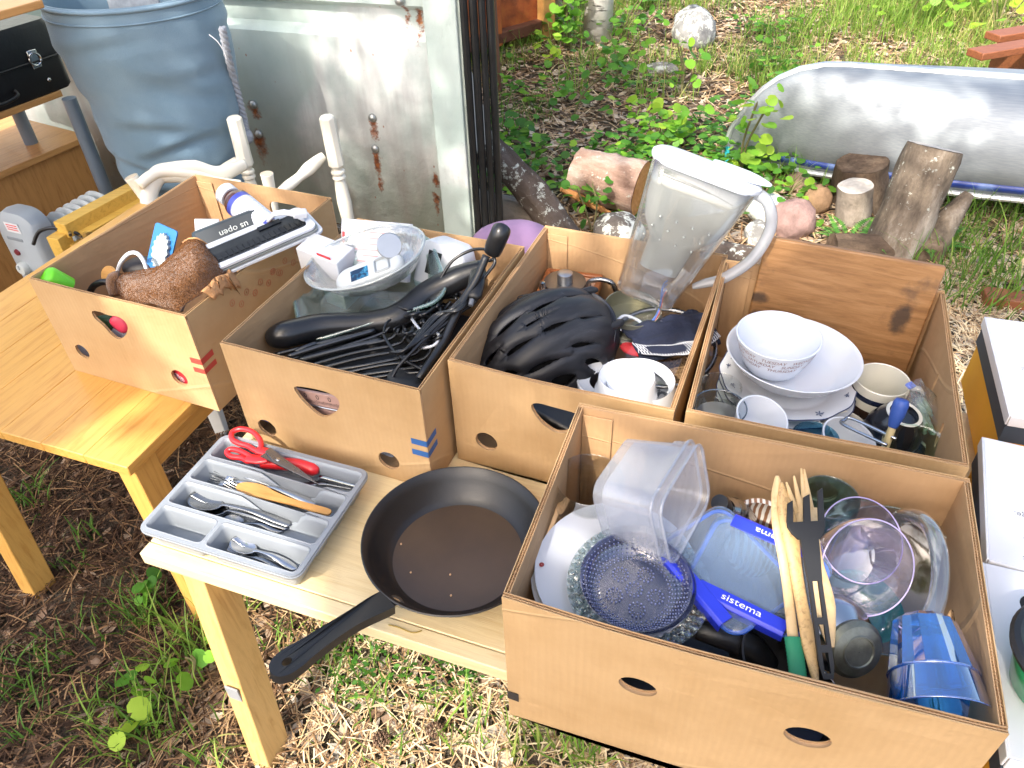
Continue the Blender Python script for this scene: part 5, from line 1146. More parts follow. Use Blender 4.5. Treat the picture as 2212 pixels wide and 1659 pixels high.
# oven mitt
nav = simple('navy quilted cotton', '#1b2238', .9, var=.25, vs=25, bump=.5, bs=140)
mm = P(*c7(1250, 935), .745); t = thing('oven_mitt', 'navy oven mitt with white lattice trim beside the helmet', 'oven mitt', Matrix.Translation(mm) @ XF(rot=(.15, 0, rad(18)), sc=(.85, .85, .85)))
b = MB(); b.grid(lambda i, j: (-.10 + .20 * i, -.055 + .12 * j, .028 * math.sin(PI * j) ** .7 * (1 - .3 * (2 * i - 1) ** 2) + .012 * noise.noise((i * 5, j * 5, 1))), 40, 26); b.build('mitt', nav, t, angle=180, solid=.006)
def latp(i, j): return (-.105 + .2 * i, -.075 + .034 * j + .03 * (2 * i - 1.1) ** 2, .012 + .012 * math.sin(PI * (.3 + .4 * j)) + .008 * noise.noise((i * 5, j, 2)))
b = MB(); b.grid(lambda i, j: latp(i, j), 30, 4); b.build('trim', nav, t, angle=180, solid=.003)
whitet = simple('white woven thread', '#dfe1e6', .8)
b = MB()
for k in range(34):
    for s_ in (1, -1):
        q0, q1 = Vector(latp((k + .0) / 34, 0 if s_ > 0 else 1)), Vector(latp(min(1, (k + 1.6) / 34), 1 if s_ > 0 else 0)); o = Vector((0, -.001, .0015)); b.tube([q0 + o, (q0 + q1) / 2 + o * 1.6, q1 + o], .0008, 4)
b.build('lattice', whitet, t)
t2 = P(*c7(1030, 1005), .735); b = MB(); b.ball((0, 0, 0), (.028, .014, .008), 16, 8); b.warp(lambda p: p + Vector((0, 0, .004 * noise.noise(p * 60))))
tag(b.build('red_strap', simple('red fabric', '#c32b33', .7)), 'small red fabric strap beside the oven mitt', 'strap', M=Matrix.Translation(t2) @ XF(rot=(.3, .1, -.4)))
# woven cloth under lid
b = MB(); b.grid(lambda i, j: (-.06 + .12 * i, -.05 + .1 * j, .012 * noise.noise((i * 3, j * 3, 5))), 20, 20); cork = N('brown woven mat'); v_ = cork.vor(160); cork.col(cork.ramp(v_, [(.2, lin('#6d5138')), (.6, lin('#a07f5c'))])); cork.setp(Roughness=.9); cork.bump(v_, .6, .004)
tag(b.build('woven_mat', cork.m, angle=180, solid=.008), 'brown woven mat at the bottom of the helmet box near the white holder', 'mat', M=Matrix.Translation(P(*c7(1245, 1130), .665)) @ XF(rot=(.2, -.2, .4)))
# spiral white holder
wp = P(*c7(990, 1150), .79); t = thing('white_holder', 'white round stepped ceramic holder at the front of the helmet box', 'holder', Matrix.Translation((wp.x, wp.y, .66)))
b = MB(); b.lathe([(.0005, .06), (.034, .062), (.047, .125), (.0485, .1265), (.050, .1245), (.0515, .098), (.056, .092), (.0575, .080)], 64); b.build('cup', china, t, angle=40)
o = t.matrix_world.inverted() @ P(*c7(1070, 1180), .755); b = MB(); b.lathe([(.052, .0), (.058, .012), (.062, .02), (.0665, -.0), (.07, -.09)], 64, Matrix.Translation((o.x, o.y, .075))); b.build('outer_ring', china, t, angle=40)
o = t.matrix_world.inverted() @ P(*c7(830, 1210), .72); b = MB(); b.lathe([(.03, .0), (.05, .004), (.052, .006), (.054, .003), (.05, -.03)], 48, Matrix.Translation((o.x + .01, o.y, .066))); b.build('saucer', china, t, angle=40)
# dark objects low in the box
b = MB(); b.box((0, 0, 0), (.16, .09, .05)); o_ = tag(b.build('black_case', black, bevel=.008), 'black hard case seen through the hand hole of the helmet box', 'case', M=Matrix.Translation(bx(M3, .2, .08, .09)) @ XF(rot=(0, .25, -.5)))
b = MB(); b.grid(lambda i, j: (-.05 + .1 * i, -.03 + .06 * j, .006 * noise.noise((i * 4, j * 4, 3))), 14, 10); pm = N('patterned paper'); v_ = pm.noise(90, 2); pm.col(pm.ramp(v_, [(.5, lin('#dcdde0')), (.56, lin('#6a6d74'))])); pm.setp(Roughness=.8)
tag(b.build('printed_cloth', pm.m, angle=180, solid=.002), 'grey-and-white patterned cloth in the near corner of the helmet box', 'cloth', M=Matrix.Translation(P(*c7(1290, 1290), .69)) @ XF(rot=(.2, 0, .2)))
# ================================================================= KITCHENWARE BOX (nearest)
def camdir(x, y, z): return (RC @ Vector((x, -y, z))).normalized()
milky = glassy('milky clear plastic', (.91, .92, .95), .28, .16, bodycol=(.80, .82, .88), boost=1.3)
# two nested tubs lying on their side
e1, e2, ea = camdir(118, -129, -137), camdir(44, 140, -94), camdir(105, 17, 74.5)
def tub(name, label, centre, w_, d_, h, group=None, k=1.0):
    M = Matrix.Translation(centre) @ Matrix((e1, e2, e1.cross(e2) * (1 if e1.cross(e2).dot(ea) > 0 else -1))).transposed().to_4x4()
    t = thing(name, label, 'plastic tub', M, group); R_ = lambda a, z, r=.022: [(x, y, z) for x, y in rrect(w_ * a, d_ * a, r, 6)]
    b = MB(); b.loft([R_(.80, 0, .02), R_(.86, .003), R_(.90, h * .5), R_(.93, h * .78), R_(.965, h * .79), R_(.985, h * .97), R_(1.0, h)], (True, False)); b.build('tub_wall', milky, t, angle=40)
    b = MB(); b.tube([(x, y, h) for x, y in rrect(w_, d_, .022, 6)], .0022, 6, closed=True); b.build('rim', milky, t, angle=180); return t
tc = P(*c4(960, 470), .90)
tub('plastic_tub', 'outer milky clear plastic tub lying on its side above the glass plates', tc - ea * .045, .135, .112, .088)
tub('plastic_tub', 'inner milky clear plastic tub nested in another tub', tc - ea * .033, .130, .107, .088)
# white plates, pebbled plate, pressed glass bowls
pw_ = P(*c4(760, 1030), .795)
for i, (lb, dx, r) in enumerate((('lower plain white plate behind the pebbled glass plate', -.003, .108), ('upper plain white plate with small red speck behind the pebbled glass plate', .0, .106))):
    t = thing('plate', lb, 'plate', Matrix.Translation(pw_ + Vector((dx, 0, .012 * i))) @ XF(rot=(rad(5), rad(-3), 0)), 'white plates in the kitchenware box'); b = MB(); b.lathe(plateprof(r, .016), 64); b.build('dish', china, t)
    if i: b = MB(); b.lathe([(.0005, .0172), (.0035, .0165)], 12, Matrix.Translation((-.096, .015, 0))); b.build('red_speck', simple('red speck', '#8f3a3a', .4), t)
pebg = glassy('pebbled glass', (.78, .86, .86), .14, .05, boost=3.2, bump=1.0, bs=95, vor=True, bodycol=(.7, .76, .76))
pp = P(*c4(905, 1085), .815); t = thing('pebbled_plate', 'round clear glass plate with pebbled surface under the blue glass bowl', 'glass plate', Matrix.Translation(pp) @ XF(rot=(rad(5), rad(-2), 0)) @ Matrix.Scale(.92, 4))
b = MB(); b.lathe([(.0005, .0), (.06, .0), (.075, .004), (.0975, .014), (.099, .0145)], 72)
b.warp(lambda p: p * (1 + .012 * math.sin(36 * math.atan2(p.y, p.x)) * (p.xy.length > .09))); b.build('dish', pebg, t)
for k in range(3):
    b = MB(); n_ = (46, 42, 36)[k]; r = (.0935, .086, .079)[k]; zz = (.0145, .0105, .0075)[k]
    for i in range(n_): a = 2 * PI * (i + .5 * (k % 2)) / n_; b.ball((r * math.cos(a), r * math.sin(a), zz), (.0058, .0058, .003), 8, 4)
    kind(b.build('pebbles', pebg, t, angle=180), 'stuff')
bgl = glassy('blue-violet pressed glass', (.45, .49, .66), .3, .06, boost=2.6, bodycol=(.17, .20, .34)); bgb = simple('pressed glass bead', '#67709a', .12, coat=.6, spec=.8, var=.1)
for i, (px, z0, lb) in enumerate(((c4(905, 1105), .822, 'lower blue-violet pressed glass bowl nested under another'), (c4(880, 1090), .832, 'upper blue-violet pressed glass bowl with beaded flower pattern'))):
    t = thing('pressed_glass_bowl', lb, 'glass bowl', Matrix.Translation(P(*px, z0)) @ XF(rot=(rad(5), rad(-2), .4)) @ Matrix.Scale(.93, 4), 'pressed glass bowls'); R0 = .073
    b = MB(); b.lathe([(.0005, .002), (.045, .002), (.058, .006), (.068, .018), (R0, .030), (R0 + .0012, .0305), (R0, .026), (.066, .010), (.055, .0), (.0005, -.001)], 64); b.build('dish', bgl, t)
    if i:
        bd = MB(); 
        for k in range(7):
            n_ = 64 - k * 3; r = .069 - k * .0036; zz = max(.0035, .024 - k * .0042)
            for j in range(n_): a = 2 * PI * (j + .5 * (k % 2)) / n_; bd.ball((r * math.cos(a), r * math.sin(a), zz), .0013, 6, 4)
        kind(bd.build('bead_border', bgb, t, angle=180), 'stuff')
        bd = MB()
        for cx, cy in ((0, 0), (.026, .012), (-.005, .028), (-.028, .004), (-.012, -.027), (.02, -.022)):
            for n_, r in ((12, .0105), (9, .006)):
                for j in range(n_): a = 2 * PI * j / n_ + cx * 50; bd.ball((cx + r * math.cos(a), cy + r * math.sin(a), .0035), .0016 if r > .008 else .0009, 6, 4)
        kind(bd.build('bead_flowers', bgb, t, angle=180), 'stuff')
# steel loop, glass vase
rod('pot_handle', 'bent steel wire pot handle in the front corner of the kitchenware box', 'wire handle', [P(*c4(*q), z) for q, z in (((400, 860), .78), ((330, 880), .785), ((275, 950), .78), ((258, 1040), .77), ((290, 1130), .755), ((350, 1160), .74))], .0032, steel, 10)
glass('glass_vase', 'tall clear glass vase in the back corner of the kitchenware box', c4(600, 375), .855, .050, .20, glassy('smoky clear glass', (.9, .9, .88), rough=.03, boost=1.5), .8, cat='vase')
# clip-lid boxes
clipb = simple('cobalt blue clip plastic', '#2637c8', .35, var=.05, coat=.25); gask = simple('blue silicone gasket', '#3f6fd6', .4); clearb = glassy('bluish clear plastic', (.80, .88, .95), .14, .06, boost=1.6, bodycol=(.65, .76, .9)); lidp = glassy('clear lid plastic', (.78, .87, .96), .22, .06, boost=1.8, bodycol=(.62, .76, .95)); wlet = simple('white lettering', '#f1f2f6', .5)
def clipbox(name, label, c, ex, ey, Wd, Dd, H, clips, group=None):
    ex = ex.normalized(); n_ = ex.cross(ey).normalized(); n_ = n_ if n_.z > 0 else -n_; ey = n_.cross(ex)
    M = Matrix.Translation(c) @ Matrix((ex, ey, n_)).transposed().to_4x4(); t = thing(name, label, 'food container', M, group)
    R_ = lambda a, z, r=.02: [(x, y, z) for x, y in rrect(Wd * a, Dd * a, r, 6)]
    b = MB(); b.loft([R_(.80, -H, .015), R_(.86, -H + .004), R_(.93, -.012), R_(1.0, -.008), R_(1.0, -.003)], (True, False)); b.build('tub', clearb, t, angle=45)
    b = MB(); b.tube([(x, y, -.006) for x, y in rrect(Wd * .985, Dd * .985, .02, 6)], .0028, 8, closed=True); b.build('gasket', gask, t, angle=180)
    b = MB(); b.loft([R_(1.02, -.002), R_(1.03, .001), R_(1.0, .004), R_(.86, .0045), R_(.82, .002), R_(.70, .002, .014), R_(.68, .0046, .013), R_(.3, .0046, .01)], (False, True)); b.build('lid', lidp, t, angle=45)
    for side, tx in clips:
        a = {'f': -PI / 2, 'b': PI / 2, 'l': PI, 'r': 0}[side]; ext = Dd / 2 if side in 'fb' else Wd / 2; ln = (Wd if side in 'fb' else Dd) * .74
        K = Matrix.Rotation(a + PI / 2, 4, 'Z'); b = MB()
        b.loft([[(x, -ext + y, z) for x in (-ln / 2, ln / 2)] + [(x, -ext + y2, z2) for x in (ln / 2, -ln / 2)] for y, z, y2, z2 in ((.014, .0065, .014, .0048), (-.002, .0075, -.002, .0050), (-.0065, .004, -.0040, .002), (-.0070, -.011, -.0045, -.011))], (True, True), M=K); cl = b.build('clip', clipb, t, bevel=.0008)
        if tx:
            vs, fs = text_mesh(tx, .017); b = MB(); b.add([(v[0] * 1.0, -ext + .0035 + v[1] * .0 + (v[1]) * .72 + .002, .0082 + .0) for v in vs], fs, K); b.build('lettering', wlet, cl, angle=180)
    return t
zz = .83
A_, Bq, Cq, Dq = P(*c4(1320, 700), zz + .012), P(*cE(235, 430), zz + .012), P(*cE(245, 885), zz), P(*c4(1450, 1120), zz)
cc = P(*cE(60, 640), zz); exx = P(*cE(150, 840), zz - .01) - P(*cE(10, 765), zz - .004); exx = P(*cE(255, 895), zz) - P(*c4(1440, 1110), zz); eyy = P(*cE(60, 380), zz + .02) - P(*cE(120, 820), zz)
print('clip', exx.length, eyy.length)
clipbox('clip_box', 'clear food container with blue sistema clips lying beside the wooden spoon', P(*cE(95, 610), zz + .018), exx, eyy, .150, .115, .055, [('f', 'sistema'), ('b', 'sistema')], 'food containers with blue clips')
o2 = P(*c4(1480, 935), .845)
clipbox('clip_box', 'clear food container with a blue clip on its side tucked under the other', o2, P(*c4(1450, 1260), .80) - P(*c4(1140, 900), .81), P(*c4(1500, 700), .815) - P(*c4(1250, 1080), .80), .150, .115, .05, [('f', '')], 'food containers with blue clips')
# small bottle, jar, woven jar
sbp = P(*c4(1500, 590), .80); bd_ = (P(*c4(1410, 515), .85) - sbp).normalized()
t = thing('small_bottle', 'small steel-necked bottle with black cap behind the clip container', 'bottle', frame(sbp, bd_)); b = MB(); b.lathe([(.0005, -.05), (.022, -.05), (.024, -.01), (.023, .0), (.019, .006), (.018, .012), (.0185, .014), (.014, .022), (.013, .024)], 32); b.build('body', steel, t, angle=40)
b = MB(); b.lathe([(.010, .024), (.0115, .03), (.013, .040), (.012, .052), (.0005, .053)], 24); b.build('cap', black, t)
jp = P(*cE(110, 330), .80); wv = N('striped woven pot'); x_ = wv.n('TexWave', wave_type='BANDS', bands_direction='X'); x_.inputs['Scale'].default_value = 40; x_.inputs['Distortion'].default_value = 2; wv.l(wv.co(), x_.inputs[0]); wv.col(wv.ramp(x_.outputs['Fac'], [(.45, lin('#8a6248')), (.6, lin('#d9d4cd'))])); wv.setp(Roughness=.6)
lw('striped_pot', 'brown pot with white drip stripes behind the wooden spoon', 'pot', Matrix.Translation((jp.x, jp.y, .71)), [(.03, 0), (.042, .03), (.044, .07), (.038, .095), (.034, .10), (.03, .095)], wv.m)
jg = P(*cE(480, 170), .855); teal = glassy('teal-tinted glass', (.62, .8, .82), rough=.04, boost=1.7)
glass('glass_jar', 'teal-tinted glass jar against the back wall of the kitchenware box', cE(485, 195), .85, .040, .10, teal, .95, cat='jar')
# wooden and black utensils leaning together
pal = wood('pale utensil wood', lin('#cdb083'), lin('#a3814f'), scale=5, rough=.5, axis=(14, 14, 1.3), knots=False)
def flatuten(name, label, cat, pts, widths, th, mat, facing=None, holes=None):
    t = thing(name, label, cat, pts[0]); Mi = t.matrix_world.inverted(); b = MB(); q = [Mi @ p for p in spline(pts, 7)]; b.tube(q, [(a, th) for a in interp(widths, len(q))], 12, flat=facing or RC @ Vector((1, 0, 0))); b.build('handle', mat, t, angle=60); return t
uz0, uz1 = .955, .84
flatuten('wooden_spatula', 'pale wooden spatula with a green wrapped handle leaning in the kitchenware box', 'spatula', [P(*cE(200, 85), .96), P(*cE(205, 200), .94), P(*cE(215, 380), .91), P(*cE(245, 600), .88), P(*cE(285, 950), .85), P(*cE(310, 1180), .835)], [.002, .008, .0095, .0072, .0062, .0066, .007], .003, pal)
b = MB(); q = spline([P(*cE(285, 955), .852), P(*cE(305, 1100), .842), P(*cE(318, 1215), .835)], 16)
b.tube(q, [(.0098 + .0007 * (i % 2), .0052 + .0006 * (i % 2)) for i in range(len(q))], 12, flat=RC @ Vector((1, 0, 0))); gw = b.build('green_wrap', simple('green cord', '#1d7a55', .65, bump=.3), None, angle=180)
par = [o for o in C.objects if o.name.startswith('wooden_spatula')][0]; gw.parent = par; gw.matrix_parent_inverse = par.matrix_world.inverted()
flatuten('wooden_spoon', 'long streaky wooden spoon between the spatula and the black fork', 'wooden spoon', [P(*cE(220, 120), .955), P(*cE(240, 240), .935), P(*cE(275, 420), .91), P(*cE(310, 650), .88), P(*cE(365, 950), .855), P(*cE(410, 1200), .84)], [.002, .009, .0115, .0085, .0075, .0088, .003], .004, wood('streaky olive wood', lin('#c2a06c'), lin('#5f4024'), scale=9, rough=.5, axis=(22, 22, 1.5), knots=False))
t = flatuten('wooden_fork', 'pale wooden serving fork with tines upright behind the black fork', 'wooden fork', [P(*cE(345, 260), .925), P(*cE(385, 480), .90), P(*cE(440, 700), .875), P(*cE(490, 1010), .85)], [.0165, .0125, .0100, .0135, .004], .0035, pal)
for a, c in (((250, 120), (300, 280)), ((290, 85), (330, 280)), ((330, 45), (352, 280)), ((345, 50), (380, 270))):
    b = MB(); b.tube([P(*cE(*a), .96) - t.location, P(*cE(*c), .924) - t.location], [(.0012, .001), (.005, .0028)], 8, flat=RC @ Vector((1, 0, 0))); b.build('tine', pal, t)
nyl = simple('matte black nylon', '#17181b', .5, var=.1, spec=.4)
t = thing('slotted_fork', 'black nylon slotted serving fork leaning over the wooden utensils', 'serving fork', P(*cE(400, 480), .915)); Mi = t.matrix_world.inverted()
O = P(*cE(385, 520), .915); yd = (P(*cE(470, 1150), .845) - O); yl = yd.length; yd.normalize(); xd = (RC @ Vector((1, 0, 0))); xd = (xd - yd * xd.dot(yd)).normalized(); FMx = Matrix.Translation(Mi @ O) @ Matrix((xd, yd, xd.cross(yd))).transposed().to_4x4()
KX = .8
hl = [(x * KX, y) for x, y in [(-.0135, -.02), (-.0125, .0), (-.010, .03), (-.0105, .12), (-.011, yl - .01), (-.007, yl + .006), (.007, yl + .006), (.011, yl - .01), (.0105, .12), (.010, .03), (.0125, .0), (.0135, -.02)]]
hs = [[(x, y) for x, y in ((-.0035, a), (.0035, a), (.0035, a + l), (-.0035, a + l))] for a, l in ((.028, .040), (.076, .022), (.106, .022))]
b = MB(); b.prism(hl, -.002, .002, FMx, hs); b.build('handle', nyl, t, bevel=.0012)
b = MB(); b.prism([(-.024, -.040), (-.024, -.034), (-.0195, -.026), (-.0135, -.0195), (.0135, -.0195), (.018, -.026), (.021, -.034), (.021, -.041)], -.0018, .0018, FMx); b.build('head', nyl, t, bevel=.001)
for x0, x1, tp_ in ((-.0243, -.0165, -.066), (-.0045, .0045, -.073), (.0133, .0210, -.080)):
    b = MB(); b.prism([(x0, -.0395), (x1, -.0395), (x1 + .003, tp_ - .0), (x0 + .004, tp_ + .004)], -.0016, .0016, FMx); b.build('tine', nyl, t, bevel=.0008)
# violet-tinted cups, turquoise jar, dish
vio = glassy('violet-tinted plastic', (.84, .79, .92), .09, .04, boost=3.2, bodycol=(.8, .75, .9)); vrim = simple('violet rim', '#a79ac2', .25, coat=.4)
def cup3(label, rim, r, h, dirv):
    M = frame(rim, dirv) ; t = thing('violet_cup', label, 'cup', M, 'violet tinted plastic cups'); b = MB(); b.lathe([(.0005, -h), (r * .35, -h + .001), (r * .68, -h * .86), (r * .9, -h * .5), (r, -h * .1), (r * .99, 0)], 48); b.build('bowl', vio, t)
    b = MB(); ring(b, r * .99, 0, .0010, 56); b.build('rim', vrim, t, angle=180); return t
v0 = P(*cE(690, 580), .872)
cup3('nearest violet-tinted clear plastic cup tilted towards the viewer', v0, .060, .062, camdir(.10, .02, .98))
cup3('violet-tinted clear plastic cup behind another violet cup', P(*cE(655, 430), .845), .056, .062, camdir(.08, -.25, .9))
tj = P(*cE(620, 850), .775); turq = glassy('turquoise glass', (.20, .78, .80), .12, .05, boost=1.8, bodycol=(.1, .7, .72))
lw('turquoise_bowl', 'turquoise glass bowl beneath the violet cups', 'bowl', Matrix.Translation(P(*cE(600, 860), .745)) @ XF(rot=(.1, .1, 0)), [(.0005, 0), (.03, 0), (.046, .015), (.052, .04)], turq)
rod('steel_clasp', 'steel wire clasp loop lying on the turquoise bowl', 'clasp', [P(*cE(*q), .835) for q in ((505, 800), (580, 815), (630, 850), (640, 895), (605, 915), (560, 905), (510, 895))], .0028, steel, 8)
lp_ = P(*cE(860, 620), .76); dark_t = glassy('smoky pan glass', (.55, .58, .58), .1, .08, boost=1.5, bodycol=(.3, .32, .33))
t = thing('glass_dish', 'smoky round glass dish standing on edge behind the violet cups', 'glass dish', frame(P(*cE(800, 640), .77), camdir(-.12, -.35, .9))); b = MB(); b.lathe([(.0005, -.02), (.07, -.018), (.09, -.006), (.098, .0), (.1, .001)], 64); b.build('dish', dark_t, t); b = MB(); ring(b, .0995, .001, .0022, 64); b.build('rim', clearg, t, angle=180)
t = rod('clear_hose', 'bent clear plastic tube rising from the blue faceted bottle', 'tube', [P(*cE(*q), z) for q, z in (((820, 340), .80), ((880, 305), .83), ((960, 310), .86), ((1030, 370), .875), ((1070, 480), .88), ((1080, 620), .875), ((1060, 760), .87), ((1010, 880), .86))], .0105, glassy('thick clear plastic', (.80, .84, .88), .10, .05, boost=2.6, bodycol=(.75, .8, .86)), 14)
# blue faceted bottle
cob = glassy('cobalt blue acrylic', (.10, .46, .97), .26, .03, boost=5, bodycol=(.01, .28, .9))
b0, b1 = P(*cE(985, 860), .855), P(*cE(1075, 1350), .835); bz = (b1 - b0)
t = thing('blue_tumbler', 'bright blue faceted plastic tumbler lying on its side in the near corner', 'tumbler', frame(b0, bz)); b = MB(); Lb = bz.length * 1.02
b.loft([[(r * (1 + .045 * (-1) ** k) * math.cos(2 * PI * k / 24), r * (1 + .045 * (-1) ** k) * math.sin(2 * PI * k / 24), z) for k in range(24)] for r, z in ((.002, 0), (.026, 0), (.033, .006), (.039, Lb * .3), (.046, Lb * .62))], (True, False)); b.build('faceted_base', cob, t, angle=15)
b = MB(); b.lathe([(.0458, Lb * .625), (.0490, Lb * .8), (.0525, Lb), (.0537, Lb)], 48); b.build('cup', cob, t); b = MB(); b.tube([(.0465 * math.cos(a), .0465 * math.sin(a), Lb * .625) for a in np.linspace(0, 2 * PI, 40, endpoint=False)], .0014, 6, closed=True); ring(b, .053, Lb, .0012); b.build('edge_lines', cob, t, angle=180)
# silver round salt shaker top, dark handles
sp_ = P(*cE(625, 1025), .835); t = thing('round_tin', 'round tarnished silver shaker with ringed lid in front of the black fork', 'shaker', frame(sp_, camdir(.15, .1, .95))); tarn = simple('tarnished silver', '#77796f', .4, .85, var=.5, vs=30)
b = MB(); b.lathe([(.0005, .006), (.017, .006), (.018, .0075), (.0195, .0075), (.0205, .006), (.030, .004), (.035, -.002), (.034, -.008), (.02, -.014)], 48); b.build('lid', tarn, t)
b = MB(); b.lathe([(.022, -.012), (.042, -.03), (.048, -.05), (.04, -.075), (.0005, -.08)], 48); b.build('body', steel, t)
rod('black_spatula', 'black curved utensil handle lying under the clip container', 'utensil', [P(*c8(*q), z) for q, z in (((880, 120), .80), ((960, 140), .80), ((1060, 170), .79), ((1130, 210), .775), ((1190, 270), .75))], [(.012, .007), (.015, .009), (.018, .010), (.017, .009), (.012, .007)], black, 12, flat=(0, 1, .5))
for k, (q, z, r, lb) in enumerate(((c8(1215, 215), .79, .045, 'black pan rim half hidden beside the green handle'), )):
    t = lw('saucepan', lb, 'saucepan', Matrix.Translation(P(*q, z)) @ XF(rot=(.5, .2, 0)) @ Matrix.Translation((0, 0, -.05)), [(.0005, .003), (r * .9, .004), (r, .05), (r + .003, .05), (r * .95, 0), (.0005, 0)], black)
b = MB(); b.grid(lambda i, j: (-.11 + .22 * i, -.06 + .12 * j, .012 * noise.noise((i * 3, j * 3, 7))), 10, 6); tag(b.build('black_tray', black, angle=180, solid=.01), 'black tray lying at the bottom of the kitchenware box under the pan handle', 'tray', M=Matrix.Translation(bx(M5, .22, .10, .07)) @ XF(rot=(.1, .0, -.35)))
for q, lb in ((c8(645, 330), 'white-rimmed black lid seen through the smaller front hole of the nearest box'), (c8(1332, 530), 'black pan side seen through the larger front hole of the nearest box')):
    p = onplane(*q, M5 @ Vector((0, .022, 0)), M5.col[1].xyz.normalized()); b = MB(); b.lathe([(.0005, 0), (.05, .002), (.058, .012), (.06, .03), (.058, .03), (.05, .008)], 40)
    t = thing('black_pot', lb, 'pot', Matrix.Translation(p + Vector((0, .05, -.045))) @ XF(rot=(.25, .1, 0))); b.build('lid', black, t); b = MB(); ring(b, .059, .0305, .0016); b.build('rim_line', steel, t, angle=180)
bs_ = [bx(M5, .36, .07, .05)]
b = MB(); b.box((0, 0, 0), (.2, .1, .04)); tag(b.build('dark_tin', simple('dark tin', '#23252b', .35, .5), bevel=.01), 'dark metal tin at the bottom near corner of the kitchenware box', 'tin', M=Matrix.Translation(bx(M5, .40, .09, .045)) @ XF(rot=(0, 0, -.3)))
# ================================================================= BOX WITH GLASS DISHES AND CABLES
card_w = simple('white glossy carton', '#d4d6db', .45, var=.04); redpr = simple('red printing', '#cf3d42', .5); blk = simple('black plastic', '#16171a', .36, var=.2, spec=.5); blk2 = simple('satin black tube', '#1a1b1e', .3, var=.2, coat=.2)
def slab(name, label, cat, px, z, sz, rot, mat, bev=.002, group=None):
    t = thing(name, label, cat, Matrix.Translation(P(*px, z)) @ XF(rot=rot), group); b = MB(); b.box((0, 0, 0), sz); b.build('body', mat, t, bevel=bev); return t
t = slab('white_carton', 'white carton with red print standing behind the glass bowl', 'carton', c6(535, 425), .795, (.105, .06, .13), (.12, .1, rad(-30)), card_w)
b = MB(); b.box((.018, -.0262, .066), (.035, .0008, .010)); b.build('red_band', redpr, t); b = MB(); b.box((-.01, -.0262, .048), (.05, .0008, .004)); b.build('print_line', simple('grey ink', '#8a8d94', .6), t)
t = thing('leaflet', 'folded white leaflet with faint red print sticking up behind the glass bowl', 'leaflet', Matrix.Translation(P(*c6(800, 300), .845)) @ XF(rot=(rad(62), 0, rad(-14))))
for k in range(4):
    b = MB(); b.grid(lambda i, j: (-.075 + .15 * i, -.06 + .12 * j, -.004 * k + .006 * math.sin(i * 3 + k) + .004 * noise.noise((i * 3, j * 3, k))), 14, 10); pg = b.build('page', card_w, t, angle=180, solid=.0006)
b = MB(); b.grid(lambda i, j: (-.073 + .006 * i, -.055 + .1 * j, .0018 + .006 * math.sin(.02 * 3) + .004 * noise.noise((0.03, j * 3, 0))), 2, 8); b.build('red_edge', redpr, t)
b = MB()
for k in range(7): b.box((.0 + .005 * (k % 3), -.035 + .012 * k, .0082), (.07 + .012 * (k % 2), .002, .0006))
b.build('print_lines', simple('pale red ink', '#d9a0a0', .6), t)
t = thing('white_case', 'white plastic housing with a black slot behind the black cables', 'housing', Matrix.Translation(P(*c6(1215, 400), .80)) @ XF(rot=(rad(-20), rad(8), rad(-28))))
b = MB(); b.loft([[(x * k, y, z) for x, y in rrect(.11, .07, .014, 4)] for z, k in ((-.05, .9), (-.04, 1), (.03, 1), (.05, .8), (.056, .6))], (True, True)); b.build('shell', card_w, t, bevel=.002, angle=40)
b = MB(); b.box((-.012, -.0352, .012), (.03, .003, .05)); b.build('slot', blk, t); 
b = MB(); b.box((0, 0, 0), (.09, .05, .012)); gr = tag(b.build('mesh_grille', blk, bevel=.002), 'black perforated grille behind the glass bowl rim', 'grille', M=Matrix.Translation(P(*c6(1110, 285), .80)) @ XF(rot=(.5, 0, -.3)))
# glass dishes
dishg = glassy('pale green oven glass', (.80, .91, .88), .13, .05, boost=3.2, bodycol=(.7, .8, .78)); bark_g = glassy('bark-textured glass', (.90, .93, .93), .22, .06, boost=4.0, bump=1.0, bs=38, bodycol=(.78, .8, .82))
d0, d1 = P(*c6(320, 595), .795), P(*c6(1165, 330), .845); dx = (d1 - d0); DLn = dx.length; dxn = dx.normalized(); dn_ = (Vector((0, 0, 1)) + Vector((.05, -.28, 0))); dn_ = (dn_ - dxn * dn_.dot(dxn)).normalized(); dy = dn_.cross(dxn)
t = thing('oven_dish', 'pale green rectangular glass oven dish tilted on top of the black cables', 'oven dish', Matrix.Translation((d0 + d1) / 2 - dy * .02) @ Matrix((dxn, dy, dn_)).transposed().to_4x4())
RR = lambda w_, d_, z, r=.05: [(x, y, z) for x, y in rrect(w_, d_, r, 7)]
b = MB(); b.loft([RR(DLn * .74, .125, -.060, .04), RR(DLn * .80, .14, -.056), RR(DLn * .89, .165, -.012), RR(DLn * .97, .185, -.004), RR(DLn, .195, 0)], (True, False)); b.build('dish', dishg, t, angle=50, solid=.003)
b = MB(); b.tube([(x, y, 0) for x, y in rrect(DLn, .195, .05, 8)], .0040, 8, closed=True); b.build('rim', glassy('thick green glass edge', (.7, .88, .82), .35, .05, boost=3.5, bodycol=(.52, .74, .68)), t, angle=180)
o0, o1 = P(*c6(395, 430), .835), P(*c6(1080, 240), .90); ox = (o1 - o0); OL = ox.length; oxn = ox.normalized(); on_ = (Vector((0, 0, 1)) + Vector((0, -.22, 0))); on_ = (on_ - oxn * on_.dot(oxn)).normalized(); oy = on_.cross(oxn)
OM = Matrix.Translation((o0 + o1) / 2) @ Matrix((oxn, oy, on_)).transposed().to_4x4()
t = thing('oval_bowl', 'oval bark-textured glass bowl holding a small grey gadget', 'glass bowl', OM)
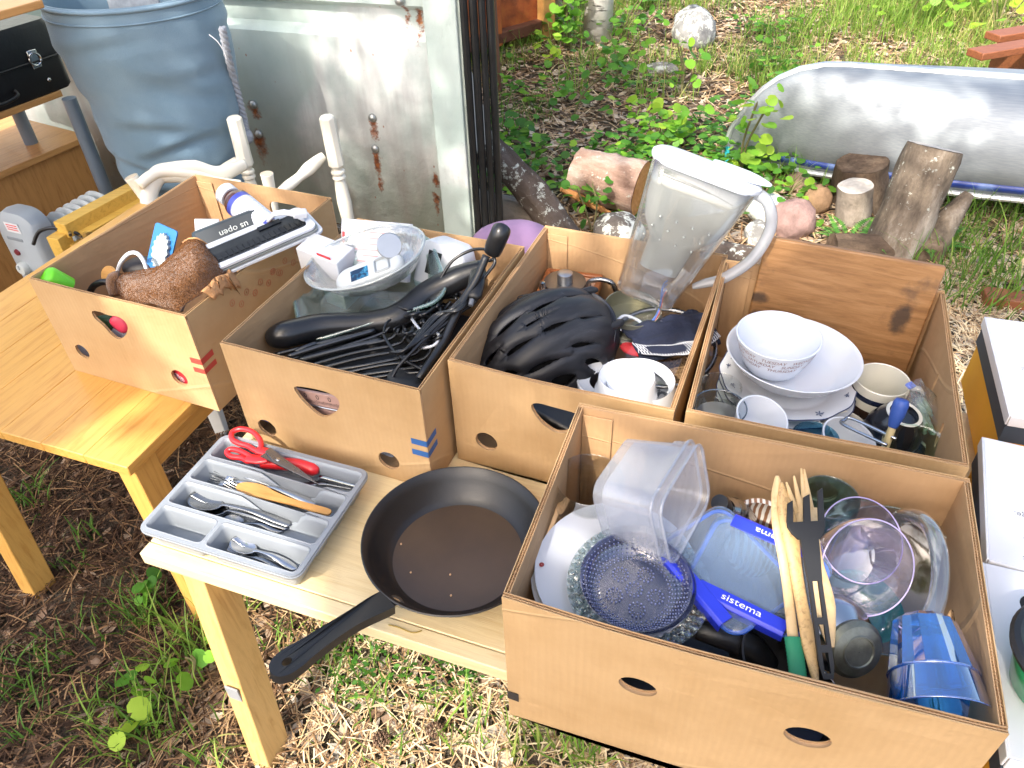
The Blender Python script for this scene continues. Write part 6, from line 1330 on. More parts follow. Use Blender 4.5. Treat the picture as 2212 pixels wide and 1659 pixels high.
b = MB(); b.lathe([(.0005, -.056), (OL * .30, -.054), (OL * .39, -.046), (OL * .46, -.022), (OL * .52, 0)], 56, sy=.62); b.build('bowl', bark_g, t, angle=180, solid=.003)
b = MB(); b.tube([(OL * .52 * math.cos(a), OL * .3224 * math.sin(a), 0) for a in np.linspace(0, 2 * PI, 60, endpoint=False)], .0028, 8, closed=True); b.build('rim', glassy('thick clear glass edge', (.85, .9, .9), .4, .05, boost=3.5, bodycol=(.8, .85, .86)), t, angle=180)
b = MB(); b.ball((OL * .06, OL * .33, .004), (.018, .010, .007), 14, 7); b.build('handle_tab', clear, t)
t = thing('gadget', 'pale grey gadget with a small blue screen lying in the oval glass bowl', 'gadget', OM @ Matrix.Translation((-.0, -.015, -.032)) @ XF(rot=(.1, -.04, .1)))
gm_ = simple('pale grey plastic', '#c5cbcd', .4, var=.04, sss=.1)
b = MB(); b.loft([[(x, y, z) for x, y in rrect(.15 * k, .055 * k, .027, 8)] for z, k in ((-.012, .9), (-.008, 1), (.004, 1), (.010, .92), (.012, .8))], (True, True)); b.build('shell', gm_, t, angle=50)
scr = N('blue gadget picture'); v_ = scr.noise(35, 4); scr.col(scr.ramp(v_, [(.42, lin('#17324f')), (.5, lin('#2f7fa8')), (.6, lin('#8fc6d6'))])); scr.setp(Roughness=.25)
b = MB(); b.box((-.018, -.004, .0128), (.038, .027, .0012)); b.build('screen', scr.m, t)
b = MB(); b.tube([(x + .032, y - .002, .0132) for x, y in rrect(.03, .032, .004, 3)], .0022, 6, closed=True); b.build('window_frame', simple('grey frame', '#a2a7aa', .35, .4), t)
t = thing('coin_lid', 'flat steel lid leaning in the oval glass bowl', 'lid cap', OM @ Matrix.Translation((.055, .012, .0)) @ XF(rot=(.9, .3, .3))); b = MB(); b.lathe([(.0005, .002), (.024, .002), (.026, 0), (.024, -.003), (.0005, -.003)], 32); b.build('cap', satin, t)
# long black padded bar
rod('padded_bar', 'thick black padded bar lying beneath the oven dish', 'padded bar', [P(*c6(*q), z) for q, z in (((190, 820), .775), ((260, 800), .785), ((480, 750), .78), ((760, 730), .775), ((950, 690), .78), ((1110, 560), .80), ((1300, 460), .825), ((1440, 410), .84))], [.017, .027, .026, .023, .028, .027, .026, .020], blk2, 20)
for i, (a, c_, z, r) in enumerate([((205, 918), (835, 765), .765, .0045), ((280, 930), (800, 772), .772, .0052), ((350, 950), (840, 830), .762, .006), ((330, 900), (450, 850), .77, .005)]):
    rod('black_rod', ['thin black rod nearest the padded bar', 'shiny black threaded rod in the middle of the rods', 'thickest black rod lying nearest the front of the box', 'short black rod crossing the long rods'][i], 'rod', [P(*c6(*a), z), P(*c6(*((a[0] + c_[0]) / 2, (a[1] + c_[1]) / 2 - 4)), z + .004), P(*c6(*c_), z + .004)], r, simple('glossy black rod', '#1d1e20', .18, var=.3, coat=.5, spec=.7), 10, group='black rods in the cable box')
for k in range(8):
    x0, y0 = 300 + 62 * k, 945 + 17 * k; x1, y1 = 820 + 48 * k, 800 + 30 * k; o = random.uniform(-12, 12)
    rod('black_rod', ('first', 'second', 'third', 'fourth', 'fifth', 'sixth', 'seventh', 'eighth')[k] + ' slim black hanger rod counted from the padded bar in the cable box', 'rod', [P(*c6(x0, y0), .756), P(*c6((x0 + x1) / 2, (y0 + y1) / 2 + o), .764), P(*c6(x1, y1), .768), P(*c6(x1 + 60, y1 - 40), .775), P(*c6(x1 + 75, y1 - 75), .782)], .0036, MATS['glossy black rod'], 8, group='black rods in the cable box')
rod('coat_hook', 'white wire coat hanger hook above the black cables', 'hanger hook', [P(*c6(*q), z) for q, z in (((1018, 705), .80), ((1070, 770), .795), ((1110, 775), .80), ((1165, 785), .805), ((1180, 820), .805), ((1150, 860), .80), ((1090, 875), .795), ((1040, 868), .79))], .0030, simple('white enamelled wire', '#cfd2d8', .3, .3), 10)
# speaker-like black panel and round puck
t = thing('appliance', 'flat black appliance panel with a round dial at the front of the cable box', 'appliance', Matrix.Translation(P(*c6(640, 960), .735)) @ XF(rot=(.12, .02, rad(-24)))); b = MB(); b.box((0, 0, 0), (.20, .16, .012)); b.build('panel', simple('brushed black panel', '#1a1b1d', .4, var=.4, vs=20), t, bevel=.002)
b = MB(); b.lathe([(.0005, .016), (.010, .015), (.012, .009), (.026, .008), (.028, .0065)], 36, Matrix.Translation((.05, -.045, 0))); b.build('dial', blk, t); b = MB(); b.box((-.035, -.02, .0065), (.014, .005, .001), XF(rot=(0, 0, .5))); b.build('white_label', card_w, t)
b = MB(); b.lathe([(.0005, .02), (.012, .02), (.0125, 0)], 16, Matrix.Translation((.03, .05, .004))); b.build('stud', steel, t)
t = lw('round_puck', 'flat round black plug block in the front corner of the cable box', 'puck', Matrix.Translation(P(*c6(1000, 1075), .76)) @ XF(rot=(-.2, .2, 0)), [(.0005, .010), (.036, .010), (.040, .006), (.040, -.03), (.0005, -.03)], simple('dull black plastic', '#232427', .55, var=.15))
b = MB(); b.box((0, 0, 0), (.30, .36, .06)); tag(b.build('dark_suitcase', simple('dark grey vinyl', '#1c1d20', .6, var=.3), bevel=.01), 'dark flat case lying on the bottom of the cable box', 'case', M=Matrix.Translation(bx(M2, .2, .24, .06)) @ XF(rot=(0, 0, rad(-22.8))))
# cables
def cable(label, pts, r=.0032, name='black_cable'): return rod(name, label, 'cable', [P(*c6(*q), z) for q, z in pts], r, blk2, 8, group='black cables in the cable box')
cable('black cable arching from the lamp switch over the box rim', [((1180, 480), .83), ((1260, 360), .865), ((1380, 295), .885), ((1480, 300), .895), ((1500, 350), .89), ((1440, 370), .88), ((1400, 430), .865), ((1400, 520), .85)])
cable('black cable hanging in a loop below the cylindrical connector', [((1490, 310), .90), ((1510, 370), .885), ((1470, 430), .87), ((1440, 470), .86), ((1420, 540), .85), ((1380, 620), .83), ((1290, 660), .81)])
cable('black cable running from the inline switch down to the front corner', [((1400, 590), .835), ((1330, 650), .825), ((1180, 760), .815), ((1080, 840), .81), ((1000, 920), .80), ((930, 1000), .785), ((890, 1080), .77)])
cable('black cable crossing diagonally under the hanger hook', [((850, 800), .79), ((900, 880), .785), ((980, 950), .78), ((1080, 1005), .775)])
cable('thick black cable tube along the near side of the cable box', [((1460, 330), .905), ((1400, 470), .87), ((1330, 580), .845), ((1260, 720), .82), ((1200, 850), .80), ((1100, 1000), .785), ((1060, 1060), .775)], .0078)
lp2 = ['upper', 'middle', 'lower', 'outermost', 'innermost', 'tangled', 'slack', 'tight', 'knotted']
for k in range(20):
    x0, y0 = random.uniform(980, 1240), random.uniform(600, 790); R1, R2 = random.uniform(60, 150), random.uniform(35, 80); a0 = random.uniform(0, 6); pts = []
    for i in range(11):
        a = a0 + i * .6; q = (max(830, min(1360 - max(0, y0 + R2 * math.sin(a) - 560) * .55, x0 + R1 * math.cos(a) + random.uniform(-14, 14) + i * 5)), y0 + R2 * math.sin(a) - .25 * R1 * math.cos(a) + random.uniform(-8, 8)); pts.append((q, .775 + .03 * random.random() + .012 * math.sin(a)))
    cable(('upper ', 'near ', 'small ')[k // 9] * (k > 8) + lp2[k % 9] + ' coil of thin black cable in the heap beside the oven dish', pts, random.choice((.0024, .003, .0036)))
for k in range(9):
    s_ = k / 9; cable(('first', 'second', 'third', 'fourth', 'fifth', 'sixth', 'seventh', 'eighth', 'ninth')[k] + ' long black cable counted from the near wall along the side of the cable box', [((1410 - 40 * s_, 430 + 20 * k), .86 - .004 * k), ((1330 - 60 * s_ + random.uniform(-20, 20), 560 + 12 * k), .842), ((1230 - 90 * s_, 690 + random.uniform(-20, 30)), .825), ((1130 - 160 * s_, 800 + 10 * k), .81), ((1060 - 190 * s_, 900 + random.uniform(-30, 20)), .795)], .0030)
rod('cylinder_connector', 'black cylindrical lamp socket standing up over the box rim', 'lamp socket', [P(*c6(1495, 310), .90), P(*c6(1510, 270), .915), P(*c6(1540, 200), .94), P(*c6(1550, 175), .945)], [.0165, .0185, .0185, .0183], blk2, 20, ang=40)
t = thing('inline_switch', 'flat black inline cable switch hanging below the lamp socket', 'switch', P(*c6(1395, 505), .855)); Mi = t.matrix_world.inverted()
b = MB(); b.tube([Mi @ P(*c6(*q), z) for q, z in (((1415, 415), .862), ((1412, 430), .862), ((1400, 500), .856), ((1385, 570), .846), ((1380, 585), .845))], [(.010, .006), (.0165, .010), (.0165, .011), (.0155, .010), (.009, .006)], 16, flat=RC @ Vector((1, 0, 0))); b.build('shell', blk, t, angle=60)
b = MB(); b.tube([Mi @ P(*c6(1375, 590), .844), Mi @ P(*c6(1366, 625), .838)], .005, 10); b.build('strain_relief', simple('grey sleeve', '#6d7076', .4, .3), t)
# thermometer behind the hand hole
fo = M2 @ Vector((0, .018, 0)); fn = M2.col[1].xyz.normalized(); q = [onplane(*c6(*k), fo, fn) for k in ((370, 1190), (570, 1230))]
TMx = Matrix.Translation((q[0] + q[1]) / 2) @ Matrix(((q[1] - q[0]).normalized(), fn.cross((q[1] - q[0]).normalized()) * -1, -fn)).transposed().to_4x4()
if TMx.col[1].z < 0: TMx = TMx @ Matrix.Rotation(PI, 4, 'Z')
t = thing('thermometer', 'wooden thermometer with a printed scale seen through the hand hole', 'thermometer', TMx); b = MB(); b.box((0, 0, -.004), (.16, .05, .006)); b.build('board', simple('pinkish scale board', '#b08f86', .5, var=.08), t, bevel=.001)
b = MB(); b.tube([(-.07, -.006, .001), (.07, -.006, .001)], .0022, 10); b.build('glass_stem', steel, t)
b = MB()
for k in range(44): b.box((-.062 + .0029 * k, .0035, -.0008), (.0006, .009 if k % 5 == 0 else .006, .0006))
b.build('scale_marks', simple('dark printing', '#3b3030', .6), t)
for x in (-.026, .0, .026):
    vs, fs = text_mesh('0', .015); b = MB(); b.add([(v[0] + x, v[1] + .015, -.0006) for v in vs], fs); b.build('digit', MATS['dark printing'], t, angle=180)
p = onplane(*c6(150, 1320), M2 @ Vector((0, .02, 0)), fn); b = MB(); b.box((0, 0, 0), (.06, .03, .03)); tag(b.build('blue_packet', simple('blue packet', '#2d4fae', .5), bevel=.002), 'blue packet behind the small round hole of the cable box', 'packet', M=Matrix.Translation(p + Vector((0, .02, .014))) @ XF(rot=(0, 0, rad(-23))))
p = onplane(*c6(900, 1560), M2 @ Vector((0, .03, 0)), fn); b = MB(); b.box((0, 0, 0), (.05, .012, .006)); tag(b.build('white_strip', card_w, bevel=.001), 'white strip inside the lower round hole of the cable box', 'strip', M=Matrix.Translation(p + Vector((0, .02, .0))) @ XF(rot=(0, .25, rad(-23))))
p = P(1112, 528, .70); b = MB(); b.ball((0, 0, 0), (.11, .08, .05), 24, 12); b.warp(lambda q: q + Vector((0, 0, .006 * noise.noise(q * 12)))); tag(b.build('purple_bag', simple('dusty purple fabric', '#8c6f92', .8, bump=.3), angle=180), 'dusty purple cloth bag wedged behind the boxes near the door edge', 'bag', M=Matrix.Translation(p + Vector((0, .06, -.03))))

# ================================================================= BOX WITH THE TOWEL
tow = N('brown terry towel'); n1 = tow.noise(260, 3, .8); n2 = tow.noise(9, 4); tow.col(tow.mix(tow.math('MULTIPLY', n1, .7), tow.ramp(n2, [(.3, lin('#7a5536')), (.7, lin('#946a47'))]), lin('#6f4726'))); tow.setp(Roughness=.95, Sheen_Weight=.4, Specular_IOR_Level=.1); tow.bump(n1, 1.0, .006)
hemm = simple('towel hem band', '#b98a5f', .9, bump=.5, bs=200)
tq = [P(*c5(*q), z) for q, z in (((555, 720), .815), ((1090, 850), .845), ((690, 640), .825), ((1345, 640), .86), ((1010, 560), .85), ((1230, 450), .87), ((1150, 380), .885), ((1240, 400), .88))]
tw = thing('brown_towel', 'crumpled brown terry towel lying in the first cardboard box', 'towel', tq[1]); Mi = tw.matrix_world.inverted()
ctr = [[(700, 745, .80), (770, 790, .83), (930, 810, .84), (1060, 855, .835)], [(690, 650, .825), (800, 720, .85), (960, 760, .865), (1110, 800, .85)], [(840, 610, .83), (930, 650, .868), (1060, 690, .885), (1230, 720, .855)], [(950, 580, .835), (1030, 560, .88), (1160, 600, .898), (1300, 650, .86)], [(1040, 500, .84), (1080, 480, .88), (1190, 500, .90), (1350, 620, .85)], [(1080, 440, .85), (1110, 430, .885), (1180, 430, .89), (1300, 500, .85)]]
ctrp = [[Mi @ P(*c5(x, y), z) for x, y, z in r] for r in ctr]
rows_ = [spline(r, 9) for r in ctrp]; cols_ = [spline([r[i] for r in rows_], 7) for i in range(len(rows_[0]))]
nu, nv = len(cols_) - 1, len(cols_[0]) - 1
tfl = 1 if (cols_[-1][0] - cols_[0][0]).cross(cols_[0][-1] - cols_[0][0]).z > 0 else -1
def tpt(i, j):
    p = cols_[int(round(i * nu))][int(round(j * nv))]; return tuple(p + Vector((0, 0, .007 * noise.noise((p.x * 22, p.y * 22, 1)) + .003 * noise.noise((p.x * 70, p.y * 70, 2)))))
b = MB(); b.grid(tpt, nu, nv); b.f = b.f if tfl > 0 else [q[::-1] for q in b.f]; b.build('terry', tow.m, tw, angle=180, solid=.012)
def hemp(i, s_, e):
    a, c = (Vector(tpt(i, 1)), Vector(tpt(i, .8))) if e else (Vector(tpt(1, i)), Vector(tpt(.85, i)))
    d = (a - c).normalized(); return a + d * ((.012 if e else .022) * s_ - .002) + Vector((0, 0, .005 - .014 * s_ * s_))
for e in (0, 1):
    b = MB(); b.grid(lambda i, j: hemp(i if e else .35 + .65 * i, j, e), 30, 5); b.build('hem', hemm, tw, angle=180, solid=.006)
b = MB(); q = [Vector(tpt(0, j / nv)) + Vector((-.004, -.004, -.003)) for j in range(0, 10)]; b.tube(q, [(.016, .012)] * len(q), 10, flat=(0, 0, 1)); b.build('fold', tow.m, tw, angle=180)
# tuft fibres on the towel
fv, ff = [], []
pp_ = []
for k in range(22000):
    i, j = random.random(), random.random(); a = cols_[min(nu - 1, int(i * nu))]; a2 = cols_[min(nu - 1, int(i * nu)) + 1]; jj = min(nv - 1, int(j * nv)); u_, v_ = i * nu % 1, j * nv % 1
    p = (a[jj] * (1 - u_) + a2[jj] * u_) * (1 - v_) + (a[jj + 1] * (1 - u_) + a2[jj + 1] * u_) * v_
    pp_.append((p.x, p.y, p.z + .0005 + .007 * noise.noise((p.x * 22, p.y * 22, 1)) + .003 * noise.noise((p.x * 70, p.y * 70, 2))))
n = len(pp_); v, f = scatter([(-.3, 0, 0), (.3, 0, 0), (.22, .1, 1), (-.22, .1, 1)], [(0, 1, 2, 3)], np.array(pp_), rng.uniform(0, 6.28, n), rng.normal(0, .7, n), rng.uniform(0, 6.28, n), rng.uniform(.0012, .0021, n))
bulk('pile', v, f, tinted('towel pile', [(0, lin('#6d4b31')), (.5, lin('#825a3b')), (1, lin('#966d4b'))], .95, .1, .1), rng.uniform(.3, .7, n), 'stuff', False, tw)
# things around it
pb0, pb1 = P(*c5(1350, 160), .905), P(*c5(1570, 340), .87); t = thing('pill_bottle', 'brown pill bottle with white cap and white-and-blue label leaning in the first box', 'pill bottle', frame(pb0, pb1 - pb0, (0, 0, 1)))
b = MB(); b.lathe([(.0005, 0), (.0225, 0), (.024, .002), (.024, .020), (.0225, .022), (.0005, .022)], 36, Matrix.Translation((0, 0, -.012))); b.build('cap', card_w, t); b = MB(); ring(b, .0225, .006, .0016); b.build('cap_groove', blk, t, angle=180)
LB = (pb1 - pb0).length + .03; b = MB(); b.lathe([(.018, .010), (.0185, .014), (.027, .024), (.0305, .032), (.0305, LB), (.026, LB + .004), (.0005, LB + .005)], 40); b.build('bottle', simple('brown bottle plastic', '#4a2417', .2, coat=.5), t)
lab = N('pill label'); sp = lab.n('SeparateXYZ'); lab.l(lab.co(), sp.inputs[0]); bandm = lab.ramp(lab.math('ABSOLUTE', lab.math('SUBTRACT', sp.outputs[2], .042 + (LB - .046) / 2)), [((LB - .046) / 2 - .012, (0, 0, 0)), ((LB - .046) / 2 - .0115, (1, 1, 1))])
tx_ = lab.n('TexBrick'); tx_.inputs['Scale'].default_value = 130; tx_.inputs['Mortar Size'].default_value = .03; lab.l(lab.co((.6, .6, 1)), tx_.inputs[0]); lab.col(lab.mix(bandm, lab.mix(lab.ramp(lab.noise(160, 2, .5, lab.co((1, 1, 3))), [(.55, (0, 0, 0)), (.6, (.5, .5, .5))]), lin('#dfe1ec'), lin('#7f86a8')), lin('#3c46a0'))); lab.setp(Roughness=.4)
b = MB(); b.lathe([(.0309, .038), (.0309, LB - .006)], 40); b.build('label', lab.m, t)
# dark gift box with the printed name
t = slab('shower_gel', 'dark grey bottle printed us open lying behind the towel', 'bottle', c5(1370, 400), .865, (.15, .07, .034), (rad(38), rad(-10), rad(22)), simple('charcoal bottle', '#2b343a', .3, var=.15, coat=.3), .010)
vs, fs = text_mesh('us open', .020); b = MB(); b.add([(-v[0] + .012, -v[1] + .003, .0176) for v in vs], fs, XF(rot=(0, 0, 0))); b.build('lettering', simple('pale lettering', '#d7dbd3', .5), t, angle=180)
b = MB(); b.ball((.01, -.016, .0172), (.02, .0045, .0012), 16, 6); b.build('gold_swoosh', simple('gold print', '#d0a637', .4), t)
for q, s_ in (((.035, -.016), .0065),): vs, fs = text_mesh('FOR MEN', s_); b = MB(); b.add([(v[0] + q[0], v[1] + q[1], .0176) for v in vs], fs); b.build('lettering', MATS['pale lettering'], t, angle=180)
# keyboard-like tray / frame stack with white trim
k0, k1 = P(*c2(0, 1470), .86), P(*c2(330, 1300), .88); kd = (k1 - k0); t = thing('slatted_frame', 'black and white slotted plastic frame propped against the near wall of the first box', 'frame', Matrix.Translation(P(*c2(80, 1462), .862)) @ Matrix((kd.normalized(), Vector((0, 0, 1)).cross(kd.normalized()), Vector((0, 0, 1)))).transposed().to_4x4() @ XF(rot=(rad(12), 0, 0)))
KL = .27
for z, m_, k in ((.0, card_w, 1.06), (.008, simple('grey trim', '#8f9390', .4, .3), 1.0), (.016, card_w, .97)):
    b = MB(); b.prism(rrect(KL * k, .085 * k, .015, 4), z - .003, z + .003, None, [rrect(KL * k - .03, .085 * k - .03, .01, 4)]); b.build('rail', m_, t, bevel=.0015)
b = MB(); b.box((0, 0, .012), (KL - .03, .060, .01)); b.build('grille', simple('dusty black grille', '#24282c', .55, var=.4, vs=30), t)
for k in range(20):
    b = MB(); b.box((-KL / 2 + .024 + k * .0118, -.008, .0178), (.0085, .020, .002)); b.build('key', blk, t)
b = MB(); b.box((.05, .02, .019), (.05, .012, .004)); b.build('cutout', simple('blue-black slot', '#10141c', .4), t)
t = thing('white_cable', 'white cable looping over the slotted frame in the first box', 'cable', P(*c2(300, 1270), .90)); Mi = t.matrix_world.inverted()
for o in (0, .006): b = MB(); b.tube([Mi @ (P(*c2(*q), z) + Vector((0, o, o * .5))) for q, z in zip(((150, 1330), (200, 1275), (260, 1265), (320, 1275), (370, 1300), (390, 1310)), (.885, .905, .91, .905, .895, .88))], .0035, 8); b.build('strand', card_w, t, angle=180)
b = MB(); b.box((0, 0, 0), (.03, .02, .014), Matrix.Translation(Mi @ P(*c2(355, 1265), .905)) @ XF(rot=(.2, .2, .4))); b.build('plug', card_w, t, bevel=.003)
rod('white_hoop', 'thin white plastic hoop standing in front of the black pouch', 'hoop', [P(*c5(*q), z) for q, z in (((695, 620), .80), ((715, 560), .83), ((760, 510), .855), ((810, 505), .86), ((850, 550), .845), ((875, 620), .82))], .0042, card_w, 10)
b = MB(); b.ball((0, 0, 0), (.042, .03, .02), 20, 10); tag(b.build('black_pouch', simple('dark brown leather', '#241d1c', .5, bump=.3), angle=180), 'dark leather pouch behind the white hoop in the first box', 'pouch', M=Matrix.Translation(P(*c5(840, 585), .80)))
b = MB(); b.lathe([(.0005, .002), (.022, .002), (.022, -.002), (.0005, -.002)], 32); tag(b.build('wooden_disc', wk, bevel=.0008), 'small round wooden disc standing beside the white hoop', 'disc', M=Matrix.Translation(P(*c5(650, 640), .79)) @ XF(rot=(rad(60), 0, rad(-20))))
rod('black_ring', 'black rubber ring beneath the left end of the towel', 'ring', [P(*c5(*q), z) for q, z in (((535, 730), .775), ((560, 695), .79), ((610, 675), .80), ((660, 680), .80))], .007, blk, 12)
t = thing('sponge_pack', 'blue card pack of grey scalloped sponges standing in the first box', 'sponge pack', Matrix.Translation(P(*c5(960, 480), .845)) @ XF(rot=(rad(62), rad(14), rad(-24)))); b = MB(); b.prism(rrect(.055, .10, .006, 3), -.002, .002); b.build('card', simple('blue card', '#1f6fae', .45), t)
spo = simple('grey sponge', '#a9b4b8', .9, bump=.6, bs=120); pts = [((.021 + .0022 * math.cos(16 * a)) * math.cos(a) * .85, (.038 + .0022 * math.cos(16 * a)) * math.sin(a)) for a in np.linspace(0, 2 * PI, 96, endpoint=False)]
b = MB(); b.prism(pts, .002, .011, XF((.003, -.003, 0))); b.build('sponge', spo, t, bevel=.001); b = MB(); b.prism(circ(.009, 20, .02, -.038), .0112, .0125); b.build('round_sticker', simple('navy sticker', '#2b3570', .4), t)
b = MB(); b.prism([(x * .9, y) for x, y in pts], .0, .001, XF((.003, -.003, .0105), sc=(.62, .62, 1))); b.build('inner_pad', simple('pale pad', '#8e9aa3', .9), t)
t = lw('lime_pot', 'bright lime green plastic cap showing over the front wall of the first box', 'pot', Matrix.Translation(P(*c5(318, 665), .822)) @ XF(rot=(rad(20), rad(-25), 0)), [(.0005, .02), (.019, .019), (.023, .014), (.0245, -.03)], simple('lime plastic', '#68c81e', .4, var=.05, sss=.1), 40, part='shell')
b = MB(); b.box((0, 0, 0), (.05, .035, .02)); tag(b.build('white_packet', card_w, bevel=.002), 'small white crumpled packet behind the dark printed bottle', 'packet', M=Matrix.Translation(P(*c5(1230, 355), .87)) @ XF(rot=(.4, .2, .3)))
fn1 = M1.col[1].xyz.normalized()
for q, c_, lb, nm, s_ in (((720, 920), '#cf3b56', 'pink-red plastic item behind the hand hole of the first box', 'pink_toy', .022), ((640, 940), '#3a5a35', 'dark green item deep behind the hand hole of the first box', 'green_packet', .03), ((720, 985), '#b9bdc6', 'pale grey packet at the lower corner of the hand hole', 'grey_packet', .02), ((490, 1090), '#cfd6e2', 'white packet behind the small round hole of the first box', 'white_tub', .03)):
    p = onplane(*c5(*q), M1 @ Vector((0, .03, 0)), fn1); b = MB(); b.ball((0, 0, 0), (s_, s_ * .6, s_), 16, 8); b.warp(lambda k: k * (1 + .25 * noise.noise(k * 60))); tag(b.build(nm, simple('item ' + c_, c_, .4), angle=180), lb, 'packet', M=Matrix.Translation(p))
p = onplane(*c5(1063, 1243), M1 @ Vector((0, .012, 0)), fn1); t = thing('red_sticker', 'red packet printed with white loops behind the lower round hole of the first box', 'packet', Matrix.Translation(p) @ Matrix((M1.col[0].xyz, Vector((0, 0, 1)), -fn1)).transposed().to_4x4()); b = MB(); b.prism(rrect(.06, .06, .004, 2), -.004, 0); b.build('pack', simple('bright red card', '#cf3440', .45), t)
for x, y, r in ((-.005, .004, .0065), (.005, -.003, .0065)):
    b = MB()
    for rr_ in (r, r * .5): b.prism(circ(rr_, 20, x, y, rr_ * 1.15), .0002, .0006, None, [circ(rr_ - .0012, 20, x, y, rr_ * 1.15 - .0012)])
    b.build('white_loop', card_w, t)
# ================================================================= LEFT SIDE: BAG, CHAIR, HEATER, FRAMES, DESK
blue = N('blue-grey canvas'); wv_ = blue.noise(420, 2, .6); bl_ = blue.noise(5, 4); blue.col(blue.mix(blue.math('MULTIPLY', wv_, .4), blue.ramp(bl_, [(.3, lin('#6a8496')), (.7, lin('#7f97a8'))]), lin('#536a7e'))); blue.setp(Roughness=.9, Sheen_Weight=.25, Specular_IOR_Level=.15); blue.bump(wv_, .4, .003)
bt = (P(128, 0, 1.07) + P(490, 5, 1.05)) / 2; bagc = Vector((-1.12, 2.62, .45)); rt = .268
t = thing('laundry_bag', 'tall blue-grey canvas laundry bag with a rope handle in front of the container door', 'laundry bag', bagc)
BH = .64; tilt = Vector((-.02, .03, 0))
def bagp(a, s_):
    r = .19 + (rt - .19) * min(1, s_ * 1.25) ** .8; w_ = .016 * noise.noise((math.cos(a) * 1.4, math.sin(a) * 1.4, s_ * 3)) * (1 - s_ ** 4)
    for s0, ph, k, am, wd in ((.10, .3, .05, .016, .030), (.17, 1.4, -.06, .014, .028), (.25, 2.2, .07, .017, .032), (.36, .2, -.05, .011, .035), (.50, 3.1, .10, .009, .045), (.66, 1.0, -.07, .008, .04), (.80, 2.5, .04, .007, .035)):
        d = s_ - s0 - k * math.sin(a * 1.0 + ph) - .02 * math.sin(3 * a + ph * 2); w_ -= am * math.exp(-(d / wd) ** 2) * math.sin(1.5 * a + ph * 3) ** 2
        w_ += am * .7 * math.exp(-((d - wd * 1.5) / wd) ** 2) * math.sin(1.5 * a + ph * 3) ** 2
    w_ += .005 * noise.noise((math.cos(a) * 7, math.sin(a) * 7, s_ * 4)) * (1 - s_)
    sag = .010 * math.sin(s_ * 26 + 2 * math.cos(a)) * max(0, .35 - s_) * 3
    r += w_ + sag; return Vector((r * math.cos(a), r * math.sin(a) * .86, BH * s_)) + tilt * s_
b = MB(); NA = 120; b.loft([[bagp(2 * PI * k / NA, j / 60) for k in range(NA)] for j in range(61)], (True, False)); b.build('canvas', blue.m, t, angle=180, solid=.004)
for s_, d in ((.985, .010), (.93, .004)):
    b = MB(); b.tube([bagp(2 * PI * k / 60, s_) * 1.0 + Vector((math.cos(2 * PI * k / 60), math.sin(2 * PI * k / 60), 0)) * .002 for k in range(60)], (d, d * .7) if False else d * .6, 8, closed=True); b.build('hem_seam', blue.m, t, angle=180)
rope = simple('grey cotton rope', '#9a9faa', .9, var=.2, vs=80, bump=.8, bs=160)
rp_ = [Vector((c.x, c.y, c.z)) - bagc for c in (atY(480, 60, 2.55), atY(490, 110, 2.57), atY(505, 170, 2.62), atY(518, 220, 2.64), atY(528, 262, 2.65), atY(532, 285, 2.65))]
sp = spline(rp_, 8)
for k in range(3):
    b = MB(); b.tube([q + Vector((math.cos(i * 1.1 + k * 2.09), math.sin(i * 1.1 + k * 2.09), 0)) * .0065 for i, q in enumerate(sp)], .007, 8); b.build('rope_strand', rope, t, angle=180)
b = MB(); b.ball(sp[-1] + Vector((0, 0, -.015)), (.020, .018, .028), 14, 8); b.build('knot', rope, t)
tg = [q - bagc for q in (atY(452, 75, 2.37), atY(470, 90, 2.36), atY(484, 112, 2.36), atY(489, 128, 2.36))]
b = MB(); b.tube(spline(tg, 5), .0015, 5); b.build('loose_thread', card_w, t)
b = MB(); b.grid(lambda i, j: (-.02 + .16 * i - .1, -.06 + .02 * j, BH - .16 + .20 * j + .01 * math.sin(i * 14)), 24, 8); o = b.build('striped_cloth', simple('pale grey knit', '#9aa2aa', .95, var=.3, vs=30, bump=.5), None, angle=180, solid=.01); tag(o, 'pale grey ribbed cloth standing inside the laundry bag', 'cloth', M=Matrix.Translation(bagc + Vector((.03, .06, .02))))
# white turned chair lying behind the first box
wp_ = simple('ivory painted wood', '#e3dfd2', .35, var=.06, coat=.2)
t = thing('white_chair', 'ivory painted wooden chair with turned legs lying upside down behind the boxes', 'chair', Vector((-.75, 2.6, .35))); Mi = t.matrix_world.inverted()
def post(px0, px1, Y0, Y1, L):
    a, c = atY(*px0, Y0), atY(*px1, Y1); d = (c - a); M = Mi @ frame(a, d); L_ = d.length * L; b = MB()
    b.lathe([(.0005, -.002), (.020, 0), (.0255, .006), (.026, .12), (.0275, .165), (.020, .175)], 8, M, ph=PI / 8); bo = b.build('leg', wp_, t, angle=30, bevel=.002)
    b = MB(); b.lathe([(.017, .172), (.017, .182), (.0235, .187), (.0235, .194), (.017, .199), (.0225, .206), (.0225, .212), (.017, .217), (.0205, .24), (.0245, .30), (.022, .36), (.0165, .41), (.021, .416), (.017, .424)], 24, M); b.build('turning', wp_, bo, angle=40)
    b = MB(); b.lathe([(.018, .422), (.0255, .44), (.0255, L_)], 8, M, ph=PI / 8); b.build('foot_block', wp_, bo, angle=30)
post((505, 252), (560, 470), 2.52, 2.52, 1.6); post((705, 250), (757, 500), 2.45, 2.45, 1.6)
def stick(nm, pts, r, mat=wp_, flat=None, n=16): b = MB(); b.tube([Mi @ q for q in spline(pts, 8)], r, n, flat=flat); return b.build(nm, mat, t, angle=180)
stick('stretcher', [atY(700, 335, 2.45), atY(672, 360, 2.43), atY(640, 388, 2.38), atY(605, 415, 2.33)], [.012, .019, .022, .015, .018, .014])
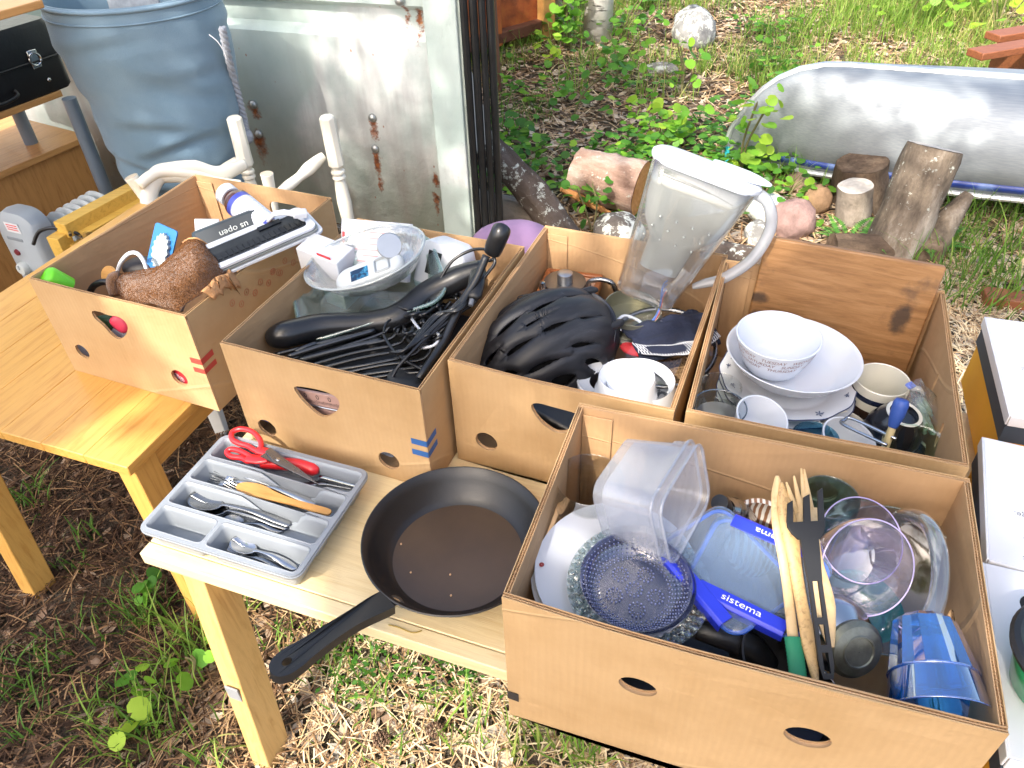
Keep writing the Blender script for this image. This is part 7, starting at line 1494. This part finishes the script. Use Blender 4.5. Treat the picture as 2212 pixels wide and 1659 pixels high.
stick('stretcher', [atY(512, 345, 2.52), atY(480, 370, 2.48), atY(450, 390, 2.42)], [.012, .018, .02, .015])
stick('arm_rail', [atY(325, 470, 2.18), atY(322, 420, 2.22), atY(340, 380, 2.26), atY(375, 372, 2.28), atY(420, 372, 2.30), atY(470, 378, 2.33), atY(530, 355, 2.40), atY(575, 318, 2.46)][:7], [(.024, .018), (.027, .018), (.030, .018), (.034, .018), (.040, .018), (.030, .016), (.018, .014)])
stick('crest_rail', [atY(300, 400, 2.2), atY(345, 372, 2.26), atY(420, 378, 2.3), atY(470, 395, 2.32), atY(520, 400, 2.34)], [(.014, .016), (.02, .018), (.03, .018), (.03, .018), (.02, .016)])
for px, Y, ln in (((283, 382), 2.22, .12), ((576, 375), 2.33, .2)):
    p = atY(*px, Y); q = atY(px[0] + (32 if ln < .15 else 14), px[1] + (48 if ln < .15 else 70), Y); stick('peg', [p, p + (q - p) * .5, q + (q - p) * .3], [.021, .018, .015])
    d = (q - p).normalized(); b = MB(); b.lathe([(.0005, -.0016), (.019, -.0012), (.0205, .001)], 20, Mi @ frame(p, d)); b.build('peg_face', simple('scuffed end wood', '#c9bba5', .8, var=.3, vs=40), t)
p = P(470, 925, .05); b = MB(); b.loft([[(x * k, y * k, z) for x, y in rrect(.044, .044, .006, 2)] for z, k in ((0, .75), (.22, 1), (.5, 1))], (True, True)); tag(b.build('white_stool_leg', simple('white stool paint', '#d9d8d2', .5), angle=40), 'white tapered furniture post standing under the first box', 'post', M=Matrix.Translation((p.x, p.y + .02, -.0)))
# yellow folding frames
fy = wood('bright yellow frame wood', lin('#d9b155'), lin('#b98d38'), scale=6, rough=.45, axis=(1.5, 14, 14), knots=False)
t = thing('folded_frame', 'folded bright yellow wooden frame standing between heater and first box', 'folding frame', P(110, 500, .45)); Mi = t.matrix_world.inverted()
def bar(nm, a, c, w_, h, mat=fy, par=None):
    d = Mi @ c - Mi @ a; x = d.normalized(); z = Vector((0, 0, 1)); z = (z - x * z.dot(x)).normalized(); y = z.cross(x)
    b = MB(); b.box((d.length / 2, 0, 0), (d.length, w_, h), Matrix.Translation(Mi @ a) @ Matrix((x, y, z)).transposed().to_4x4()); return b.build(nm, mat, par or t, bevel=.002)
bar('top_bar', P(133, 497, .56), P(318, 398, .56), .05, .045); bar('middle_bar', P(180, 512, .53), P(335, 425, .53), .035, .03); bar('lower_bar', P(240, 505, .53), P(345, 445, .53), .035, .03)
bar('middle_bar', P(160, 540, .50), P(240, 490, .50), .03, .03)
p = P(122, 500, .56); b = MB(); b.box((0, 0, -.28), (.045, .05, .54), Matrix.Translation(Mi @ p) @ XF(rot=(0, 0, A0))); b.build('upright', fy, t, bevel=.002)
p = atY(498, 350, 2.6); b = MB(); b.box((0, 0, -.3), (.03, .025, .6), Matrix.Translation(Mi @ p)); b.build('upright', fy, t, bevel=.002); bar('rail', atY(435, 415, 2.55), atY(498, 360, 2.6), .03, .03)
b = MB(); q = Mi @ P(150, 500, .555); b.tube([q, q + Vector((.01, -.02, -.002))], .005, 8); b.build('bolt', steel, t); 
b = MB(); b.box((0, 0, 0), (.05, .03, .04), Matrix.Translation(Mi @ P(195, 520, .535)) @ XF(rot=(0, 0, A0))); b.build('tape_wrap', glassy('clear packing tape', (.93, .9, .85), .03, .05, boost=2.5, bodycol=(.8, .7, .6)), t)
# oil heater
ht = simple('pale grey enamel', '#b7bfc0', .35, var=.05, coat=.2); hp = simple('grey heater plastic', '#9aa3ab', .45, var=.05)
h0, h1 = P(75, 478, .50), P(205, 405, .50); hd = (h1 - h0); hd.z = 0; HL = hd.length; hd.normalize(); HMx = Matrix.Translation(Vector((h0.x, h0.y, 0))) @ Matrix((hd, Vector((-hd.y, hd.x, 0)), Vector((0, 0, 1)))).transposed().to_4x4()
t = thing('oil_heater', 'pale grey oil-filled radiator heater with a grey control panel beside the desk', 'heater', HMx)
for k in range(7):
    b = MB(); b.loft([[(x0 * 1.0, y * k_, z_ * 1.0) for y, z_ in [(yy * k_, zz) for yy, zz in [(q[0], .27 + q[1] * k_) for q in rrect(.16, .44, .075, 6)]]] for x0, k_ in ((-.016, .80), (-.010, .96), (0, 1.0), (.010, .96), (.016, .80))], (True, True), M=Matrix.Translation((.055 + k * (HL - .05) / 6.4, 0, 0))); b.build('fin', ht, t, angle=50)
b = MB(); b.tube([(0, 0, .44), (HL, 0, .44)], .02, 12); b.tube([(0, 0, .12), (HL, 0, .12)], .02, 12); b.build('oil_pipe', ht, t)
b = MB(); b.loft([[(-.045 + s_, y, .245 + z) for y, z in rrect(.17 * k, .50 * k, .06, 7)] for s_, k in ((-.015, .86), (0, .98), (.03, 1), (.06, .98))], (True, True)); pn = b.build('control_panel', hp, t, angle=50)
def hpt(px): q = HMx.inverted() @ onplane(*px, HMx @ Vector((-.0605, 0, 0)), hd); return q
pn.location = (0, hpt((50, 540)).y, hpt((45, 470)).z - .495)
q = hpt((55, 577)); RXn = Matrix(((0, 0, -1, 0), (-1, 0, 0, 0), (0, 1, 0, 0), (0, 0, 0, 1)))
b = MB(); b.lathe([(.0005, .022), (.018, .021), (.022, .015), (.023, 0)], 28, Matrix.Translation((-.06, q.y, q.z)) @ RXn); b.build('knob', ht, t); b = MB(); b.box((-.083, q.y, q.z + .01), (.003, .003, .014)); b.build('knob_mark', hp, t)
q = hpt((38, 545)); b = MB(); b.lathe([(.0005, .006), (.010, .005), (.012, 0)], 20, Matrix.Translation((-.06, q.y, q.z)) @ RXn); b.build('red_lamp', simple('dark red lens', '#6d2330', .3, coat=.4), t)
q = hpt((27, 492)); b = MB(); b.box((-.0612, q.y, q.z), (.001, .062, .034)); b.build('warning_label', card_w, t)
for j in range(3): b = MB(); b.box((-.0622, q.y, q.z + .009 - .008 * j), (.0008, .046, .003)); b.build('label_line', redpr, t)
q = hpt((30, 512)); b = MB(); b.box((-.060, q.y, q.z - .008), (.004, .07, .012)); b.build('grip_recess_shade', simple('shaded grey plastic', '#7d868e', .5), t, bevel=.002)  # strip laid on the panel, recess shade put into its darker grey
rod('heater_cable', 'black power cable looping over the fins of the heater', 'cable', [P(*q, z) for q, z in (((72, 528), .50), ((85, 500), .54), ((120, 492), .56), ((155, 500), .55), ((185, 515), .52))], .006, blk2, 8)
# desk with shelf, tube leg
dw = wood('beech veneer', lin('#c8945a'), lin('#a87540'), scale=5, rough=.4, axis=(14, 1.3, 14), knots=False); dwp = wood('beech veneer panel', lin('#c08c52'), lin('#a06c38'), scale=5, rough=.45, axis=(14, 14, 1.5), knots=False)
s0, s1 = P(0, 372, .52), P(190, 291, .52); sd = (s1 - s0); sd.z = 0; sd.normalize(); sx = Vector((sd.y, -sd.x, 0)); DMx = Matrix.Translation(Vector((s1.x, s1.y, 0))) @ Matrix((sx, sd, Vector((0, 0, 1)))).transposed().to_4x4(); Di = DMx.inverted()
t = thing('computer_desk', 'beech veneer desk with grey tube legs standing behind the heater', 'desk', DMx)
b = MB(); b.box((-.28, -.55, .508), (.56, 1.1, .024)); b.build('desk_board', dw, t, bevel=.003)
b = MB(); b.box((-.04, -.55, .247), (.02, 1.06, .494)); b.build('side_panel', dwp, t)
b = MB(); b.box((-.30, -.01, .247), (.48, .02, .494)); b.build('end_panel', dwp, t)
q = Di @ P(60, 225, .74); b = MB(); q = Di @ P(176, 182, .742); b.box((q.x - .26, q.y - .62, .73), (.48, 1.1, .022)); b.build('upper_shelf', dw, t, bevel=.003)
SQ = Di @ P(176, 182, .742)
tp0 = Di @ P(150, 215, .74); 
for dx, dz in ((0, 1.0),):
    b = MB(); b.tube([(tp0.x, tp0.y, 0), (tp0.x, tp0.y, .745)], .024, 20); b.build('tube_leg', simple('blue-grey tube', '#7f8d9c', .35, .3), t)
b = MB(); b.tube([(tp0.x - .36, tp0.y, 0), (tp0.x - .36, tp0.y, .745)], .024, 20); b.build('tube_leg', MATS['blue-grey tube'], t)
q = Di @ P(10, 25, 1.12); b = MB(); b.box((q.x - .22, q.y - .3, 1.12), (.5, .8, .022)); b.build('top_shelf', dw, t, bevel=.003)
# suitcase
leather = simple('black scuffed leather', '#15161a', .38, var=.4, vs=12, bump=.25, bs=70)
SMx = DMx @ Matrix.Translation((SQ.x - .17, SQ.y - .29, .742)); t = thing('suitcase', 'black leather suitcase with metal buckles lying on the upper desk shelf', 'suitcase', SMx)
b = MB(); b.loft([[(x, y, z) for x, y in rrect(.30 * k, .56 * k, .03, 5)] for z, k in ((0, .97), (.01, 1), (.11, 1.0))], (True, True)); b.build('body', leather, t, angle=45); b = MB(); b.loft([[(x, y, z) for x, y in rrect(.30 * k, .56 * k, .03, 5)] for z, k in ((.114, 1.0), (.21, 1), (.228, .96))], (True, True)); b.build('top_half', leather, t, angle=45)
b = MB(); b.tube([(x, y, .112) for x, y in rrect(.306, .566, .032, 6)], .0045, 8, closed=True); b.build('piping', leather, t, angle=180)
for y in (-.17, .17):
    b = MB(); b.box((.1525, y, .12), (.006, .035, .06)); st_ = b.build('clasp', steel, t, bevel=.003); b = MB(); b.tube([(.158, y + .02 * math.cos(a),   .12 + .02 * math.sin(a)) for a in np.linspace(0, 2 * PI, 20, endpoint=False)], .0035, 8, closed=True); b.build('clasp_ring', steel, st_)
    b = MB(); b.ball((.153, y + .02, .045), .008, 10, 6); b.build('stud', steel, t)
b = MB(); b.tube(spline([(.153, -.06, .05), (.168, -.055, .035), (.172, 0, .028), (.168, .055, .035), (.153, .06, .05)], 6), .006, 10); b.build('handle', leather, t, angle=180)
b = MB(); b.box((.10, -.13, .2295), (.03, .06, .002)); b.build('red_tag', simple('dull red tag', '#8d3038', .6), t)
b = MB(); b.box((0, 0, .12), (.3, .5, .24)); tag(b.build('green_crate', simple('grey-green crate plastic', '#8d9b93', .5, var=.15), bevel=.008), 'grey-green plastic crate on the upper shelf behind the suitcase', 'crate', M=DMx @ Matrix.Translation((-.42, .12, .745)))

# ================================================================= PLANTS
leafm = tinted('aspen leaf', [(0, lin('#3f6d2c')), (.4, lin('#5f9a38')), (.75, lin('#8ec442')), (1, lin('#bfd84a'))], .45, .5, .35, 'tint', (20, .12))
def leafmesh(nm, tint, n=9, fold=.25):
    vs = [(0, 0, 0)]; fs = []
    out = []
    for i in range(n + 1):
        a = -PI * .93 + 2 * PI * .93 * i / n; r = 1 - .10 * math.cos(2 * a) + .14 * max(0, math.cos(a)) ** 8; out.append((r * math.cos(a), r * math.sin(a)))
    vs = [(-.55, 0, .0)] + [(x, y, fold * abs(y) * .5 - .1 * x * x) for x, y in out]; fs = [(0, i + 1, i + 2) for i in range(n)]
    me = bpy.data.meshes.new(nm); me.from_pydata(vs, [], fs); me.update(); at = me.attributes.new('tint', 'FLOAT', 'FACE'); at.data.foreach_set('value', np.full(len(fs), tint, np.float32)); me.materials.append(leafm)
    for p in me.polygons: p.use_smooth = True
    return me
LM = [leafmesh('leaf', .12 + .1 * k, fold=.15 + .05 * (k % 3)) for k in range(9)]
stemm = simple('young stem', '#6f6a45', .8)
def sapling(label, base, ht, spread, n, size, tl, group='young aspen saplings', lean=(0, 0), name='aspen_sapling', nst=2):  # tl: leaf tone
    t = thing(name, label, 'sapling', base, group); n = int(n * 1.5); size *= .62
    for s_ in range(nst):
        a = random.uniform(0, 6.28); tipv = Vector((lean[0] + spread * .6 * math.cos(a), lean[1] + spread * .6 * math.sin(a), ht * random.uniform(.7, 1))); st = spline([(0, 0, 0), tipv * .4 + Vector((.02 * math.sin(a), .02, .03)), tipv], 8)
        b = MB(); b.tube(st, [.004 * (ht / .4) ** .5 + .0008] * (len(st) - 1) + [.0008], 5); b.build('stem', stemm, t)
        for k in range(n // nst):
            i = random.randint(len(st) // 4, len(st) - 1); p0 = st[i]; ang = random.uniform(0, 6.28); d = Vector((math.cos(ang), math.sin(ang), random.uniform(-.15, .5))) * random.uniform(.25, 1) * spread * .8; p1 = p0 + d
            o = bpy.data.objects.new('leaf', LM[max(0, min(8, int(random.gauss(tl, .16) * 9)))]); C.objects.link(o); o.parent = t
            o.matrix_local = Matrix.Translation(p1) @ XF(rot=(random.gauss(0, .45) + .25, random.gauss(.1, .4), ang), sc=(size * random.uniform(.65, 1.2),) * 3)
def near(u, v, z=0): return P(u, v, z)
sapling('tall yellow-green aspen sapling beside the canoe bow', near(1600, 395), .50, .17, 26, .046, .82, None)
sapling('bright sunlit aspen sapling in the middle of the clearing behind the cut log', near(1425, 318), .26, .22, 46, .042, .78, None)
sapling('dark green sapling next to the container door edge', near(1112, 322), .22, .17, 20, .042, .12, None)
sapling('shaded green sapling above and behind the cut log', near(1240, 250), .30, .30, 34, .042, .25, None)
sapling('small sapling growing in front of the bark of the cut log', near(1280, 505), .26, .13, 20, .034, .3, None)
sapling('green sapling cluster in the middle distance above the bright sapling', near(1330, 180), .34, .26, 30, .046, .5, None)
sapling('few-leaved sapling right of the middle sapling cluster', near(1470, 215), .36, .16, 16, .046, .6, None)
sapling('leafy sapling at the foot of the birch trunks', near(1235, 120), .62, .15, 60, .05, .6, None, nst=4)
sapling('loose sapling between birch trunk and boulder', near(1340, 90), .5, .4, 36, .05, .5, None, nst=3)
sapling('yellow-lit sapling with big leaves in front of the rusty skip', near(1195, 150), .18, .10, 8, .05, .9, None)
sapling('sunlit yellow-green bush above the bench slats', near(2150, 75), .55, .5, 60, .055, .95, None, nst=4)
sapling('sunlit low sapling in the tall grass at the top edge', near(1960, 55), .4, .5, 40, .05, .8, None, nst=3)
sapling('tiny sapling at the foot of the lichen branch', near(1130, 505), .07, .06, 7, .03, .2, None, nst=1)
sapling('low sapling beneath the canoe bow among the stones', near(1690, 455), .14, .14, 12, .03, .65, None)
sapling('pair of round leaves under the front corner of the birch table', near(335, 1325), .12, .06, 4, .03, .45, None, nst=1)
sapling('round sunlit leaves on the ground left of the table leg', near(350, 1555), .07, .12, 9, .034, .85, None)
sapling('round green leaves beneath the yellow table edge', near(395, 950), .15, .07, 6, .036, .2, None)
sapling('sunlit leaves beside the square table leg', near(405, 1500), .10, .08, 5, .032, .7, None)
# ferns
fernm = tinted('fern frond green', [(0, lin('#33642c')), (.6, lin('#5c9440')), (1, lin('#86b352'))], .6, .4, .3)
def fern(label, base, n, L):
    t = thing('fern', label, 'fern', base, None)
    for k in range(n):
        a = 2 * PI * k / n + random.uniform(-.4, .4); l = L * random.uniform(.7, 1.1); vs, fs, ti = [], [], []
        sp_ = [Vector((math.cos(a) * l * s_ * .8, math.sin(a) * l * s_ * .8, l * (.95 * s_ - .62 * s_ * s_))) for s_ in np.linspace(0, 1, 22)]
        for i in range(3, 22):
            p = sp_[i]; d = (sp_[min(21, i + 1)] - sp_[i - 1]).normalized(); side = d.cross(Vector((0, 0, 1))).normalized(); w_ = .26 * l * math.sin(PI * min(1, (i - 1) / 21) ** .75) * (1 - i / 24)
            for sg in (-1, 1):
                o = len(vs); tip = p + side * sg * w_ + d * w_ * .45 - Vector((0, 0, w_ * .15)); m_ = p + (tip - p) * .5; hw_ = .008 * l / .3; vs += [tuple(p), tuple(m_ + d * hw_), tuple(tip), tuple(m_ - d * hw_)]; fs.append((o, o + 1, o + 2, o + 3))
        o = bulk('frond', np.array(vs), np.array(fs), fernm, np.random.default_rng(k).uniform(.2, .9, len(fs)), None, False, t)
fern('green fern growing between the small stump and the boxes', near(1830, 535), 8, .24)
fern('fern growing in front of the leaning stump', near(1985, 545), 7, .24)
fern('low fern beside the charred log', near(1890, 560), 6, .16)
# vetch-like ground cover under the table
n = 170; pv = []
for k in range(n):
    c = random.choice([(735, 1395), (800, 1420), (870, 1440), (920, 1480), (770, 1500), (1010, 1480)]); q = P(c[0] + random.gauss(0, 40), c[1] + random.gauss(0, 26), 0); pv.append((q.x, q.y, .02 + random.random() * .05))
v, f = scatter([(0, 0, 0), (.5, .28, .06), (1, 0, 0), (.5, -.28, .06)], [(0, 1, 2, 3)], np.array(pv), rng.uniform(0, 6.28, n), rng.normal(0, .4, n), rng.uniform(0, 6.28, n), rng.uniform(.010, .022, n)); bulk('ground_cover', v, f, leafm, np.clip(rng.normal(.12, .12, n), 0, 1), 'stuff')
# low leaves over the clearing
cl = []
for k in range(240):
    q = P(random.uniform(1060, 1720), random.uniform(60, 470), 0)
    if noise.noise((q.x * 1.3, q.y * 1.3, 9)) < -.05: continue
    for j in range(random.randint(6, 20)): cl.append((q.x + random.gauss(0, .09), q.y + random.gauss(0, .09), random.uniform(.02, .16)))
n = len(cl); v, f = scatter([tuple(x.co) for x in LM[0].vertices], [tuple(p.vertices) for p in LM[0].polygons], np.array(cl), rng.uniform(0, 6.28, n), rng.normal(0, .4, n), rng.uniform(0, 6.28, n), rng.uniform(.010, .026, n)); bulk('undergrowth', v, f, leafm, np.repeat(np.clip(rng.normal(.42, .22, n), 0, 1), len(LM[0].polygons)), 'stuff')
# pine cones
cone = simple('pine cone scale', '#6b5240', .85)
for q in ((825, 1600), (940, 1580)):
    t = thing('pine_cone', 'small brown pine cone lying in the litter %s' % ('left of the tall grass blade' if q[0] < 900 else 'nearer the big cardboard box'), 'pine cone', P(*q, .02)); b = MB()
    for k in range(46):
        a = k * 2.4; z = k / 46; r = .016 * math.sin(PI * (z * .85 + .1)); d = Vector((math.cos(a), math.sin(a), .3)); p = Vector((r * .6 * math.cos(a), r * .6 * math.sin(a), .036 * z - .018)); b.ball(p + d * .004, (.005, .004, .0022), 6, 3, None)
    b.warp(lambda p: Vector((p.z, p.y, p.x + .008))); kind(b.build('scales', cone, t), 'stuff')
# birch trunks behind
bm2 = N('birch bark'); v1 = bm2.noise(3, 4, .6, bm2.co((1.5, 1.5, 7))); v2 = bm2.noise(14, 5, .7); bm2.col(bm2.mix(bm2.ramp(v1, [(.58, (0, 0, 0)), (.64, (.9, .9, .9))]), bm2.ramp(v2, [(.3, lin('#b9b3aa')), (.7, lin('#dcd9d3'))]), lin('#3a342f'))); bm2.setp(Roughness=.8); bm2.bump(v1, .4, .01)
def crownleaves(spec, size, dens):
    P_, R_ = [], []
    for (c, r, n) in spec:
        d = rng.normal(0, 1, (n, 3)); d /= np.linalg.norm(d, axis=1)[:, None]; P_.append(np.array(c)[None] + d * (r * rng.uniform(0, 1, n) ** .4)[:, None])
    p = np.concatenate(P_); n = len(p); return scatter([(-1, 0, 0), (0, -.8, .1), (1, 0, -.1), (0, .8, .1)], [(0, 1, 2, 3)], p, rng.uniform(0, 6.28, n), rng.normal(0, .7, n), rng.uniform(0, 6.28, n), size * rng.uniform(.7, 1.3, n)), n
for k, (u_, v_, r, lb) in enumerate(((1288, 92, .085, 'white-barked birch trunk behind the leafy sapling, the clearer of the pair'), (1212, 70, .07, 'birch trunk half hidden by the leafy sapling beside the skip'))):
    p = P(u_, v_, 0); t = thing('birch_tree', lb, 'tree', p); b = MB(); b.tube([(0, 0, -.05), (.02, 0, .5), (.05, .05, 2.5), (.0, .1, 5)], [r * 1.25, r, r * .8, r * .4], 20); b.build('trunk', bm2.m, t, angle=180)
    (v, f), n = crownleaves([((.0, .1, 4.6), 1.0, 700), ((.7, .5, 4.0), .7, 400), ((-.6, .2, 4.1), .7, 400)], .045, 1); bulk('crown', v, f, leafm, np.clip(rng.normal(.45, .2, n), 0, 1), None, False, t)
# ================================================================= UNSEEN TREES ADDED TO SHADE THE PLACE (behind and to the side of the viewer)
bark_s = barkmat('shade tree bark', ('#3a322b', '#6a5c50', '#8d8074'))
def shade_tree(label, foot, fork, clumps):
    t = thing('shade_tree', label, 'tree', Vector(foot)); f_ = Vector(fork) - Vector(foot)
    b = MB(); b.tube(spline([(0, 0, -.1), f_ * .3 + Vector((.06, .03, 0)), f_ * .7, f_], 6), interp([.17, .13, .11, .08], 19), 16); b.build('trunk', bark_s, t, angle=180)
    sp = []
    for (tgt, dist, r, n) in clumps:
        c = tgt + SD * dist; rel = c - Vector(foot); sp.append((tuple(rel), r, n))
        b = MB(); b.tube(spline([f_ * .92, f_ * .5 + rel * .5 + Vector((0, 0, .12)), rel], 5), interp([.035, .022, .006], 11), 7); b.build('limb', bark_s, t, angle=180)
    (v, f), n = crownleaves(sp, .036, 1); bulk('crown', v, f, leafm, np.clip(rng.normal(.4, .2, n), 0, 1), None, False, t)
def sh(u, v, z, dist, r, n): return (P(u, v, z), dist, r, n)  # leaf clump set towards the sun from the spot it should shade
# clumps of the added tree to the left, aimed to shade the bag, desk, left ground and most of the yellow table
shade_tree('unseen leafy tree added behind the viewer, its crown shaped to shade the desk, bag and left table', (-4.6, -2.4, 0), (-4.0, -1.6, 3.6), [
    sh(60, 1100, 0, 5.6, .42, 988), sh(60, 1400, 0, 5.6, .40, 919), sh(230, 1250, 0, 5.6, .30, 529), sh(250, 1560, 0, 5.5, .25, 299), sh(150, 1600, 0, 5.6, .3, 459), sh(-250, 1250, 0, 5.5, .5, 1150),
    sh(60, 800, .6, 5.2, .28, 758), sh(130, 730, .7, 5.2, .20, 436), sh(180, 700, .72, 5.2, .16, 276), sh(100, 500, .6, 5.4, .4, 965), sh(60, 330, .6, 5.6, .5, 1288), sh(-100, 500, .6, 5.6, .5, 1150),
    sh(300, 200, .8, 5.6, .26, 252), sh(400, 90, .9, 5.8, .25, 252), sh(220, 330, .7, 5.4, .2, 229)])
# clumps of the taller added tree, aimed to dapple the container door and the clearing
shade_tree('unseen tall tree added behind the viewer, its crown shaped to dapple the container door and clearing', (-2.6, -4.4, 0), (-2.2, -3.3, 5.0), [
    (onplane(600, 130, DE, DN), 7.0, .16, 37), (onplane(700, 150, DE, DN), 7.0, .13, 27), (onplane(560, 30, DE, DN), 7.2, .17, 37), (onplane(880, 130, DE, DN), 7.0, .12, 24), (onplane(640, 260, DE, DN), 7.0, .13, 27), (onplane(800, 330, DE, DN), 7.0, .14, 28), (onplane(880, 380, DE, DN), 7.0, .15, 31), (onplane(950, 470, DE, DN), 6.8, .14, 27), (onplane(760, 200, DE, DN), 7.0, .10, 18), (onplane(690, 420, DE, DN), 7.0, .12, 21), (onplane(830, 30, DE, DN), 7.2, .10, 16), (onplane(780, 480, DE, DN), 7.0, .14, 27),
    sh(1130, 200, 0, 7.2, .45, 351), sh(1180, 330, 0, 7.2, .34, 229), sh(1120, 430, 0, 7.0, .3, 202), sh(1080, 100, 0, 7.4, .5, 351), sh(1350, 120, 0, 7.4, .35, 162), sh(1500, 270, 0, 7.4, .25, 94), sh(1640, 120, 0, 7.6, .4, 162), sh(1250, 500, 0, 7.0, .22, 121)])
# clumps of the added tree to the side, aimed to shade the crockery box, canoe grass and the near corner of the big box
shade_tree('unseen broad tree added behind the viewer, its crown shaped to shade the crockery box and right-hand grass', (.6, -5.2, 0), (.2, -4.0, 4.2), [
    sh(1830, 700, .84, 5.8, .20, 304), sh(2000, 800, .84, 5.8, .20, 304), sh(1750, 840, .8, 5.8, .16, 208), sh(1900, 960, .8, 5.8, .16, 208), sh(1720, 600, .9, 5.8, .13, 80), sh(2060, 650, .9, 5.8, .18, 208),
    sh(2100, 1150, .88, 5.6, .08, 57), sh(1500, 1010, .86, 5.6, .07, 35), sh(1450, 1600, .7, 5.4, .13, 99), sh(1250, 1500, .7, 5.4, .08, 41), sh(1650, 1640, .7, 5.4, .14, 112), sh(1950, 1640, .72, 5.4, .14, 118), sh(2080, 1620, .75, 5.4, .12, 96), sh(1560, 1480, .75, 5.4, .07, 35), sh(1850, 1560, .75, 5.4, .08, 41),
    sh(560, 830, .7, 5.6, .09, 60), sh(680, 960, .68, 5.6, .10, 66), sh(820, 900, .72, 5.6, .07, 34), sh(1060, 930, .7, 5.6, .09, 54), sh(300, 770, .7, 5.6, .07, 30), sh(1130, 780, .8, 5.6, .08, 36), sh(1200, 1530, .68, 5.4, .11, 84), sh(1380, 1610, .66, 5.4, .11, 84), sh(1600, 1480, .75, 5.4, .08, 40), sh(1950, 1560, .78, 5.4, .09, 50), sh(640, 1000, .65, 5.6, .06, 24), sh(350, 900, .6, 5.4, .05, 16), sh(1040, 1240, .62, 5.6, .075, 70), sh(1100, 1120, .62, 5.6, .075, 70), sh(1010, 1340, .6, 5.5, .05, 35), sh(1060, 1400, .6, 5.5, .05, 35), sh(1130, 1010, .65, 5.6, .07, 54),  # last clumps stand in for the viewer's own shadow on pan and table
    sh(1250, 560, .8, 5.8, .06, 25), sh(1190, 640, .8, 5.8, .08, 38), sh(1480, 620, .8, 5.8, .12, 73), sh(1130, 800, .75, 5.8, .07, 25), sh(740, 930, .7, 5.8, .06, 22), sh(1010, 930, .7, 5.8, .06, 25),
    sh(2130, 560, 0, 6.4, .5, 528), sh(2180, 430, 0, 6.4, .4, 384), sh(1990, 590, 0, 6.3, .25, 144), sh(2150, 700, 0, 6.3, .4, 384), sh(1740, 280, .3, 6.8, .25, 112), sh(1850, 330, .2, 6.8, .25, 112), sh(1960, 200, .3, 6.8, .16, 57), sh(1830, 180, .4, 6.8, .14, 48), sh(2180, 330, .2, 6.8, .25, 128), sh(1640, 230, .3, 6.8, .18, 64)])
